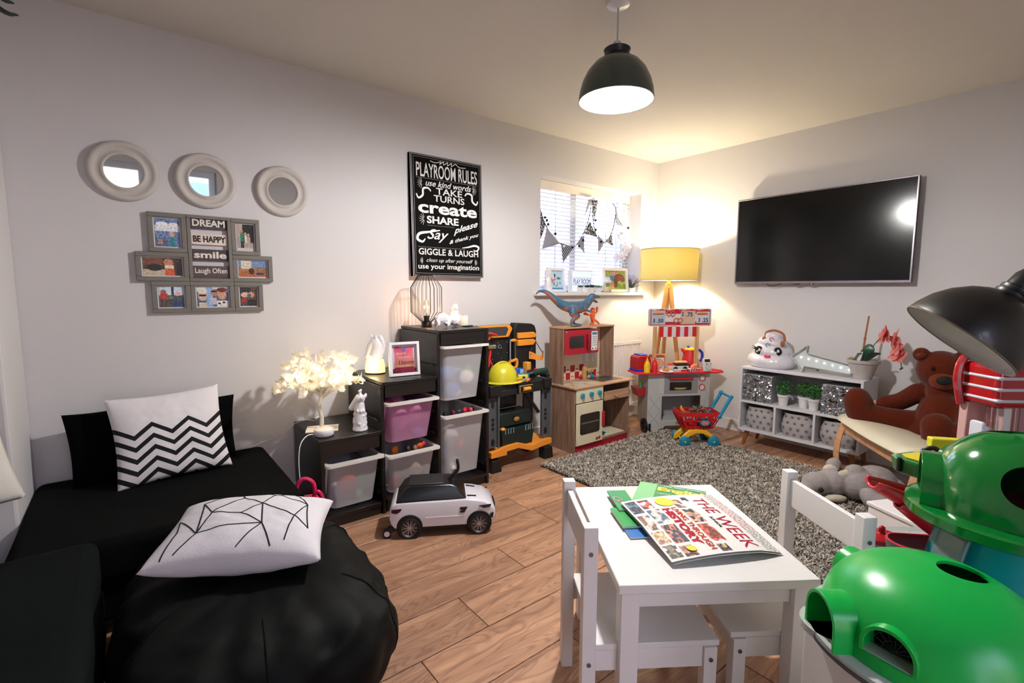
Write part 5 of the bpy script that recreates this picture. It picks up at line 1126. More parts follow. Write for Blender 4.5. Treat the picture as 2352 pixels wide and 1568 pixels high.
b = B(); b.bb(-.13, .17, -.0085, -.006, .335, .495); ov = b.o('oven_panel', m_sk, sl_, bev=.001)
b = B(); b.prism(rrect(-.085, .365, .11, .435, .006), 0, .002, T(0, -.0088, 0) @ RX(90)); b.o('oven_window', M('oven_glass'), ov, smooth=False)
b = B(); b.box(.01, -.024, .466, .21, .014, .014); b.o('red_handle', m_sr, ov, bev=.004)
b = B(); b.ell((.01, -.0115, .378), .05, .001, .008).box(.01, -.0114, .384, .11, .001, .004); b.o('pizza_print', M('pizza_tan', '#b99a6c', .5), ov, smooth=False, kind='stuff')
for z_ in (.465, .385):
    b = B(); b.lathe([(.022, 0), (.028, 0), (.028, .006), (.022, .006)], 24, T(.205, -.0065, z_) @ RX(90), close=True); dk = b.o('dial_ring', m_sr, sl_, ang=30)
    b = B(); b.lathe([(0, 0), (.022, 0), (.022, .003), (0, .003)], 24, T(.205, -.0065, z_) @ RX(90)).box(.205, -.0105, z_, .003, .001, .03); b.o('dial_face', M('dial_white', '#d9d9d4', .5), dk, smooth=False)
hb0 = None
for i in range(8):   # herringbone strip
    for s_ in (-1, 1):
        b = B(); b.box(-.16+s_*.012, -.0075, .345+i*.019, .026, .002, .008, RY(-s_*35)); b.o('chevron_strip', M('chevron_light', '#d2d0ca', .5), fp, smooth=False)
b = B(); b.prism([(-hw, 0), (-.20, 0), (-.17, .03), (-.12, .045), (-.12, .06), (-hw, .06)], -.004, .006, RX(90)); b.o('foot_panel', m_sg, sl_, smooth=False)
b = B(); b.prism([(hw, 0), (.20, 0), (.17, .03), (.12, .045), (.12, .06), (hw, .06)], -.004, .006, RX(90)); b.o('foot_panel', m_sg, sl_, smooth=False)
b = B(); b.prism(rrect(-.05, .072, .05, .094, .008), 0, .003, T(.03, -.006, 0) @ RX(90)); b.o('name_plate', M('plate_grey', '#8a8886', .5), fp, smooth=False)
b = B(); b.prism([(-.40, -.02), (-.33, -.055), (.31, -.055), (.385, -.03), (.39, .12), (.32, .20), (-.33, .20), (-.40, .14)], .509, .523); b.o('counter', m_sr, sl_, bev=.003)
b = B(); b.tube([(.2, .08, .527), (.38, -.01, .527)], .006, 8); b.o('counter_rail', m_sr, sl_)
for x in (-.215, .16):
    b = B(); b.bb(x-.016, x+.016, .02, .036, .524, .90); b.o('sign_post', m_pine, sl_, bev=.001)
# side basket and cart wheel
b = B(); b.prism([(-.03, 0), (.03, 0), (.055, .075), (-.055, .075)], -.06, .06, T(-.31, .1, .31) @ RX(90)); b.o('side_basket', M('basket_red', '#9c1c26', .5), sl_, bev=.004)
b = B(); b.lathe([(0, 0), (.014, 0), (.016, .035), (.007, .05), (.007, .07), (0, .07)], 16, T(-.315, .06, .36)); b.o('green_bottle', M('bottle_green', '#1f8a44', .3), sl_)
b = B(); b.lathe([(.03, -.008), (.06, -.008), (.06, .008), (.03, .008)], 28, T(-.285, .03, .062) @ RY(90) , close=True).box(-.285, .03, .062, .008, .11, .012).box(-.285, .03, .062, .008, .012, .11); b.o('cart_wheel', m_bk, sl_, ang=30)
b = B(); b.box(-.262, -.03, .045, .018, .012, .09); b.o('wheel_bracket', m_bk, sl_, bev=.002)
# awning board
b = B(); 
for i in range(9):
    pass
aw = thing_ = None
for i in range(9):
    x0 = -.185+i*.0365; b = B(); b.prism([(x0, .815+.0006*(i-4)**2*0), (x0+.0365, .815), (x0+.0365, .90), (x0, .90)], -.014, -.009, RX(90)); b.o('awning_stripe', m_sr if i % 2 == 0 else M('stripe_white', '#dcd6dc', .5), sl_, smooth=False)
b = B(); b.prism(rrect(-.285, .905, .27, 1.05, .015), -.016, -.006, RX(90)); sg = b.o('price_board', M('board_silver', '#b8babd', .45), sl_, bev=.001)
def pan(x0, x1, z0, z1, y_, mat, nm, par=sg, r=.006):
    b = B(); b.prism(rrect(x0, z0, x1, z1, r), 0, .0008, T(0, y_, 0) @ RX(90)); return b.o(nm, mat, par, smooth=False)
yb = .006
pan(-.268, .255, .915, 1.040, yb-.0005, m_sr, 'red_panel'); pan(-.15, .19, .937, 1.012, yb-.0015, M('band_navy', '#2a3f70', .5), 'navy_band'); pan(-.15, .19, .941, 1.008, yb-.0025, M('stripe_white'), 'white_band')
pan(-.262, -.14, .920, 1.035, yb-.0035, M('price_card_grey', '#b4bcc4', .5), 'price_card'); pan(-.005, .125, .922, 1.032, yb-.0035, M('price_card_tan', '#d9b8a0', .5), 'price_card'); pan(.135, .25, .930, 1.025, yb-.0035, M('price_card_pale', '#d4d4d8', .5), 'price_card')
for i in range(8): pan(-.255+i*.066, -.222+i*.066, 1.037, 1.046, yb-.001, M('stripe_white') if i % 2 == 0 else m_sr, 'edge_stripe', r=.001)
b = B(); mm = T(0, yb-.0045, 0) @ RX(90)
b.text('1', -.243, .934, .011, .034, 0, m=mm, off=.03).text('.50', -.212, .934, .055, .034, 0, m=mm, off=.03).text('2', .002, .990, .018, .034, 0, m=mm, off=.03).text('.75', .044, .984, .055, .036, 0, m=mm, off=.03).text('3', .150, .938, .018, .034, 0, m=mm, off=.03).text('.25', .186, .936, .055, .036, 0, m=mm, off=.03)
b.o('price_figures', M('price_navy', '#24406e', .5), sg, smooth=False)
for cx, cz in ((-.095, 1.008), (-.028, .952)):
    b = B()
    for s_ in (-1, 1): b.tube([(cx+s_*.018+.019*cos(rad(a)), yb-.005, cz+.018*sin(rad(a))) for a in range(0, 360, 24)], .0048, 6, True)
    b.tube([(cx-.012, yb-.005, cz-.012), (cx-.018, yb-.005, cz-.028)], .004, 6).tube([(cx+.012, yb-.005, cz-.012), (cx+.018, yb-.005, cz-.028)], .004, 6); b.o('pretzel_cutout', M('pretzel_red_brown', '#c4603c', .5), sg, kind='stuff')
for cx, cz in ((-.205, 1.012), (.185, 1.010)):
    b = B(); b.ell((cx, yb-.004, cz), .048, .003, .013); b.o('bun_cutout', M('bun_tan', '#d9a070', .5), sg); b = B(); b.tube([(cx-.048, yb-.006, cz-.006), (cx+.048, yb-.006, cz-.004)], .0045, 6); b.o('sausage_cutout', M('sausage_red', '#b8482c', .5), sg)
# things on the counter
CZ = .5235
def on_stall(x, y_): c, s_ = cos(rad(-30)), sin(rad(-30)); return (3.62+x*c-y_*s_, 2.315+x*s_+y_*c, CZ)
def bottle(lb, x, y_, col):
    t = thing('sauce_bottle', lb, 'sauce bottle', on_stall(x, y_), -30); m = M('sauce_'+col[1:], col, .35); b = B(); b.lathe([(0, 0), (.026, 0), (.026, .06), (.018, .088), (.010, .095)], 24); b.o('body', m, t, ang=50, bev=0)
    b = B(); b.lathe([(.010, .095), (.011, .098), (.011, .104), (.006, .108), (.003, .128), (0, .129)], 18); b.o('nozzle', m, t, ang=40)
bottle('yellow squeezy sauce bottle at the left front of the red counter', -.295, -.02, '#efc21c'); bottle('red squeezy sauce bottle beside the yellow bottle', -.232, -.025, '#d81e28')
to = thing('toy_toaster', 'red and blue toy toaster at the back left of the stall counter', 'toy toaster', on_stall(-.305, .10), -20)
b = B(); b.prism(rrect(-.065, 0, .065, .13, .03), -.06, .06, RX(90)); b.o('body', M('toaster_red', '#b01822', .4), to, bev=.006)
b = B(); b.bb(-.035, .035, -.05, .05, .131, .140); b.o('blue_slot', M('toaster_blue', '#2b3ec0', .4), to, bev=.003)
b = B(); b.bb(-.067, .067, -.063, .063, 0, .018); b.o('blue_base', M('toaster_blue'), to, bev=.003)
bx = thing('food_carton', 'cardboard food box with brown printed bun beside the toaster', 'box', on_stall(-.165, .09), -25)
b = B(); b.bb(-.055, .055, -.03, .03, 0, .11); b.o('carton', M('carton_white', '#e3d9d0', .6), bx, bev=.002)
b = B(); b.bb(-.0555, .0555, -.0305, .0305, .11, .135); b.o('brown_top', M('carton_brown', '#9a5a48', .6), bx, bev=.002)
b = B(); b.ell((0, -.031, .06), .035, .001, .03); b.o('bun_print', M('bun_tan'), bx); b = B(); b.tube([(.045*cos(rad(a)), -.031, .06+.038*sin(rad(a))) for a in range(0, 360, 15)], .003, 5, True); b.o('ring_print', M('carton_brown'), bx)
cu = thing('toy_cup', 'orange and white paper cup behind the toy grill', 'cup', on_stall(-.10, .12), -30)
b = B(); b.lathe([(0, 0), (.02, 0), (.028, .13), (.026, .13), (0, .12)], 20); b.o('cup', M('cup_orange', '#e8a060', .5, var=.3, vs=12), cu, ang=50)
gr = thing('toy_grill', 'white toy grill with two black knobs on the stall counter', 'toy grill', on_stall(-.0, .06), -30)
b = B(); b.bb(-.09, .09, -.05, .05, 0, .045); b.o('body', M('grill_white', '#cfcbd0', .4), gr, bev=.004)
for x in (-.03, .055): b = B(); b.lathe([(0, 0), (.018, 0), (.016, .014), (0, .015)], 20, T(x, -.05, .022) @ RX(90)); b.o('knob', m_bk, gr, ang=40)
b = B(); b.bb(-.03, .1, -.05, .05, .046, .056); b.o('hotplate', m_bk, gr, bev=.002)
for i in range(4):
    t = thing('toy_bun', ('leftmost', 'second from left', 'third from left', 'rightmost')[i]+' of four tan toy buns on the black toy hotplate', 'toy food', tuple(Vector(on_stall(.0+i*.026, .06))+Vector((0, 0, .057))), -30, group='toy burgers on the grill'); b = B(); b.ell((0, 0, .012), .02, .03, .013); b.o('bun', M('bun_tan'), t)
t = thing('toy_tomato', 'red toy tomato slices on the left of the toy grill', 'toy food', tuple(Vector(on_stall(-.06, .05))+Vector((0, 0, .0455))), -30); b = B(); b.bb(-.025, .025, -.03, .03, 0, .008).ell((0, 0, .014), .014, .02, .01); b.o('slices', M('tomato_red', '#dd4a38', .4), t, kind='stuff')
pl = thing('toy_plate', 'small white plate of toy fries at the front of the stall counter', 'plate', on_stall(-.13, -.03), 0)
b = B(); b.lathe([(0, .003), (.035, .003), (.058, .008), (.056, .011), (.034, .006), (0, .006)], 32); b.o('plate', M('plate_white', '#e6e2e6', .3), pl)
fr0 = None
for i in range(9):
    if fr0 is None: b = B(); b.box(0, 0, 0, .05, .007, .006); fr0 = b.o('fry', M('fries_yellow', '#e0a040', .5), pl, bev=.001); o = fr0
    else: o = fr0.copy(); COL.objects.link(o)
    o.location = (random.uniform(-.018, .018), random.uniform(-.015, .015), .011+.0025*i); o.rotation_euler = (0, random.uniform(-.1, .1), random.uniform(-.5, .5))
t = thing('toy_tray', 'white and red toy drawer tray at the counter front', 'toy tray', on_stall(-.0, -.02), -30); b = B(); b.bb(-.06, .05, -.012, .012, 0, .022); b.o('tray', M('grill_white'), t, bev=.002); b = B(); b.bb(.0, .046, -.014, -.012, .004, .02); b.o('red_label', m_sr, t, bev=.001)
t = thing('toy_hot_dog', 'pink orange toy hot dog in a red striped paper tray', 'toy food', on_stall(.115, -.025), -30); b = B(); b.prism([(-.035, 0), (.035, 0), (.055, .028), (-.055, .028)], -.02, .02, RX(90)); tr_ = b.o('paper_tray', M('stripe_white'), t, bev=.001)
for i in range(4): b = B(); b.prism([(-.034+i*.019, 0), (-.026+i*.019, 0), (-.020+i*.023, .028), (-.034+i*.021, .028)], .0, .001, T(0, -.0205, 0) @ RX(90)); b.o('red_stripe', m_sr, tr_, smooth=False)
b = B(); b.ell((.0, 0, .042), .034, .016, .022, m=RY(-25)); b.o('sausage', M('salmon_plastic', '#f08a62', .35), t)
t = thing('payment_terminal', 'white toy card reader with dark display at the right of the stall counter', 'toy card reader', on_stall(.235, -.03), -30)
b = B(); b.prism([(-.035, 0), (.035, 0), (.033, .10), (.025, .112), (-.025, .112), (-.033, .10)], -.012, .012, RX(78)); b.o('body', M('reader_white', '#dde0dd', .4), t, bev=.004)
b = B(); b.prism(rrect(-.024, .078, .024, .102, .003), .0125, .0135, RX(78)); b.o('display', m_bk, t, smooth=False); b = B(); b.box(.0, -.017, .04, .045, .003, .045, RY(35) @ RX(-12)); b.o('card', M('card_pale', '#c2cfc8', .4), t, smooth=False)
b = B(); b.box(-.018, -.0165, .066, .012, .003, .008).box(.018, -.0165, .066, .012, .003, .008); b.o('red_keys', m_sr, t, smooth=False, kind='stuff')
kt = thing('toy_kettle', 'red toy kettle with blue handle and yellow lid on the stall', 'toy kettle', on_stall(.165, .135), -30)
m_kb = M('toaster_blue'); b = B(); b.lathe([(0, 0), (.072, 0), (.074, .02), (.066, .09), (.052, .15), (.05, .165), (0, .165)], 32); b.o('body', M('kettle_red', '#c4202a', .4), kt, ang=50)
b = B(); b.lathe([(0, 0), (.075, 0), (.075, .02), (.073, .024)], 32); b.o('blue_base', m_kb, kt)
b = B(); b.cyl((-.04, 0, .135), (-.085, 0, .175), .022, .008, 14); b.o('spout', M('kettle_red'), kt)
b = B(); b.lathe([(.05, .166), (.045, .178), (.02, .186), (0, .187)], 28); b.o('yellow_lid', M('lid_yellow', '#e8c820', .4), kt); b = B(); b.ell((-.02, 0, .192), .013, .013, .010); b.o('lid_knob', m_kb, kt)
b = B(); b.tube(smooth_path([(.045, 0, .16), (.085, 0, .16), (.112, 0, .13), (.11, 0, .085), (.095, 0, .06)], 6), .011, 10); b.o('handle', m_kb, kt)
# ================================================================= TOY SHOPPING TROLLEY
tc = thing('toy_trolley', 'red basket toy shopping trolley on yellow base with blue wheels, on the rug', 'toy trolley', (3.40, 2.03, 0), -38)
m_tb = M('trolley_blue', '#0f86ac', .35); m_tyl = M('trolley_yellow', '#f0b428', .35); m_tr = M('trolley_red', '#c4141c', .35)
for x, y_ in ((-.09, -.07), (.13, -.07), (-.09, .10), (.13, .10)):
    z_ = .052; b = B(); b.lathe([(0, -.013), (.035, -.013), (.042, -.008), (.042, .008), (.035, .013), (0, .013)], 28, T(x, y_, z_) @ RX(90)); wh = b.o('wheel', m_tb, tc, ang=40)
    b = B(); b.lathe([(0, 0), (.008, 0), (.006, .005), (0, .006)], 16, T(x, y_-.013, z_) @ RX(90)); b.o('hub', m_tyl, wh)
b = B()
b2 = []
for y_ in (-.045, .075):
    b = B(); b.prism([(-.13, .03), (-.10, .035), (-.05, .085), (0, .11), (.05, .11), (.10, .085), (.14, .035), (.165, .045), (.13, .10), (.08, .135), (0, .145), (-.06, .13), (-.12, .075)], -.012, .012, T(0, y_, 0) @ RX(90)); b.o('base_arch', m_tyl, tc, bev=.005)
b = B(); b.bb(-.06, .09, -.045, .075, .122, .142); b.o('base_deck', m_tyl, tc, bev=.004)
b = B(); b.cyl((-.09, -.07, .052), (-.09, .10, .052), .007).cyl((.13, -.07, .052), (.13, .10, .052), .007); b.o('axle', m_tyl, tc, kind='stuff')
# basket: slanted walls of bars with openings
bw0, bw1, bd0, bd1, z0, z1 = .105, .155, .065, .095, .148, .262
def ringp(t_, off=0): w = bw0+(bw1-bw0)*t_+off; d = bd0+(bd1-bd0)*t_+off; return [(-w+.02+.0, -d+.015), (w+.02, -d+.015), (w+.02, d+.015), (-w+.02, d+.015)]
b = B(); b.prism(ringp(0), z0, z0+.006); b.o('basket_bottom', m_tr, tc, bev=.002)
for tt, hgt in ((0, .018), (.5, .012), (.88, .03)):
    b = B(); P0 = ringp(tt); P1 = ringp(tt, -.006); za = z0+(z1-z0)*tt; n = 4
    for i in range(4):
        j = (i+1) % 4; a0, a1, c0, c1 = P0[i], P0[j], P1[i], P1[j]
        q = [b._v((*a0, za)), b._v((*a1, za)), b._v((*a1, za+hgt)), b._v((*a0, za+hgt)), b._v((*c0, za)), b._v((*c1, za)), b._v((*c1, za+hgt)), b._v((*c0, za+hgt))]
        for f in ((0, 1, 2, 3), (5, 4, 7, 6), (3, 2, 6, 7), (1, 0, 4, 5)): b._f([q[k] for k in f])
    b.o('basket_band', m_tr, tc, smooth=False)
bar0 = None
for i in range(4):
    n = 10 if i % 2 == 0 else 6
    for k in range(n+1):
        t_ = k/n; A0, A1 = ringp(0)[i], ringp(0)[(i+1) % 4]; B0, B1 = ringp(1, -.003)[i], ringp(1, -.003)[(i+1) % 4]
        p = Vector((A0[0]+(A1[0]-A0[0])*t_, A0[1]+(A1[1]-A0[1])*t_, z0)); q = Vector((B0[0]+(B1[0]-B0[0])*t_, B0[1]+(B1[1]-B0[1])*t_, z1-.01))
        b = B(); b.cyl(p, q, .0042, seg=6); b.o('basket_bar', m_tr, tc)
b = B(); b.lathe([(0, 0), (1, 0), (1, .1), (0, .15)], 24, T(.055, -.075, .2) @ RX(80) @ SC(.036, .022, .04)); lo = b.o('blue_badge', m_tb, tc, ang=30); b = B(); b.box(.055, -.0805, .2, .045, .002, .022, RX(-8)); b.o('badge_label', M('label_pink', '#d86a6a', .5), lo, smooth=False)
for y_ in (-.075, .10):
    b = B(); b.cyl((.165, y_, .25), (.245, y_, .40), .011, .013, 12); b.o('handle_arm', m_tb, tc); b = B(); b.ell((.165, y_, .25), .018, .012, .018); b.o('pivot_cap', m_tb, tc); b = B(); b.ell((.245, y_, .40), .017, .014, .017); b.o('handle_joint', m_tb, tc)
b = B(); b.cyl((.245, -.075, .40), (.245, .10, .40), .009, seg=12); b.o('push_bar', m_tb, tc)
def in_tr(x, y_, z_): c, s_ = cos(rad(-38)), sin(rad(-38)); return (3.40+x*c-y_*s_, 2.03+x*s_+y_*c, z_)
pm = thing('pom_pom_ball', 'multicoloured stringy rubber ball in the toy trolley', 'toy ball', in_tr(.04, .02, .27)); rr = random.Random(8)
for ci, c_ in enumerate(('#2c9a4a', '#d83a6a', '#40286a', '#1d1d28', '#e0603c', '#5cc070')):
    b = B()
    for i in range(45):
        d = Vector((rr.gauss(0, 1), rr.gauss(0, 1), rr.gauss(0, .7)+.3)).normalized()*rr.uniform(.05, .075); d.z *= .7; b.tube([(0, 0, 0), d*.6, d+Vector((0, 0, -.005))], [.002, .002, .0026], 4)
    b.o('strings', M('string_'+c_[1:], c_, .5), pm, kind='stuff')
t = thing('toy_banana', 'yellow toy banana sticking out of the toy trolley', 'toy food', in_tr(-.085, .02, .245)); b = B(); b.tube(smooth_path([(.03, 0, 0), (.01, 0, .02), (-.015, 0, .045), (-.02, 0, .07)], 5), [.006, .010, .013, .014, .014, .014, .014, .013, .013, .012, .010, .009, .008, .006, .005, .004], 10); b.o('banana', M('banana', '#f0b84a', .4), t)
for i, (x, y_, c_, lb) in enumerate(((-.04, -.03, '#b81c28', 'red toy apple in the toy trolley'), (.03, -.04, '#1a1a22', 'black and white toy in the trolley basket'), (.10, -.02, '#1c7a70', 'teal toy in the trolley basket'), (.08, .05, '#e4e0e0', 'white toy at the back of the trolley basket'))):
    t = thing('toy_fruit', lb, 'toy food', in_tr(x, y_, .195)); b = B(); b.ell((0, 0, .0), .034, .03, .03); b.o('fruit', M('fruit_'+c_[1:], c_, .4), t)
# ================================================================= LOW SHELF UNIT
su = thing('shelf_unit', 'white low cube shelf unit on tapered wooden legs under the television', 'shelf unit', (3.72, 1.44, 0), -90)
m_su = M('shelf_white', '#d9d8dc', .5, var=.04, vs=30); hw = .405; dp = .31; t_ = .016
b = B(); b.bb(-hw, hw, 0, dp, .60, .616); b.o('top_board', m_su, su, bev=.001)
b = B(); b.bb(-hw, hw, 0, dp, .12, .136); b.o('bottom_board', m_su, su, bev=.001)
b = B(); b.bb(-hw+t_, hw-t_, 0, dp, .34, .356); b.o('middle_shelf', m_su, su, bev=.001)
for x in (-hw, hw-t_): b = B(); b.bb(x, x+t_, 0, dp, .1362, .5998); b.o('side_panel', m_su, su, bev=.001)
for x in (-.135, .13): b = B(); b.bb(x-.008, x+.008, 0, dp, .1362, .3398); b.o('divider', m_su, su, bev=.001)
b = B(); b.bb(-hw+t_, hw-t_, dp-.006, dp, .137, .599); b.o('back_panel', M('back_panel_grey', '#aeb0b2', .7), su, smooth=False)
for x, y_ in ((-.36, .05), (.36, .05), (-.36, .26), (.36, .26)):
    b = B(); b.cyl((x*1.04, y_-.015 if y_ < .1 else y_, 0), (x*.97, y_, .12), .011, .02, 16); b.o('leg', M_wood('leg_walnut', '#a8683c', '#824c28', .4, (20, 20, 3)), su)
def on_sh(x, y_, z_): return (3.72+y_, 1.44-x, z_)
m_sq = M('silver_sequin', '#b2b5ba', .25, .85, var=.2, vs=40)
def sequin_box(lb, x, sd):
    t = thing('sequin_box', lb, 'storage box', on_sh(x, .09, .3565), -90); b = B(); b.bb(-.105, .105, -.07, .12, 0, .205); b.o('box', M('box_silver_grey', '#a8a8ac', .5), t, bev=.003)
    rr = random.Random(sd); b = B(); 
    for i in range(26):
        for j in range(26):
            x_, z_ = -.102+i*.00816, .003+j*.0078; ax, az = rr.gauss(0, .35)+mnoise.noise(Vector((i*.15, j*.15, sd)))*1.2, rr.gauss(0, .35)
            c = Vector((x_, -.0725, z_)); e = .0046; u_ = Vector((cos(az), -sin(az), 0)); v_ = Vector((0, sin(ax), cos(ax)))
            b.mat(1 if (mnoise.noise(Vector((i*.22, j*.22, sd+5))) > .30 and rr.random() < .7) else 0); b.poly([c-u_*e-v_*e, c+u_*e-v_*e, c+u_*e+v_*e, c-u_*e+v_*e])
    b.o('sequin_cover', [m_sq, M('sequin_dark', '#5c4a44', .2, .8)], t, smooth=False, kind='stuff'); return t
sequin_box('silver sequin storage box at the left of the shelf, beside the trolley', -.28, 1); sequin_box('silver sequin storage box at the right end of the shelf behind the bear foot', .265, 2)
b = B()
for i, (x, y_, lb) in enumerate(((-.105, .06, 'small green bushy plant in white pot next to the left sequin box'), (.02, .10, 'green bushy plant in white pot in the middle of the shelf'), (.095, .075, 'green bushy plant in white pot nearest the right sequin box'))):
    t = thing('potted_plant', lb, 'plant', on_sh(x, y_, .3565), 0, 'small potted plants on the shelf')
    b = B(); b.lathe([(0, 0), (.028, 0), (.036, .065), (.041, .065), (.042, .082), (.037, .082), (.034, .072), (0, .072)], 24); b.o('pot', m_pot, t, ang=40)
    rr = random.Random(i+3); b = B()
    for k in range(420):
        d = Vector((rr.gauss(0, 1), rr.gauss(0, 1), rr.gauss(0, 1))).normalized()*(rr.random()**.4); c = Vector((0, 0, .135))+Vector((d.x*.058, d.y*.058, d.z*.052)); s_ = rr.uniform(.010, .018)
        u_ = Vector((rr.gauss(0, 1), rr.gauss(0, 1), rr.gauss(0, .5))).normalized(); v_ = u_.cross(Vector((rr.gauss(0, 1), rr.gauss(0, 1), rr.gauss(0, 1)))).normalized(); b.poly([c, c+u_*s_*.5+v_*s_*.35, c+u_*s_, c+u_*s_*.5-v_*s_*.35])
    b.o('foliage', m_grn, t, smooth=False, kind='stuff')
    b = B(); 
    for k in range(8): a = k*pi/4; b.tube([(0, 0, .07), (.015*cos(a), .015*sin(a), .1), (.035*cos(a), .035*sin(a), .14)], .001, 4)
    b.o('stems', M('stem_green'), t, kind='stuff')
def M_star():
    return M('star_grey', '#706c70', .9)
m_cv = M('grey_beige_canvas', '#b5aead', .95, bump=.3, bs=300, var=.05)
def star(r, rot=0): return [(r*(1 if i % 2 == 0 else .42)*cos(rad(90+rot+i*36)), r*(1 if i % 2 == 0 else .42)*sin(rad(90+rot+i*36))) for i in range(10)]
for i, (x, lb) in enumerate(((-.265, 'star print fabric basket in the left cube of the shelf'), (-.002, 'star print fabric basket in the middle cube of the shelf'), (.26, 'star print fabric basket in the right cube, sagging forward'))):
    t = thing('fabric_basket', lb, 'basket', on_sh(x, .135, .1365), -90, 'star print fabric baskets in the shelf')
    def bsk(th, z_, i=i): 
        q = (abs(cos(th))**3.2+abs(sin(th))**3.2)**(-1/3.2); r = (.100+.014*sin(pi*min(1, z_/.15))+.005*mnoise.noise(Vector((cos(th)*2, sin(th)*2+i*5, z_*12)))); return Vector((cos(th)*q*r*1.02, sin(th)*q*r*1.0+(-.012*sin(pi*z_/.17) if i == 2 else 0), z_+.006*mnoise.noise(Vector((cos(th), sin(th)+i, 3)))*(z_/.17)))
    b = B(); b.grid(lambda u, v: bsk(u*2*pi, v*.172), 48, 12, wrap=True); b.grid(lambda u, v: bsk(u*2*pi, .172-v*.06)*1-Vector((cos(u*2*pi)*.003, sin(u*2*pi)*.003, 0)), 48, 3, wrap=True); b.poly([bsk(k*2*pi/24, 0) for k in range(24)][::-1]); b.poly([bsk(k*2*pi/24, .11)-Vector((cos(k*2*pi/24)*.004, sin(k*2*pi/24)*.004, 0)) for k in range(24)]); b.o('canvas', m_cv, t, ang=80)
    s0 = 0
    for r_ in range(4):
        for k in range(7):
            th = rad(180+18+k*24+(12 if r_ % 2 else 0)); z_ = .024+r_*.041
            if th > rad(350): continue
            p = bsk(th, z_); nrm = Vector((p.x**3, p.y**3, 0)).normalized(); q = nrm.to_track_quat('Z', 'Y').to_matrix().to_4x4()
            b = B(); b.prism(star(.016, 10*(k % 3)), 0, .0008, T(p.x, p.y, p.z) @ T(*(nrm*.0012)) @ q); b.o('star', M_star(), t, smooth=False)
    if i < 2: b = B(); p = bsk(rad(330), .165); b.tube([p+Vector((-.015, -.002, .0)), p+Vector((-.012, -.006, .018)), p+Vector((.012, -.006, .018)), p+Vector((.012, -.002, -.01))], .007, 6, flat=(1, .5)); b.o('handle_loop', m_cv, t)
# on top
sh = thing('swirl_case', 'white iridescent swirl shaped toy case with brown handle on the shelf', 'toy case', on_sh(-.245, .16, .6165), -90); sh.scale = (1.15, 1.1, 1.1)
m_ir = M('iridescent_white', '#d9d6de', .25, coat=.6, var=.1, vs=10)
b = B()
for r, z_, h in ((.150, .05, .052), (.120, .112, .045), (.090, .162, .04), (.060, .205, .03)):
    for k in range(20): a = k*2*pi/20; b.ell((r*.62*cos(a), r*.45*sin(a), z_+.012*cos(a+r*30)), r*.42, r*.42, h, 12, 8)
    b.ell((0, 0, z_), r*.8, r*.6, h)
organic(b, 'swirl_body', m_ir, sh, .006, 3)
for x, lb in ((-.05, 'eye'), (.065, 'eye')):
    b = B(); b.ell((x, -.088 if x < 0 else -.078, .120), .026, .012, .030); e_ = b.o('eye', m_ink, sh); b = B(); b.ell((x+.008, -.100 if x < 0 else -.09, .124), .008, .004, .010).ell((x-.006, -.100 if x < 0 else -.09, .112), .006, .004, .007); b.o('eye_highlight', M('plate_white'), e_, kind='stuff')
b = B(); b.tube([(-.07, -.088, .135), (-.10, -.08, .15)], [.006, .001], 6).tube([(-.07, -.088, .128), (-.105, -.078, .132)], [.006, .001], 6); b.o('eyelash', m_ink, sh, kind='stuff')
b = B(); b.ell((.012, -.105, .078), .022, .010, .008).ell((.004, -.105, .088), .012, .009, .008).ell((.021, -.105, .088), .012, .009, .008); b.o('lips', M('lips_pink', '#e0406a', .3), sh, kind='stuff')
for i, (x, z_, c_) in enumerate(((-.095, .06, '#d88a6c'), (-.06, .03, '#c8c83c'), (-.02, .04, '#6cc0b0'), (-.075, .105, '#c4d060'), (.0, .16, '#8aa0d0'), (.02, .2, '#d86a8a'), (.05, .06, '#b090d0'))):
    b = B(); b.tube([(x+.012*cos(rad(a)), -.100+abs(x)*.25+z_*.12, z_+.012*sin(rad(a))) for a in range(0, 300, 30)], .0035, 6); b.o('pastel_mark', M('mark_'+c_[1:], c_, .4), sh)
b = B(); b.tube(smooth_path([(-.035, -.04, .205), (-.03, -.03, .245), (.02, -.02, .258), (.07, -.02, .235), (.085, -.03, .19)], 7), .008, 8); b.o('handle', M('tan_leather', '#9c5c3c', .5), sh)
for x, z_ in ((-.035, .195), (.083, .175)): b = B(); b.ell((x, -.055, z_), .014, .008, .022); b.o('leather_tab', M('tan_leather'), sh)
al = thing('arrow_light', 'white metal arrow shaped light with small bulbs leaning on the shelf top', 'arrow light', on_sh(.09, .10, .6175), -90, rot=(rad(90-14), 0, rad(-90)))
ap_ = [(-.17, .105), (-.075, .19), (-.075, .135), (.20, .085), (.235, .17), (.265, .175), (.25, .09), (.27, .05), (.27, .035), (.24, .035), (.205, .02), (-.075, .04), (-.085, .0)]
b = B(); b.prism(ap_, 0, .004); b.o('back_plate', M('arrow_white', '#cdd2d0', .45), al, smooth=False)
b = B(); n = len(ap_)
cx_ = [Vector((x, y_, 0)) for x, y_ in ap_]
for i in range(n):
    p, q = cx_[i], cx_[(i+1) % n]; d = (q-p); nn = Vector((-d.y, d.x, 0)).normalized()*.002
    vs = [b._v(p-nn), b._v(q-nn), b._v(q+nn), b._v(p+nn)]; vt = [b._v(p-nn+Vector((0, 0, .035))), b._v(q-nn+Vector((0, 0, .035))), b._v(q+nn+Vector((0, 0, .035))), b._v(p+nn+Vector((0, 0, .035)))]
    for f in ((0, 1, 5, 4), (1, 2, 6, 5), (2, 3, 7, 6), (3, 0, 4, 7), (4, 5, 6, 7)): b._f([(vs+vt)[k] for k in f])
b.o('rim_wall', M('arrow_rim', '#b9bfbc', .45), al, smooth=False, kind='stuff')
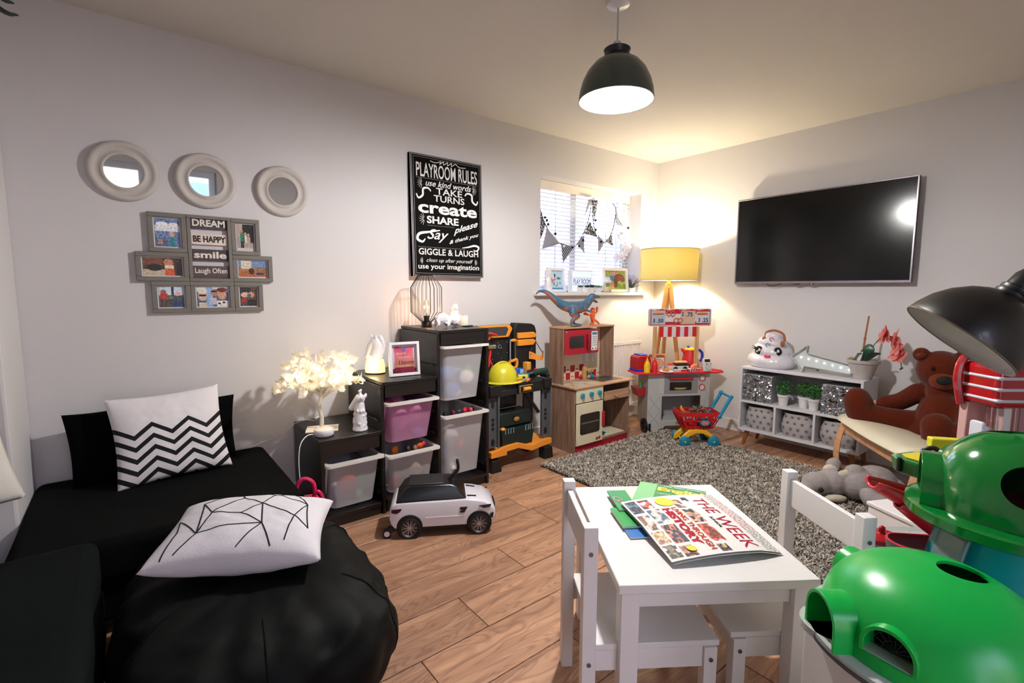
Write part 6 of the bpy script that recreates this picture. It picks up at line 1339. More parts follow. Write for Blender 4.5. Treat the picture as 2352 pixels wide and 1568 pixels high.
for i in range(7):
    x = -.115+i*.052; b = B(); b.ell((x, .105-.009*i, .007), .0034, seg=10, rings=8); b.o('small_bulb', M('cool_led', '#eef6ff', .4, emit=8, ecol='#e8f2ff'), al)
b = B(); b.bb(.0, .012, .018, .026, .0, .01); b.o('switch', m_bk, al)
oc = thing('pink_orchid', 'pink artificial orchid with bamboo cane in grey pot at the right end of the shelf', 'plant', on_sh(.355, .13, .6165), 0)
b = B(); b.lathe([(0, 0), (.055, 0), (.088, .108), (.094, .108), (.096, .128), (.087, .128), (.082, .115), (0, .112)], 36); b.o('pot', M('stone_pot', '#b8b0ac', .7), oc, ang=40)
b = B(); b.cyl((0, .01, .11), (.0, .0, .27), .006, .006, 10).cyl((0, 0, .27), (-.01, -.015, .42), .0055, .005, 10).ell((0, 0, .27), .009, .009, .006); b.o('cane', M('bamboo_cane', '#a8683c', .5), oc)
for pts, w in ((((0, -.01, .12), (-.02, -.03, .19), (-.01, -.03, .235)), .032), (((.0, -.02, .12), (-.03, -.06, .17), (-.03, -.10, .18)), .03), (((0, 0, .12), (.04, .0, .18), (.07, -.02, .19)), .028)):
    P = smooth_path(pts, 6); b = B(); b.tube(P, [w*sin(pi*(i+.5)/(len(P)+.5))+.002 for i in range(len(P))], 8, flat=(1, .12)); b.o('leaf', M('orchid_leaf', '#1f4a34', .35), oc)
for k in range(9): 
    a = k*.7; d = Vector((cos(a)*.6, sin(a)*.6, .8)).normalized()*.032; p = Vector((-.03, .055, .118)); 
    if k == 0: b = B()
    b.tube([p, p+d*.6, p+d], [.006, .009, .001], 6, flat=(1, .5))
b.o('succulent_leaves', M('succ_yellow', '#b9ac5c', .5), oc, kind='stuff')
sp_ = smooth_path([(-.0, -.01, .13), (-.02, -.05, .22), (-.05, -.12, .30), (-.07, -.19, .27), (-.075, -.215, .17), (-.075, -.225, .10)], 6)
b = B(); b.tube(sp_, .0028, 6); b.o('flower_stem', M('stem_green'), oc)
m_pp = M_transl('pink_petal', '#ee8f8c', .35); m_pc = M('petal_peach', '#f0b08a', .5)
for i, (ix, sc_) in enumerate(((11, 1.4), (13, 1.5), (15, 1.6), (17, 1.6), (19, 1.5), (21, 1.5), (23, 1.4), (25, 1.4))):
    c = sp_[ix]+Vector((random.uniform(-.02, .01), random.uniform(-.025, .025), random.uniform(-.015, .025))); q = RZ(random.uniform(-30, 30)-140) @ RX(75+random.uniform(-25, 25)); b = B()
    for k in range(5):
        mm = T(*c) @ q @ RZ(72*k) @ T(0, .018*sc_, 0) @ SC(.015*sc_, .021*sc_, .008); b.lathe([(0, 0), (1, .6)], 10, mm)
    f_ = b.o('blossom', m_pp, oc, kind=None); b = B(); b.ell(c, .007); b.o('blossom_heart', m_pc, f_)
for k in (30, 29): b = B(); b.ell(sp_[k]+Vector((0, .008*(k-29.5), 0)), .006); b.o('bud', M('bud_green', '#3c4a2c', .5), oc)
# ================================================================= ROCKER ARMCHAIR, BEAR
cx, cy = 3.40, .66; hd = 130
bc = thing('bentwood_armchair', 'bentwood armchair with cream seat that the teddy bear sits in', 'armchair', (cx, cy, 0), hd)
m_bt = M_wood('bent_birch', '#d6a47c', '#c08a60', .45, (3, 30, 30)); m_lt = M('cream_leather', '#ded6bc', .45, var=.04)
# local x = facing direction, y = left side
for s_ in (1, -1):
    P = smooth_path([(.20, 0, .014), (.245, 0, .12), (.235, 0, .29), (.17, 0, .43), (.05, 0, .50), (-.15, 0, .52), (-.40, 0, .46)], 8)
    b = B(); b.tube([Vector((p.x, s_*.40, p.z)) for p in P], .038, 8, flat=(.95, .30)); b.o('front_leg_and_arm', m_bt, bc, ang=60)
    P = smooth_path([(.20, 0, .014), (.0, 0, .012), (-.3, 0, .012), (-.42, 0, .05), (-.43, 0, .2), (-.41, 0, .46)], 8)
    b = B(); b.tube([Vector((p.x, s_*.40, p.z)) for p in P], .034, 8, flat=(.95, .30)); b.o('runner', m_bt, bc, ang=60)
b = B(); b.box(.214, 0, .335, .020, .78, .072); b.o('front_crossbar', m_bt, bc, bev=.006)
b = B(); b.box(-.35, 0, .25, .018, .78, .045); b.o('rear_crossbar', m_bt, bc, bev=.006)
SP = smooth_path([(.25, 0, .375), (.22, 0, .40), (.10, 0, .395), (-.10, 0, .36), (-.27, 0, .335), (-.34, 0, .42), (-.42, 0, .62), (-.47, 0, .86)], 8)
b = B(); n = len(SP)
def seatf(u, v): 
    i = min(int(u*(n-1)), n-2); p = SP[i].lerp(SP[i+1], u*(n-1)-i); return Vector((p.x, (v-.5)*.74, p.z-.012*cos((v-.5)*pi)))
b.grid(seatf, 40, 12); so = b.o('seat', m_lt, bc, ang=80); md = so.modifiers.new('solid', 'SOLIDIFY'); md.thickness = .042; md.offset = -.4
br = thing('teddy_bear', 'large brown teddy bear sitting in the bentwood armchair with legs stretched out', 'teddy bear', (3.60, .64, .33), hd)
def M_fur(name, c, s_=1.0):
    if name in MC: return MC[name]
    m = M(name, c, .95, bump=.22, bs=420, var=.25, vs=60, sheen=.12, spec=.1); return m
m_fu = M_fur('brown_plush', '#521c0b'); m_fu2 = M_fur('muzzle_plush', '#6e2c14')
bl = lambda x, y_, z_: (x, y_, z_)
# work in world offsets: local frame x = facing(130 deg)
def W2L(p): 
    v = Vector(p)-Vector((3.60, .64, .33)); a = -rad(hd); return (v.x*cos(a)-v.y*sin(a), v.x*sin(a)+v.y*cos(a), v.z)
b = B()
b.ell((-.02, 0, .14), .115, .125, .16); b.ell((.0, 0, .06), .13, .135, .09)
hdp = Vector(W2L((3.68, .655, .745))); b.ell(hdp, .115, .12, .115); b.ell((hdp.x*.5-.01, hdp.y*.5, .30), .07, .07, .07)
def limb(pts, rs): chain(b, [W2L(p) for p in pts], rs, 9)
limb([(3.62, .74, .415), (3.56, .86, .43), (3.50, .98, .455)], [.085, .074, .068]); limb([(3.51, .985, .465), (3.505, .995, .51), (3.50, 1.0, .545)], [.078, .080, .066])
limb([(3.54, .60, .39), (3.47, .60, .40), (3.42, .60, .41)], [.075, .064, .062]); limb([(3.415, .597, .415), (3.41, .60, .47)], [.072, .076])
limb([(3.68, .75, .60), (3.69, .83, .53), (3.68, .90, .50)], [.055, .052, .055]); limb([(3.58, .52, .56), (3.48, .50, .48), (3.42, .52, .45)], [.050, .045, .05])
# head faces the camera side
fd = Vector(W2L((3.60, .64, .33)+0*Vector((0, 0, 0)) if False else (3.60-.80, .64-.25, .33-.12))); fd.normalize(); sd = fd.cross(Vector((0, 0, 1))).normalized(); upv = sd.cross(fd)
for s_ in (-1, 1): p = hdp+sd*s_*.095+upv*.088; b.ell(p, .042, .042, .042)
bear = organic(b, 'body', m_fu, br, .008, 5)
b = B(); p = hdp+fd*.095-upv*.035; b.ell(p, .062, .062, .052); organic(b, 'muzzle', m_fu2, br, .006, 3)
b = B(); p = hdp+fd*.150-upv*.018; q = fd.to_track_quat('Z', 'Y').to_matrix().to_4x4(); b.ell(p, .036, .027, .014, m=q); b.o('nose', m_ink, br)
for s_ in (-1, 1): b = B(); b.ell(hdp+fd*.100+sd*s_*.048+upv*.035, .012); b.o('eye', M('black_glass_eye', '#0a0a0a', .1), br)
for s_ in (-1, 1): b = B(); b.ell(hdp+sd*s_*.097+upv*.088+fd*.028, .026, .026, .02); b.o('inner_ear', M_fur('dark_plush', '#5a2617'), br)
# ================================================================= PLUSH ELEPHANT GREY ANIMAL
pd = thing('plush_animal', 'grey plush animal with cream ear linings lying on the rug by the armchair', 'soft toy', (3.12, .90, .03), 0)
m_gf = M_fur('grey_plush', '#a09796')
rt, fw = Vector((.785, -.619, 0)), Vector((.619, .785, 0))
def PP(a, c, z_): v = rt*a+fw*c; return (v.x, v.y, z_)
b = B()
b.ell(PP(-.14, .06, .075), .085, .07, .065, m=RZ(-38)); b.ell(PP(-.05, .06, .085), .08, .08, .075); b.ell(PP(-.20, .05, .05), .05, .045, .042)
b.ell(PP(.06, .02, .085), .10, .09, .085, m=RZ(-38)); b.ell(PP(.18, .05, .09), .12, .10, .09, m=RZ(-38)); b.ell(PP(.30, .04, .07), .09, .09, .07)
b.ell(PP(-.005, .13, .155), .05, .04, .045); b.ell(PP(.055, .04, .155), .062, .045, .036, m=RZ(-20))
chain(b, [PP(.20, -.10, .04), PP(.12, -.15, .04), PP(.05, -.14, .05), PP(.03, -.11, .075)], [.05, .055, .05, .042], 7); chain(b, [PP(.28, -.06, .05), PP(.24, -.10, .045), PP(.20, -.10, .04)], [.06, .055, .05], 6)
chain(b, [PP(.05, .15, .05), PP(-.02, .2, .05)], [.045, .045], 6)
organic(b, 'body', m_gf, pd, .006, 4)
m_lin = M_fur('cream_lining', '#cfc6b4')
b = B(); b.ell(PP(-.045, .10, .140), .038, .022, .03, m=RZ(-60)); b.o('ear_lining', m_lin, pd); b = B(); b.ell(PP(-.005, .025, .140), .05, .022, .026, m=RZ(-30)); b.o('ear_lining', m_lin, pd)
b = B(); b.ell(PP(-.085, -.02, .02), .065, .025, .02, m=RZ(-38)); b.o('cream_chin', m_lin, pd)
b = B(); b.ell(PP(-.165, -.015, .065), .016, .014, .014); b.o('nose', m_ink, pd); b = B(); b.ell(PP(-.205, .10, .07), .010); b.o('eye', m_ink, pd)
b = B(); b.tube([PP(-.045, .05, .150), PP(-.04, .035, .16), PP(-.025, .04, .168)], .0035, 6); b.o('closed_eye', m_ink, pd)
# ================================================================= RUG
rx0, rx1, ry0, ry1 = 2.17, 3.56, .38, 2.40
rg_ = thing('rug', 'shaggy grey brown rug between toy kitchen and white table', 'rug', (0, 0, 0))
b = B(); b.prism(rrect(rx0, ry0, rx1, ry1, .05), .0005, .010); b.o('backing', M('rug_backing', '#4a4641', .9), rg_, smooth=False)
def pile():
    rng = np.random.default_rng(5); N = 120000
    x = rng.uniform(rx0-.01, rx1+.01, N); y_ = rng.uniform(ry0-.01, ry1+.01, N)
    # denser toward the camera: keep all in view range
    cl = np.array([mnoise.noise(Vector((a*22, c*22, 0))) for a, c in zip(x, y_)])
    ang = rng.uniform(0, 2*np.pi, N)+cl*2; lean = rng.uniform(.5, 1.6, N); L = rng.uniform(.018, .032, N)*(1+cl*.45); w = rng.uniform(.0024, .0044, N)
    dx, dy = np.cos(ang), np.sin(ang); px, py = -dy*w, dx*w
    z0 = np.full(N, .008); h1 = L*.6*np.cos(lean*.5); r1 = L*.6*np.sin(lean*.5); h2 = h1+L*.4*np.cos(lean*1.2); r2 = r1+L*.4*np.sin(lean*1.2)
    V = np.stack([np.stack([x-px, y_-py, z0], 1), np.stack([x+px, y_+py, z0], 1), np.stack([x+dx*r1+px, y_+dy*r1+py, z0+h1], 1), np.stack([x+dx*r1-px, y_+dy*r1-py, z0+h1], 1), np.stack([x+dx*r2, y_+dy*r2, z0+h2], 1)], 1).reshape(-1, 3)
    base = (np.arange(N)*5)[:, None]; quads = base+np.array([[0, 1, 2, 3]]); tris = base+np.array([[3, 2, 4]])
    me = bpy.data.meshes.new('pile'); nl = N*7; me.vertices.add(N*5); me.vertices.foreach_set('co', V.astype(np.float32).ravel()); me.loops.add(nl); me.polygons.add(N*2)
    lp = np.concatenate([quads, tris], 1).ravel(); me.loops.foreach_set('vertex_index', lp.astype(np.int32))
    ls = (np.arange(N)[:, None]*7+np.array([[0, 4]])).ravel(); me.polygons.foreach_set('loop_start', ls.astype(np.int32)); me.update(calc_edges=True)
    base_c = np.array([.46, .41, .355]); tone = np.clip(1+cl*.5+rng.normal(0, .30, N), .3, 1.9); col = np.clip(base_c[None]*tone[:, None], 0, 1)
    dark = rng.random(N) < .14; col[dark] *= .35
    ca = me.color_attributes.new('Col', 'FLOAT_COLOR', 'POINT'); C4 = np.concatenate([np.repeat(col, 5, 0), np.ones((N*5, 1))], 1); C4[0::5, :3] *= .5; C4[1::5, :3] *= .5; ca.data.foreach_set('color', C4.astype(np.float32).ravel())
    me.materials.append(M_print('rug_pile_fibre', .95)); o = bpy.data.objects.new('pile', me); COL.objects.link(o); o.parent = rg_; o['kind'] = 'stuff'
pile()
# ================================================================= CHILDREN'S TABLE AND CHAIRS
m_wp = M('white_painted_wood', '#e6e3e1', .38, var=.03, vs=12, bump=.05, bs=12)
TA = -35.0
tb = thing('childs_table', 'white wooden childrens table with books and newspaper on it', 'table', (1.289, .82, 0), TA)
hx_, hy_ = .2575, .302; TZ = .48
b = B(); b.bb(-hx_, hx_, -hy_, hy_, TZ-.024, TZ); b.o('table_top', m_wp, tb, bev=.0025)
for x in (-1, 1):
    for y_ in (-1, 1): b = B(); b.box(x*(hx_-.034), y_*(hy_-.036), (TZ-.025)/2, .046, .046, TZ-.025); b.o('leg', m_wp, tb, bev=.0015)
for y_ in (-1, 1): b = B(); b.box(0, y_*(hy_-.040), TZ-.052, 2*hx_-.116, .018, .052); b.o('apron', m_wp, tb, bev=.001)
for x in (-1, 1): b = B(); b.box(x*(hx_-.038), 0, TZ-.052, .018, 2*hy_-.12, .052); b.o('apron', m_wp, tb, bev=.001)
m_sc = M('bolt_steel', '#7f8489', .3, .9)
def kids_chair(lb, p_far, p_near, face, dep, hgt, seat):
    """p_far/p_near: floor points of the two back posts; face: +1 chair faces table +x local"""
    a, c = Vector((*p_far, 0)), Vector((*p_near, 0)); mid = (a+c)/2; v = (a-c); w = v.length/2; yaw = math.degrees(math.atan2(v.y, v.x))-90
    t = thing('childs_chair', lb, 'chair', tuple(mid), yaw if face > 0 else yaw, 'white childrens chairs at the table'); f = face
    for s_ in (1, -1): b = B(); b.box(0, s_*w, hgt/2, .036, .034, hgt); b.o('back_post', m_wp, t, bev=.002)
    b = B(); b.box(f*-.0, 0, hgt-.068, .016, 2*w-.034, .088); b.o('back_rail', m_wp, t, bev=.002)
    b = B(); b.bb(*(sorted((f*.010, f*(dep+.022)))), -w-.012, w+.012, seat-.016, seat) if False else b.bb(min(f*.0185, f*(dep+.024)), max(f*.0185, f*(dep+.024)), -w-.012, w+.012, seat-.016, seat); b.o('seat', m_wp, t, bev=.002)
    for s_ in (1, -1): b = B(); b.box(f*dep, s_*w, (seat-.017)/2, .034, .034, seat-.017); b.o('front_leg', m_wp, t, bev=.0015)
    for s_ in (1, -1): b = B(); b.box(f*dep/2, s_*w, seat-.046, dep-.036, .018, .056); b.o('side_rail', m_wp, t, bev=.001)
    b = B(); b.box(f*dep, 0, seat-.046, .018, 2*w-.036, .056); b.o('front_rail', m_wp, t, bev=.001)
    for z_ in (hgt-.068, seat-.05): b = B(); b.lathe([(0, 0), (.0055, 0), (.0055, .003), (0, .003)], 12, T(0, -w-.0172, z_) @ RX(90)); b.o('bolt', m_sc, t, ang=30)
    b = B(); b.lathe([(0, 0), (.0055, 0), (.0055, .003), (0, .003)], 12, T(f*dep, -w-.0172, seat-.05) @ RX(90)); b.o('bolt', m_sc, t, ang=30)
    return t
kids_chair('white wooden childrens chair on the left side of the table, back to the toy car', (1.046, 1.038), (.878, .795), 1, .32, .615, .30)
kids_chair('white wooden childrens chair on the right side of the table, back to the rug', (1.690, .655), (1.505, .39), -1, .335, .61, .30)
# ---- books and newspaper
def flat_thing(name, lb, cat, pts, z0, th, mat, matp=None):
    """pts: four world corners near-left, near-right, far-right, far-left"""
    c = sum((Vector((*p, 0)) for p in pts), Vector((0, 0, 0)))/4; d = Vector((*pts[1], 0))-Vector((*pts[0], 0)); yaw = math.degrees(math.atan2(d.y, d.x))
    w = d.length; h = (Vector((*pts[3], 0))-Vector((*pts[0], 0))).length; t = thing(name, lb, cat, (c.x, c.y, z0), yaw); b = B(); b.bb(-w/2, w/2, -h/2, h/2, 0.0006, th-.0006); b.o('pages', matp or M('page_white', '#e2ded8', .8), t, smooth=False)
    b = B(); b.bb(-w/2-.001, w/2+.001, -h/2-.001, h/2+.001, th-.0005, th); b.bb(-w/2-.001, w/2+.001, -h/2-.001, h/2+.001, 0, .0005); b.o('cover', mat, t, smooth=False, kind=None); return t, w, h
ez = TZ+.0005
t, w, h = flat_thing('exercise_book', 'blue exercise book at the bottom of the pile under the newspaper', 'book', [(1.112, .845), (1.26, .75), (1.32, .86), (1.175, .955)], ez, .006, M('cover_blue', '#1f6fb8', .4))
t, w, h = flat_thing('exercise_book', 'green exercise book with dark edge under the newspaper', 'book', [(1.135, .89), (1.28, .80), (1.34, .91), (1.195, 1.0)], ez+.0065, .007, M('cover_green_bright', '#2a9a4c', .35))  # one even, slightly brighter green for this cover
t, w, h = flat_thing('workbook', 'green workbook with pink lettering, leftmost of the books on the table', 'book', [(1.205, .965), (1.36, .86), (1.44, .985), (1.285, 1.09)], ez+.014, .005, M('cover_green', '#2c9258', .35))
b = B(); b.bb(-.03, .08, -.02, .09, .0051, .0056); b.o('pale_panel', M('cover_pale', '#c8d8c4', .4), t, smooth=False); b = B(); b.text('Gulp', -.075, -.03, .11, .035, .0052, m=RZ(-65) @ T(.02, -.06, 0)); b.o('pink_lettering', M('pink_letter', '#d88a9a', .5), t, smooth=False)
t, w, h = flat_thing('workbook', 'green English workbook with yellow title, on top of the other books', 'book', [(1.225, .945), (1.331, .75), (1.54, .86), (1.434, 1.06)], ez+.020, .006, M('cover_green2', '#2a8a56', .35))
b = B(); b.bb(-w/2, -w/2+.06, -h/2, h/2, .0061, .0064); b.o('pale_strip', M('cover_strip', '#7ec088', .4), t, smooth=False)
b = B(); b.text('English', -w/2+.065, h/2-.070, .17, .044, .0063, off=.05); b.o('title', M('title_yellow', '#e8c858', .5), t, smooth=False)
b = B(); b.text('Leap Ahead Workbook', -w/2+.085, h/2-.020, .14, .012, .0063, off=.03).text('Home learning', -w/2+.070, h/2-.090, .10, .011, .0063); b.o('small_print', M('page_white'), t, smooth=False, kind='stuff')
b = B(); b.bb(-w/2+.065, w/2-.01, -h/2+.01, -h/2+.09, .0061, .0064); b.o('white_panel', M('page_white'), t, smooth=False)
# newspaper: corners NL (fold near), top at the right
npz = ez+.0275
A_, B_, C_, D_ = Vector((1.095, .665, 0)), Vector((1.39, .50, 0)), Vector((1.60, .86, 0)), Vector((1.27, .985, 0))
A_, B_, C_, D_ = Vector((1.065, .70, 0)), Vector((1.352, .545, 0)), Vector((1.54, .835, 0)), Vector((1.24, .965, 0))
cN = (A_+B_+C_+D_)/4; yawN = math.degrees(math.atan2((B_-A_).y, (B_-A_).x)); wN = ((B_-A_).length+(C_-D_).length)/2; hN = ((D_-A_).length+(C_-B_).length)/2
nw = thing('newspaper', 'folded childrens newspaper with red masthead lying on top of the books', 'newspaper', (cN.x, cN.y, npz), yawN+1)
def npf(zo, bend): 
    def f(u, v):
        x, y_ = (u-.5)*wN, (v-.5)*hN; return (x, y_, zo+bend*(-.010*(u*2-1)**2)-.016*max(0, (1-v)-.45)*1.8*(1)-.008*max(0, u-.8)*5*(1-v))
    return f
b = B()
for k, (zo, sh_) in enumerate(((.0, .0), (.003, .004), (.006, .0))):
    f = npf(zo+.004, 1); b.grid(lambda u, v, f=f, sh_=sh_: Vector(f(u, v))+Vector((sh_, -sh_, 0)), 20, 16)
b.o('inner_pages', M('newsprint', '#cfcac6', .8), nw, kind='stuff')
rrn = random.Random(12)
photos = []
# u: 0 = foot of page, 1 = masthead ; v: 0 near.. 1 far   (page reads along v from far to near)
def npcol():
    cells = []
    for (u0, u1, v0, v1) in ((.02, .13, .72, .97), (.02, .13, .42, .68), (.02, .13, .22, .40), (.02, .13, .03, .20), (.15, .26, .78, .96), (.15, .28, .50, .75), (.15, .28, .20, .47), (.15, .26, .02, .16), (.47, .56, .72, .90), (.47, .60, .45, .69), (.47, .60, .16, .42), (.47, .56, .02, .12), (.60, .66, .85, .97)): 
        pal = [hs(random.Random(int(u0*97+v0*31)).choice(['#7a5a4c', '#a87c6a', '#6a6e70', '#8a4a3c', '#4a6a84', '#33304a', '#8c7a5c'])), hs(rrn.choice(['#d8a890', '#c87a5c', '#e0c0b0', '#3a3a44', '#d05a4c'])), hs(rrn.choice(['#2c2c34', '#e4e0dc', '#5a7a8c', '#c0a060']))]; cells.append((u0, u1, v0, v1, pal, rrn.random()*50))
    def f(u, v):
        for u0, u1, v0, v1, pal, sd in cells:
            if u0 <= u <= u1 and v0 <= v <= v1:
                n = mnoise.noise(Vector((u*17, v*13, sd))); c = pal[0] if n < -.05 else pal[1] if n < .25 else pal[2]; n2 = mnoise.noise(Vector((u*45, v*40, sd)))*.3; return tuple(x+n2 for x in c)
        if u > .88: 
            n = mnoise.noise(Vector((u*60, v*160, 4))); return hs('#c03040') if n > .25 and .3 < v < .9 else (.85, .83, .81) if n < .12 else (.4, .38, .38)
        return (.89, .875, .86)
    return f
me_f = npcol(); nu_, nv_ = 210, 230
o = picture('front_page', 1, 1, nu_, nv_, lambda u, v: me_f(u, v), nw)
vv = np.empty(len(o.data.vertices)*3); o.data.vertices.foreach_get('co', vv); vv = vv.reshape(-1, 3); ff = npf(.0115, 1); vv = np.array([ff(a+.5, c+.5) for a, c, _ in vv]); o.data.vertices.foreach_set('co', vv.astype(np.float32).ravel()); o.data.update(); o.data.materials.clear(); o.data.materials.append(M_print('newsprint_print', .6))
def np_text(st, u0, v_far, v_near, hu, col, nm, off=.0):
    """text running from far to near; letter height along u"""
    b = B(); b.text(st, 0, 0, (v_far-v_near), hu, 0, off=off, th=.0001)
    for v in b.bm.verts: x, y_ = v.co.x, v.co.y; p = ff(min(.999, u0+y_), v_far-x); v.co = Vector((p[0], p[1], p[2]+.0012))
    b.o(nm, M('ink_'+col[1:], col, .6), nw, smooth=False)
np_text('THE WEEK', .70, .90, .04, .13, '#d02848', 'masthead_lettering', .0); np_text('JUNIOR', .655, .52, .34, .035, '#1c1c20', 'masthead_small', .03)
np_text('LIVING THROUGH', .395, .74, .06, .055, '#e0582c', 'headline_orange', .03); np_text('HISTORY', .30, .74, .14, .08, '#d8283c', 'headline_red', .06)
b = B(); 
f_ = ff
p = Vector(ff(.40, .87)); b.lathe([(0, .0012), (.030, .0012), (.030, .0016), (0, .0018)], 20, T(*p)); b.o('yellow_disc', M('disc_yellow', '#e4d23c', .6), nw, smooth=False); np_text('G', .365, .925, .83, .07, '#7a2430', 'disc_letter', .05)
p = Vector(ff(.24, .11)); b = B(); b.lathe([(0, .0012), (.014, .0012), (.014, .0016), (0, .0018)], 20, T(*p)); b.o('yellow_disc', M('disc_yellow'), nw, smooth=False)
# ================================================================= RIDE-ON CAR
cr_ = thing('ride_on_car', 'white ride on toy car with black roof seat standing on the wood floor', 'toy car', (1.205, 2.085, 0), -29.6)
m_cw = M('car_white', '#dedbe4', .22, coat=.5, var=.02); m_cb = M('car_black', '#0b0c0e', .32)
Wd = .105
# body: side profile lofted across the width
zc_ = lambda z_: z_ if z_ < .06 else .06+(z_-.06)*.76
prof_ = [(x, zc_(z_)) for x, z_ in [(-.255, .075), (-.262, .11), (-.262, .16), (-.25, .20), (-.235, .215), (-.10, .219), (.03, .219), (.10, .222), (.15, .214), (.20, .198), (.235, .17), (.252, .14), (.255, .10), (.245, .065), (.23, .05), (-.24, .052)]]
b = B(); secs = [(-1, .93, .012), (-.97, .985, .004), (-.85, 1, 0), (.85, 1, 0), (.97, .985, .004), (1, .93, .012)]
rings = []
for y_, sx, dz in secs: rings.append([b._v((x*(sx if abs(x) > .2 else 1), y_*Wd*(1.0), (z_-dz if z_ > .12 else z_+dz*.3))) for x, z_ in prof_])
for r0, r1 in zip(rings[:-1], rings[1:]):
    for i in range(len(prof_)): b._f([r0[i], r0[(i+1) % len(prof_)], r1[(i+1) % len(prof_)], r1[i]])
b._f(rings[0][::-1]); b._f(rings[-1]); body = b.o('body', m_cw, cr_, bev=.006, seg=3, ang=35)
for s_ in (-1, 1):
    for x in (-.165, .172):
        b = B(); b.lathe([(.0, 0), (.062, 0), (.058, .003), (0, .003)], 36, T(x, s_*(Wd+.0005), .058) @ RX(90*-s_ if s_ > 0 else 90)); b.o('wheel_arch', m_cw if False else M('arch_dark', '#08080a', .6), cr_, smooth=False)
        b = B(); b.lathe([(.040, -.002), (.052, -.002), (.054, .004), (.052, .016), (.044, .018), (.040, .012)], 40, T(x, s_*Wd*.93, .054) @ RX(90 if s_ < 0 else -90), close=True); wl_ = b.o('tyre', M('tyre_black', '#0d0d0e', .5), cr_, ang=40)
        b = B(); mw_ = T(x, s_*(Wd*.93), .054) @ RX(90 if s_ < 0 else -90)
        b.lathe([(0, .002), (.040, .002), (.040, .005), (0, .005)], 32, mw_); b.o('rim_well', M('rim_dark', '#17171a', .4), wl_, ang=30)
        b = B(); b.lathe([(.037, .008), (.040, .012), (.042, .014), (.0415, .008)], 40, mw_, close=True); b.lathe([(0, .012), (.009, .013), (.010, .008), (0, .008)], 20, mw_)
        for k in range(10):
            for d_ in (-5, 5): b.box(0, 0, 0, .032, .0028, .005, None) if False else None
            X_ = b.X; b.X = mw_ @ RZ(36*k); b.cyl((.006, .0, .010), (.038, .0045, .0105), .0020, .0016, 6); b.cyl((.006, .0, .010), (.038, -.0045, .0105), .0020, .0016, 6); b.X = X_
        b.o('alloy_spokes', M('alloy', '#b9b3b6', .3, .6), wl_, kind='stuff')
cp = [(-.232, .175), (.112, .182), (.06, .240), (.035, .250), (-.165, .250), (-.195, .238)]
b = B(); rings = []
for y_, k in ((-1, 0), (-.72, 1), (.72, 1), (1, 0)):
    rings.append([b._v((x*(1 if z_ < .2 else .97), y_*Wd*.95*(1 if z_ < .2 or abs(y_) < .8 else .78), z_ if k or z_ < .2 else z_-.008)) for x, z_ in cp])
for r0, r1 in zip(rings[:-1], rings[1:]):
    for i in range(len(cp)): b._f([r0[i], r0[(i+1) % len(cp)], r1[(i+1) % len(cp)], r1[i]])
b._f(rings[0][::-1]); b._f(rings[-1]); b.o('roof_cabin', m_cb, cr_, bev=.007, seg=3, ang=35)
b = B(); b.box(-.085, 0, .252, .17, .13, .008); b.o('seat_pad', M('car_seat_black', '#1c1c1e', .6), cr_, bev=.004)
b = B(); b.cyl((.02, 0, .240), (.060, 0, .278), .010); b.tube(smooth_path([(.060, 0, .27), (.075, 0, .30), (.070, 0, .345)], 5), .013, 8, flat=(1.5, .6)); b.cyl((.062, -.045, .272), (.062, .045, .272), .008); b.o('steering_handle', m_cb, cr_, kind=None)
for s_ in (-1, 1):
    y_ = s_*(Wd+.0008); mm = T(0, y_, 0) @ RX(90)
    b = B(); b.prism([(-.250, .150), (-.200, .152), (-.208, .138), (-.228, .128), (-.25, .134)], -.001, .002, mm); b.o('tail_light', M('tail_dark_red', '#3a1014', .2), cr_, smooth=False)
    b = B(); b.prism([(.170, .146), (.220, .149), (.232, .150), (.226, .136), (.195, .131)], -.001, .002, mm); b.o('headlight', M('headlight_smoke', '#2a2428', .15), cr_, smooth=False)
    b = B(); b.prism([(.078, .143), (.115, .143), (.098, .115), (.078, .115), (.078, .124), (.092, .127), (.078, .131)], -.001, .002, mm); b.o('side_vent', m_bk, cr_, smooth=False)
    b = B(); b.prism([(.224, .078), (.24, .082), (.243, .108), (.227, .102)], -.001, .002, mm); b.o('bumper_vent', m_bk, cr_, smooth=False)
    b = B(); b.bb(-.09, .10, y_-.001, y_+.001, .098, .101); b.o('door_crease', M('crease_white', '#f0eef4', .3), cr_, smooth=False)
b = B(); b.bb(-.235, .24, y_-.001-.002, y_+.0012, .193, .1965); b.bm.free()
for x, z_, s_ in ((.120, .18, -1), (.120, .18, 1)):
    b = B(); b.box(x+.018, s_*.062, .1795, .045, .012, .004, RY(9) @ RZ(-s_*8)); b.o('bonnet_vent', m_bk, cr_, bev=.001)
b = B(); b.bb(-.23, .235, -.09, .09, .030, .052); b.o('underbody', M('arch_dark'), cr_, bev=.003)
b = B(); b.bb(.250, .2575, -.05, .05, .095, .125); b.o('grille', m_bk, cr_, bev=.001)
for y_ in (-.06, ): 
    b = B(); b.lathe([(0, -.010), (.022, -.010), (.022, .010), (0, .010)], 24, T(-.275, y_-.02, .022) @ RX(90)); b.o('castor_wheel', m_bk, cr_, ang=40); b = B(); b.ell((-.275, y_-.031, .022), .014, .004, .014); b.o('castor_cap', M('plate_white'), cr_)
    b = B(); b.box(-.255, y_-.015, .04, .035, .03, .02); b.o('castor_bracket', m_bk, cr_, bev=.003)
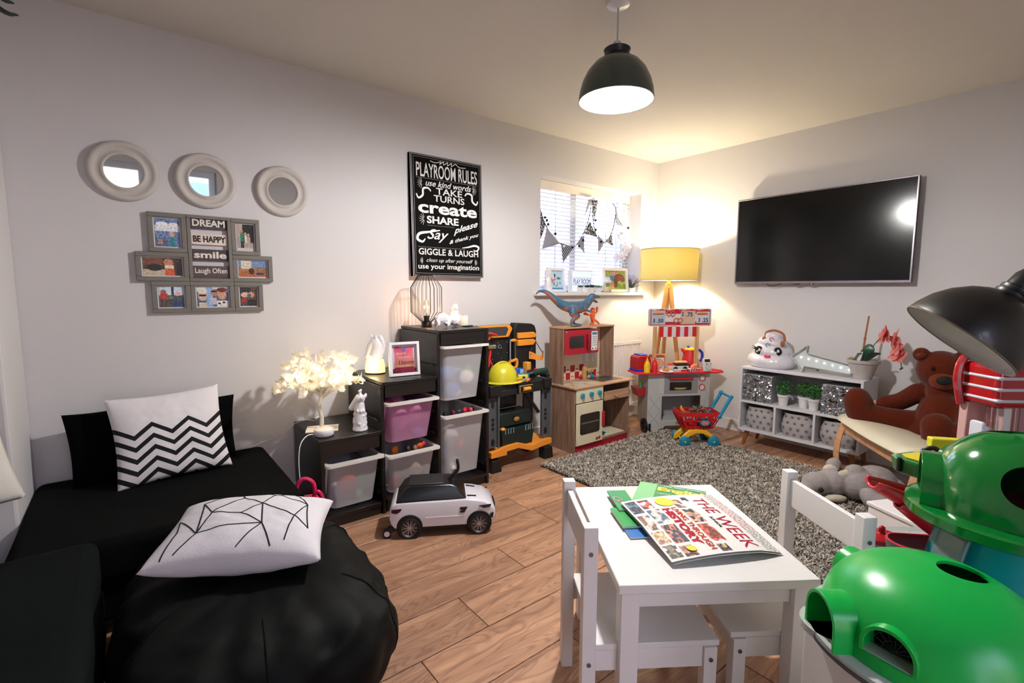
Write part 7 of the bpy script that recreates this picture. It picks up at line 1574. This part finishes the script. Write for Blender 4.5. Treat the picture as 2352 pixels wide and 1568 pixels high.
# ================================================================= NEAR RIGHT: PLASTIC TOYS, LAMP
RTV, FWV = Vector((.785, -.619, 0)), Vector((.619, .785, 0)); RZV = 51.7407-90
def V3(a, c, z_): v = RTV*a+FWV*c; return (v.x, v.y, z_)
def cut(o, cutters):
    cs = []
    for cb_ in cutters:
        me = bpy.data.meshes.new('c'); bmesh.ops.recalc_face_normals(cb_.bm, faces=cb_.bm.faces); cb_.bm.to_mesh(me); cb_.bm.free(); c = bpy.data.objects.new('c', me); COL.objects.link(c)
        c.parent = o.parent; md = o.modifiers.new('b', 'BOOLEAN'); md.object = c; md.operation = 'DIFFERENCE'; md.solver = 'EXACT'; cs.append(c)
    bpy.context.view_layer.update(); bake(o); o.data.set_sharp_from_angle(angle=rad(38))
    for c in cs: me = c.data; bpy.data.objects.remove(c); bpy.data.meshes.remove(me)
    return o
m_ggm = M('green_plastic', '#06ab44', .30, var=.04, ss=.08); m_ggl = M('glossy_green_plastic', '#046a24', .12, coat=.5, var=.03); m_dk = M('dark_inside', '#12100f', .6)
def shell(rx, ry, rz, t_, n=40, e=2.3):
    b = B()
    def f(u, v, k=1, d=0): 
        th, ph = u*2*pi, v*pi/2; return ((rx-d)*cos(ph)**(2/e)*cos(th), (ry-d)*cos(ph)**(2/e)*sin(th), (rz-d)*max(0, sin(ph))**(2/e) if True else 0)
    prof = [(cos(i*pi/2/14)**(2/e) if i < 14 else 0, sin(i*pi/2/14)**(2/e) if i else 0) for i in range(15)]
    pts = [(p, q*rz) for p, q in prof]; inn = [(p*(1-t_/rx), q*(rz-t_)) for p, q in prof][::-1]
    b.lathe([(p*rx, q) for p, q in pts]+[(p*rx, q) for p, q in inn], 56, close=False, sy=ry/rx)
    # close the bottom rim
    b.bm.verts.ensure_lookup_table(); o_ = b.bm.verts[0:56]; i_ = b.bm.verts[len(b.bm.verts)-56:]
    for k in range(56): b._f([o_[k], i_[k], i_[(k+1) % 56], o_[(k+1) % 56]])
    return b
# cabinet carrying the front toy
cab = thing('toy_cabinet', 'white painted cabinet under the matt green domed toy at the bottom right', 'cabinet', V3(.925, .85, 0), RZV)
b = B(); b.bb(-.275, .275, -.19, .16, 0, .521); b.o('body', m_wp, cab, bev=.004)
b = B(); b.bb(-.26, -.005, -.195, -.191, .04, .52); dd = b.o('door', m_wp, cab, bev=.001); b = B(); b.ell((-.03, -.205, .3), .012); b.o('knob', M('chrome'), dd)
b = B(); b.bb(.005, .26, -.195, -.191, .04, .52); dd = b.o('door', m_wp, cab, bev=.001); b = B(); b.ell((.03, -.205, .3), .012); b.o('knob', M('chrome'), dd)
g1 = thing('domed_toy_house', 'matt green plastic domed toy with arched window on grey base, bottom right corner', 'toy', V3(.80, .868, .522), RZV)
b = B(); b.lathe([(0, 0), (.196, 0), (.205, .004), (.205, .014), (0, .014)], 64, sx=1, sy=.98); b.lathe([(0, 0), (.06, 0), (.06, .014), (0, .014)], 32, T(-.15, .05, 0)); b.o('base_plate', M('base_light_grey', '#b7bdb8', .6, bump=.25, bs=260), g1, ang=30)
b = B(); b.lathe([(.198, -.001), (.2068, -.001), (.2068, .007), (.198, .007)], 64, sx=1, sy=.98, close=True); b.o('base_edge', M('edge_dark_grey', '#4c5052', .5), g1, ang=30)
o = shell(.178, .185, .150, .006).o('dome', m_ggm, g1, loc=(0, 0, .0145)); o.location = (0, 0, 0)
for v in o.data.vertices: v.co.z += .0145
c1 = B(); c1.cyl((.035, -.01, .05), (.045, -.01, .3), .034, seg=28)
for v in c1.bm.verts: v.co.x = .04+(v.co.x-.04)*1.2
# arched window cutter facing front left
wd_ = RZ(-150)
c2 = B(); c2.prism([(-.037, .03), (.037, .03)]+arc((0, .045), .037, 0, 180, 14), .10, .30, T(0, 0, .01) @ wd_ @ RY(90) @ RZ(90))
c3 = B(); c3.prism([(-.05, .012), (.05, .012)]+arc((0, .045), .05, 0, 180, 14), .12, .4, RZ(176) @ RY(90) @ RZ(90))
cut(o, [c1, c2, c3])
def arch_hood(par, M0, r0, w, z0, zc, x0, x1, mat, nm='tunnel'):
    """half-round tunnel: outline in yz, extruded along local x"""
    b = B(); outp = [(-w, z0)]+[(-w, zc)]+arc((0, zc), w, 180, 0, 16)+[(w, z0)]; t_ = .007
    inp = [(-w+t_, z0)]+[(-w+t_, zc)]+arc((0, zc), w-t_, 180, 0, 16)+[(w-t_, z0)]
    b.X = M0; n = len(outp); A0 = [b._v((x0, y_, z_)) for y_, z_ in outp]; A1 = [b._v((x1, y_, z_)) for y_, z_ in outp]; C0 = [b._v((x0, y_, z_)) for y_, z_ in inp]; C1 = [b._v((x1, y_, z_)) for y_, z_ in inp]
    for i in range(n-1): b._f([A0[i], A0[i+1], A1[i+1], A1[i]]); b._f([C1[i], C1[i+1], C0[i+1], C0[i]]); b._f([A1[i], A1[i+1], C1[i+1], C1[i]]); b._f([A0[i+1], A0[i], C0[i], C0[i+1]])
    return b.o(nm, mat, par, bev=.001)
arch_hood(g1, RZ(176), 0, .050, .014, .052, .135, .205, m_ggm)
arch_hood(g1, RZ(100), 0, .040, .014, .062, .12, .19, m_ggm)
arch_hood(g1, wd_, 0, .044, .040, .056, .138, .175, m_ggm, 'window_hood')
b = B(); b.X = wd_; b.box(.158, 0, .040, .03, .088, .004); b.o('window_ledge', M('ledge_grey', '#9aa49c', .5), g1, bev=.001)
b = B(); b.X = wd_ @ T(.145, 0, .055)
for k in range(9): a = rad(k*22.5); b.tube([(0, 0, -.01), (0, .05*cos(a), -.01+.05*sin(a))], .0007, 4)
for r in (.02, .035): b.tube([(0, r*cos(rad(k*15)), -.01+r*sin(rad(k*15))) for k in range(13)], .0006, 4)
b.o('window_grille', M('grille_grey', '#3a3c3e', .4), g1, kind='stuff')
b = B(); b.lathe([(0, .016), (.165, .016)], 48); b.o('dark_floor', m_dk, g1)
b = B(); b.ell((.155, -.11, .03), .035, .03, .03); b.o('bump', m_ggm, g1)
# play table
ptb = thing('play_table', 'grey plastic play table with moulded tiles behind the white chair at the right', 'toy table', V3(1.05, 1.0, 0), RZV)
m_pg3 = M('play_table_grey', '#a3a6a4', .5); b = B(); b.prism([(0, 0), (.55, 0), (.55, .48), (.10, .48), (.02, .40)], .435, .46); b.o('table_top', m_pg3, ptb, bev=.006)
for x, y_ in ((.05, .05), (.5, .05), (.5, .42), (.1, .38)): b = B(); b.cyl((x, y_, 0), (x, y_, .435), .02); b.o('leg', m_pg3, ptb)
tl = None
for i in range(7):
    for j in range(6):
        if tl is None: b = B(); b.box(0, 0, .001, .066, .066, .003); tl = b.o('tile', M('tile_light_grey', '#b2b5b2', .45), ptb, bev=.001); o = tl
        else: o = tl.copy(); COL.objects.link(o)
        x, y_ = .07+i*.069, .06+j*.069
        if i == 0 and j > 4: o.location = (.15, .2, .46)
        o.location = (x, y_, .46)
b = B(); b.ell((.125, .22, .466), .03, .02, .002); b.o('red_spot', M('spot_red', '#b02838', .4), ptb)
pt = thing('toy_pot', 'grey toy pot with red knobbed lid on the play table beside the white chair', 'toy pot', V3(1.062, 1.335, .462), RZV)
b = B(); b.lathe([(0, 0), (.034, 0), (.038, .02), (.038, .028), (0, .028)], 32); b.o('pot', M('pot_silver_grey', '#8a9492', .3, .3), pt, ang=50)
b = B(); b.lathe([(0, .028), (.041, .028), (.042, .040), (.036, .046), (.010, .049), (.0075, .052), (.0075, .066), (.004, .070), (0, .070)], 36, sx=1.15); b.o('lid', M('lid_crimson', '#a8121f', .3), pt, ang=40)
trg = thing('toy_trough', 'curved grey toy trough with red inside standing on the play table', 'toy trough', V3(1.125, 1.235, .466), RZV+8)
b = B(); 
def trough(b, L, w, h, z0, t_=.006):
    n = 28; 
    def f(u, v): 
        s_ = (u-.5)*2; ww = w*(1-abs(s_)**3*.55 if s_ < 0 else 1-.15*s_); a = (v-.5)*pi; return Vector((s_*L/2, ww*sin(a), z0+h*(1-cos(a)*1.0)*1.0+.012*s_*s_))
    return f
b = B(); b.bb(-.1, .11, -.035, .04, 0, .006); ol = rrect(-.125, -.045, .125, .05, .044, 8); n = len(ol)
A0 = [b._v((x*.9, y_*.85, .0)) for x, y_ in ol]; A1 = [b._v((x, y_, .055+.02*(x < -.05))) for x, y_ in ol]; A2 = [b._v((x*.95, y_*.86, .055+.02*(x < -.05))) for x, y_ in ol]
for i in range(n): j = (i+1) % n; b._f([A0[i], A0[j], A1[j], A1[i]]); b._f([A1[i], A1[j], A2[j], A2[i]])
b.o('trough_body', M('trough_grey', '#5c6664', .4), trg)
b = B(); A2 = [b._v((x*.95, y_*.86, .0555+.02*(x < -.05))) for x, y_ in ol]; A3 = [b._v((x*.80, y_*.6, .012)) for x, y_ in ol]
for i in range(n): j = (i+1) % n; b._f([A2[i], A2[j], A3[j], A3[i]])
b._f(A3); b.o('red_liner', M('liner_red', '#a01a2c', .35), trg)
b = B(); b.tube([(x*.975, y_*.93, .057+.02*(x < -.05)) for x, y_ in ol], .0035, 6, True); b.o('red_rim', M('rim_red_pink', '#c83a4c', .35), trg)
# teal tower with glossy dome
tw = thing('domed_toy_tower', 'teal toy tower with glossy green domed lid, red chute and green side tray', 'toy', V3(1.17, 1.09, .4645), RZV)
m_te = M('teal_plastic', '#07888c', .28, var=.05, ss=.05)
b = B(); b.lathe([(0, 0), (.155, 0), (.152, .06), (.138, .13), (.134, .19), (.14, .195), (0, .195)], 56); b.o('tub', m_te, tw, ang=50)
b = B(); b.lathe([(0, .196), (.192, .196), (.200, .202), (.198, .222), (.188, .228), (0, .228)], 64); b.o('lid_flange', m_ggl, tw, ang=50)
o = shell(.158, .158, .185, .006, e=2.2).o('lid_dome', m_ggl, tw)
for v in o.data.vertices: v.co.z += .2285
c1 = B(); c1.X = RZ(-128) @ RY(52); c1.cyl((0, 0, .0), (0, 0, .5), .045, seg=28); 
for v in c1.bm.verts: v.co.z += .22
c2 = B(); c2.cyl((.0, .03, .3), (.0, .03, .6), .038, seg=28)
c3 = B(); c3.prism([(-.078, .22), (.078, .22)]+arc((0, .25), .078, 0, 180, 14), .10, .4, RZ(142) @ RY(90) @ RZ(90))
cut(o, [c1, c2, c3])
arch_hood(tw, RZ(142), 0, .085, .228, .252, .04, .172, m_ggl)
arch_hood(tw, RZ(95), 0, .045, .228, .290, .09, .160, m_ggl)
b = B(); b.lathe([(0, .2295), (.15, .2295)], 48); b.o('red_floor', M('floor_dark_red', '#8c1c28', .4), tw)
b = B(); b.grid(lambda u, v: (-.155-.02*sin(v*pi)-.0*u, -.06+.07*u, .0+.19*v), 8, 14); g_ = b.o('grey_arch', M('arch_grey_plastic', '#66787a', .25), tw); md = g_.modifiers.new('s', 'SOLIDIFY'); md.thickness = .008
def boat(L, w, h):
    return lambda u, v: Vector(((u-.5)*L, w*(1-.75*max(0, .5-u)**1.5*2.2)*(sin((v-.5)*pi)), -h*cos((v-.5)*pi)*(.35+.65*sin(min(1, u*1.2)*pi/2))))
m_rr = M('chute_red', '#cc2432', .25, coat=.3)
for loc_, rot_, L in (((-.085, .17, .20), RZ(-8) @ RY(16), .22), ((-.045, .13, .145), RZ(-20) @ RY(22), .20)):
    b = B(); b.X = T(*loc_) @ rot_; b.grid(boat(L, .055, .055), 18, 14); c_ = b.o('red_chute', m_rr, tw); md = c_.modifiers.new('s', 'SOLIDIFY'); md.thickness = .006; md.offset = 1
st_ = [(-.035, -.05), (.035, -.06), (.06, -.02), (.12, -.02), (.12, .04), (.03, .06), (-.04, .04), (-.055, 0)]
b = B(); b.prism(st_, .0, .045, T(.03, .31, .200), taper=1.08); sdt = b.o('side_tray', m_ggl, tw, bev=.006)
b = B(); b.prism([(x*.78+.01, y_*.75) for x, y_ in st_], .046, .048, T(.03, .31, .200)); b.o('yellow_inside', M('tray_yellow', '#d8c41c', .35), sdt, smooth=False)
b = B(); b.tube(smooth_path([(.04, .30, .25), (.03, .29, .275), (.05, .28, .285), (.065, .275, .27), (.07, .27, .25)], 5), .007, 8); b.o('black_hook', m_bk, sdt); b = B(); b.cyl((-.03, .30, .21), (-.03, .30, .25), .006); b.o('black_pin', m_bk, sdt)
b = B(); b.box(.125, .33, .285, .08, .03, .03, RZ(-15)); b.cyl((.12, .33, .15), (.12, .33, .275), .01); b.o('yellow_block', M('block_yellow', '#d2cc2a', .4), tw, bev=.004)
# white toy box behind
wb_ = thing('toy_box', 'low white box on the rug partly hidden by the red chute', 'box', V3(1.585, 1.78, .012), RZV+12)
b = B(); b.bb(-.14, .16, -.14, .12, 0, .34); b.o('box', m_wp, wb_, bev=.003); b = B(); b.bb(-.145, .165, -.145, .125, .341, .356); b.o('lid', m_wp, wb_, bev=.003)
# pedestal + retro machine
pe = thing('storage_stool', 'narrow white stool under the red and white striped toy machine', 'stool', V3(1.69, 1.54, 0), RZV)
b = B(); b.bb(-.14, .16, -.09, .09, .66, .69); b.o('seat', m_wp, pe, bev=.004)
for x, y_ in ((-.11, -.07), (.13, -.07), (-.11, .07), (.13, .07)): b = B(); b.box(x, y_, .33, .03, .03, .66); b.o('leg', m_wp, pe, bev=.002)
rm = thing('toy_popcorn_machine', 'red and white striped retro toy machine with clear pink columns at right edge', 'toy machine', V3(1.655, 1.54, .691), RZV)
m_rg = M('machine_red', '#a80f1c', .18, coat=.5); m_st = M('machine_stripe', '#cfcdd4', .3)
b = B(); b.bb(-.165, .19, -.07, .07, .15, .285); b.o('red_head', m_rg, rm, bev=.016, seg=3)
for z_ in (.168, .203, .238): b = B(); b.bb(-.168, .193, -.073, .073, z_, z_+.011); b.o('white_band', m_st, rm, bev=.005)
b = B(); b.tube(smooth_path([(-.165, .05, .14), (-.183, .05, .22), (-.175, .05, .28), (-.14, .05, .305), (.0, .05, .308), (.15, .05, .305)], 6), .012, 8); b.o('red_carry_frame', m_rg, rm)
m_cp = M_glass('clear_pink_plastic', (1, .80, .80), .35)
for x in (-.145, -.085, -.02, .05, .12, .165): b = B(); b.cyl((x, -.045, .0), (x, -.045, .15), .014 if x > -.14 else .02, seg=14); b.o('clear_column', m_cp, rm)
b = B(); b.bb(-.16, .18, .03, .06, 0, .15); b.o('pink_back', M('pale_pink_back', '#c9a09c', .4), rm, bev=.003)
b = B(); b.bb(-.13, -.105, -.06, -.03, 0, .15); b.o('pale_column', M('pale_pillar', '#d6d0cc', .3), rm, bev=.004)
b = B(); b.prism(rrect(-.022, -.035, .022, .035, .010), 0, .012, T(-.195, -.04, .070) @ RY(90) @ RZ(90)).cyl((-.19, -.04, .070), (-.15, -.04, .070), .016); b.o('white_dial', M('dial_milky', '#d3d6e0', .3), rm, bev=.003)
b = B(); b.tube(smooth_path([(.17, -.08, .17), (.15, -.09, .12), (.10, -.10, .06), (.12, -.10, .02), (.18, -.1, .02)], 6), .014, 8); b.o('red_lever', m_rg, rm)
b = B(); b.bb(-.165, .19, -.07, .07, 0, .012); b.o('machine_base', m_rg, rm, bev=.004)
# reading lamp
rl = thing('reading_lamp', 'black floor reading lamp with big bowl shade leaning into the right edge', 'lamp', V3(1.95, 1.36, 0), RZV)
def L3(a, c, z_): return Vector((a-1.95, c-1.36, z_))
cR = L3(1.20, 1.305, 1.070); axd = Vector((.589, -.224, .776)).normalized(); q = axd.to_track_quat('Z', 'Y').to_matrix().to_4x4(); MM = T(*cR) @ q; MS = MM @ SC(.14/.17, .14/.17, .14/.17)
KL = .14/.17; pr2 = [(r*KL, z_*KL) for r, z_ in [(.170, 0), (.1705, .004), (.166, .03), (.152, .075), (.128, .115), (.095, .150), (.062, .172), (.040, .180)]]
b = B(); b.lathe(pr2, 64, MM); b.o('shade', M('satin_black', '#0d0d0d', .38, coat=.2), rl, ang=70)
b = B(); b.lathe([(r-.003, max(0, z_-.003)) for r, z_ in pr2]+[(0, .143)], 64, MM); b.o('shade_lining', M('brushed_silver_lining', '#d9d5d6', .42, .35), rl, ang=70)
b = B(); b.tube([tuple(MM @ Vector((.1395*cos(k*pi/32), .1395*sin(k*pi/32), 0))) for k in range(64)], .0024, 6, True); b.o('shade_lip', M('lip_copper', '#8c7a70', .3, .8), rl)
b = B(); b.lathe([(.040, .178), (.044, .184), (.044, .192), (.038, .196), (.042, .202), (.042, .21), (.036, .214), (.038, .25), (.030, .275), (0, .283)], 32, MS); b.o('collar', m_bk, rl, ang=40)
b = B(); b.lathe([(0, .06), (.02, .065), (.03, .085), (.026, .11), (.016, .13), (.014, .178), (0, .178)], 20, MS); b.o('bulb', M('frosted_bulb_off', '#d9d9dc', .3), rl)
tp = MS @ Vector((0, 0, .26)); b = B(); b.tube(smooth_path([tuple(tp), tuple(tp+Vector((.12, .02, .12))), (-.15, .0, 1.52), (-.02, 0, 1.42), (0, 0, 1.2)], 8), .011, 10); b.o('curved_arm', m_bk, rl)
b = B(); b.cyl((0, 0, .02), (0, 0, 1.22), .012); b.o('pole', m_bk, rl); b = B(); b.lathe([(0, 0), (.13, 0), (.13, .012), (.02, .022), (0, .022)], 40); b.o('base', m_bk, rl)
# palm behind the ottoman, leaf tips enter at the top left
pmx = thing('potted_palm', 'tall palm whose dark leaf tips show in the top left corner', 'plant', (-.80, .62, 0))
b = B(); b.lathe([(0, 0), (.13, 0), (.16, .28), (.15, .28), (.14, .26), (0, .26)], 32); b.o('pot', M('dark_pot', '#2a2a2c', .5), pmx, ang=40)
b = B(); b.tube(smooth_path([(0, 0, .26), (.02, 0, .8), (.04, .03, 1.4), (.05, .05, 1.85)], 6), [.03, ]*6+[.025]*6+[.02]*6+[.018], 10); b.o('stem', M('palm_bark', '#4a3a2a', .9), pmx)
tips = [(.677, .697, 1.700), (.672, .704, 1.722), (.3, -.5, 1.7), (-.4, .1, 1.7), (-.35, -.45, 1.8), (.1, .75, 1.55), (-.3, .5, 1.9), (.5, -.2, 1.6), (.15, -.7, 1.9)]
for x, y_, z_ in tips:
    mid = [(.42, .58, 1.92), (.620, .742, 1.745+(z_-1.70))] if (x > .59 and y_ > .5) else [((x)*.8, (y_)*.8, (z_+2.02)/2)]
    P = smooth_path([(.05, .05, 1.83), ((x+.05)*.45, (y_+.05)*.45, 2.08)]+mid+[(x, y_, z_)], 8); n = len(P)
    b = B(); b.tube(P, [.0006+.0065*sin(pi*min(1, (i+1)/(n+1))**1.2) for i in range(n)], 6, flat=(1, .2)); b.o('leaf', M('palm_leaf', '#0f2a1a', .45, var=.2), pmx)
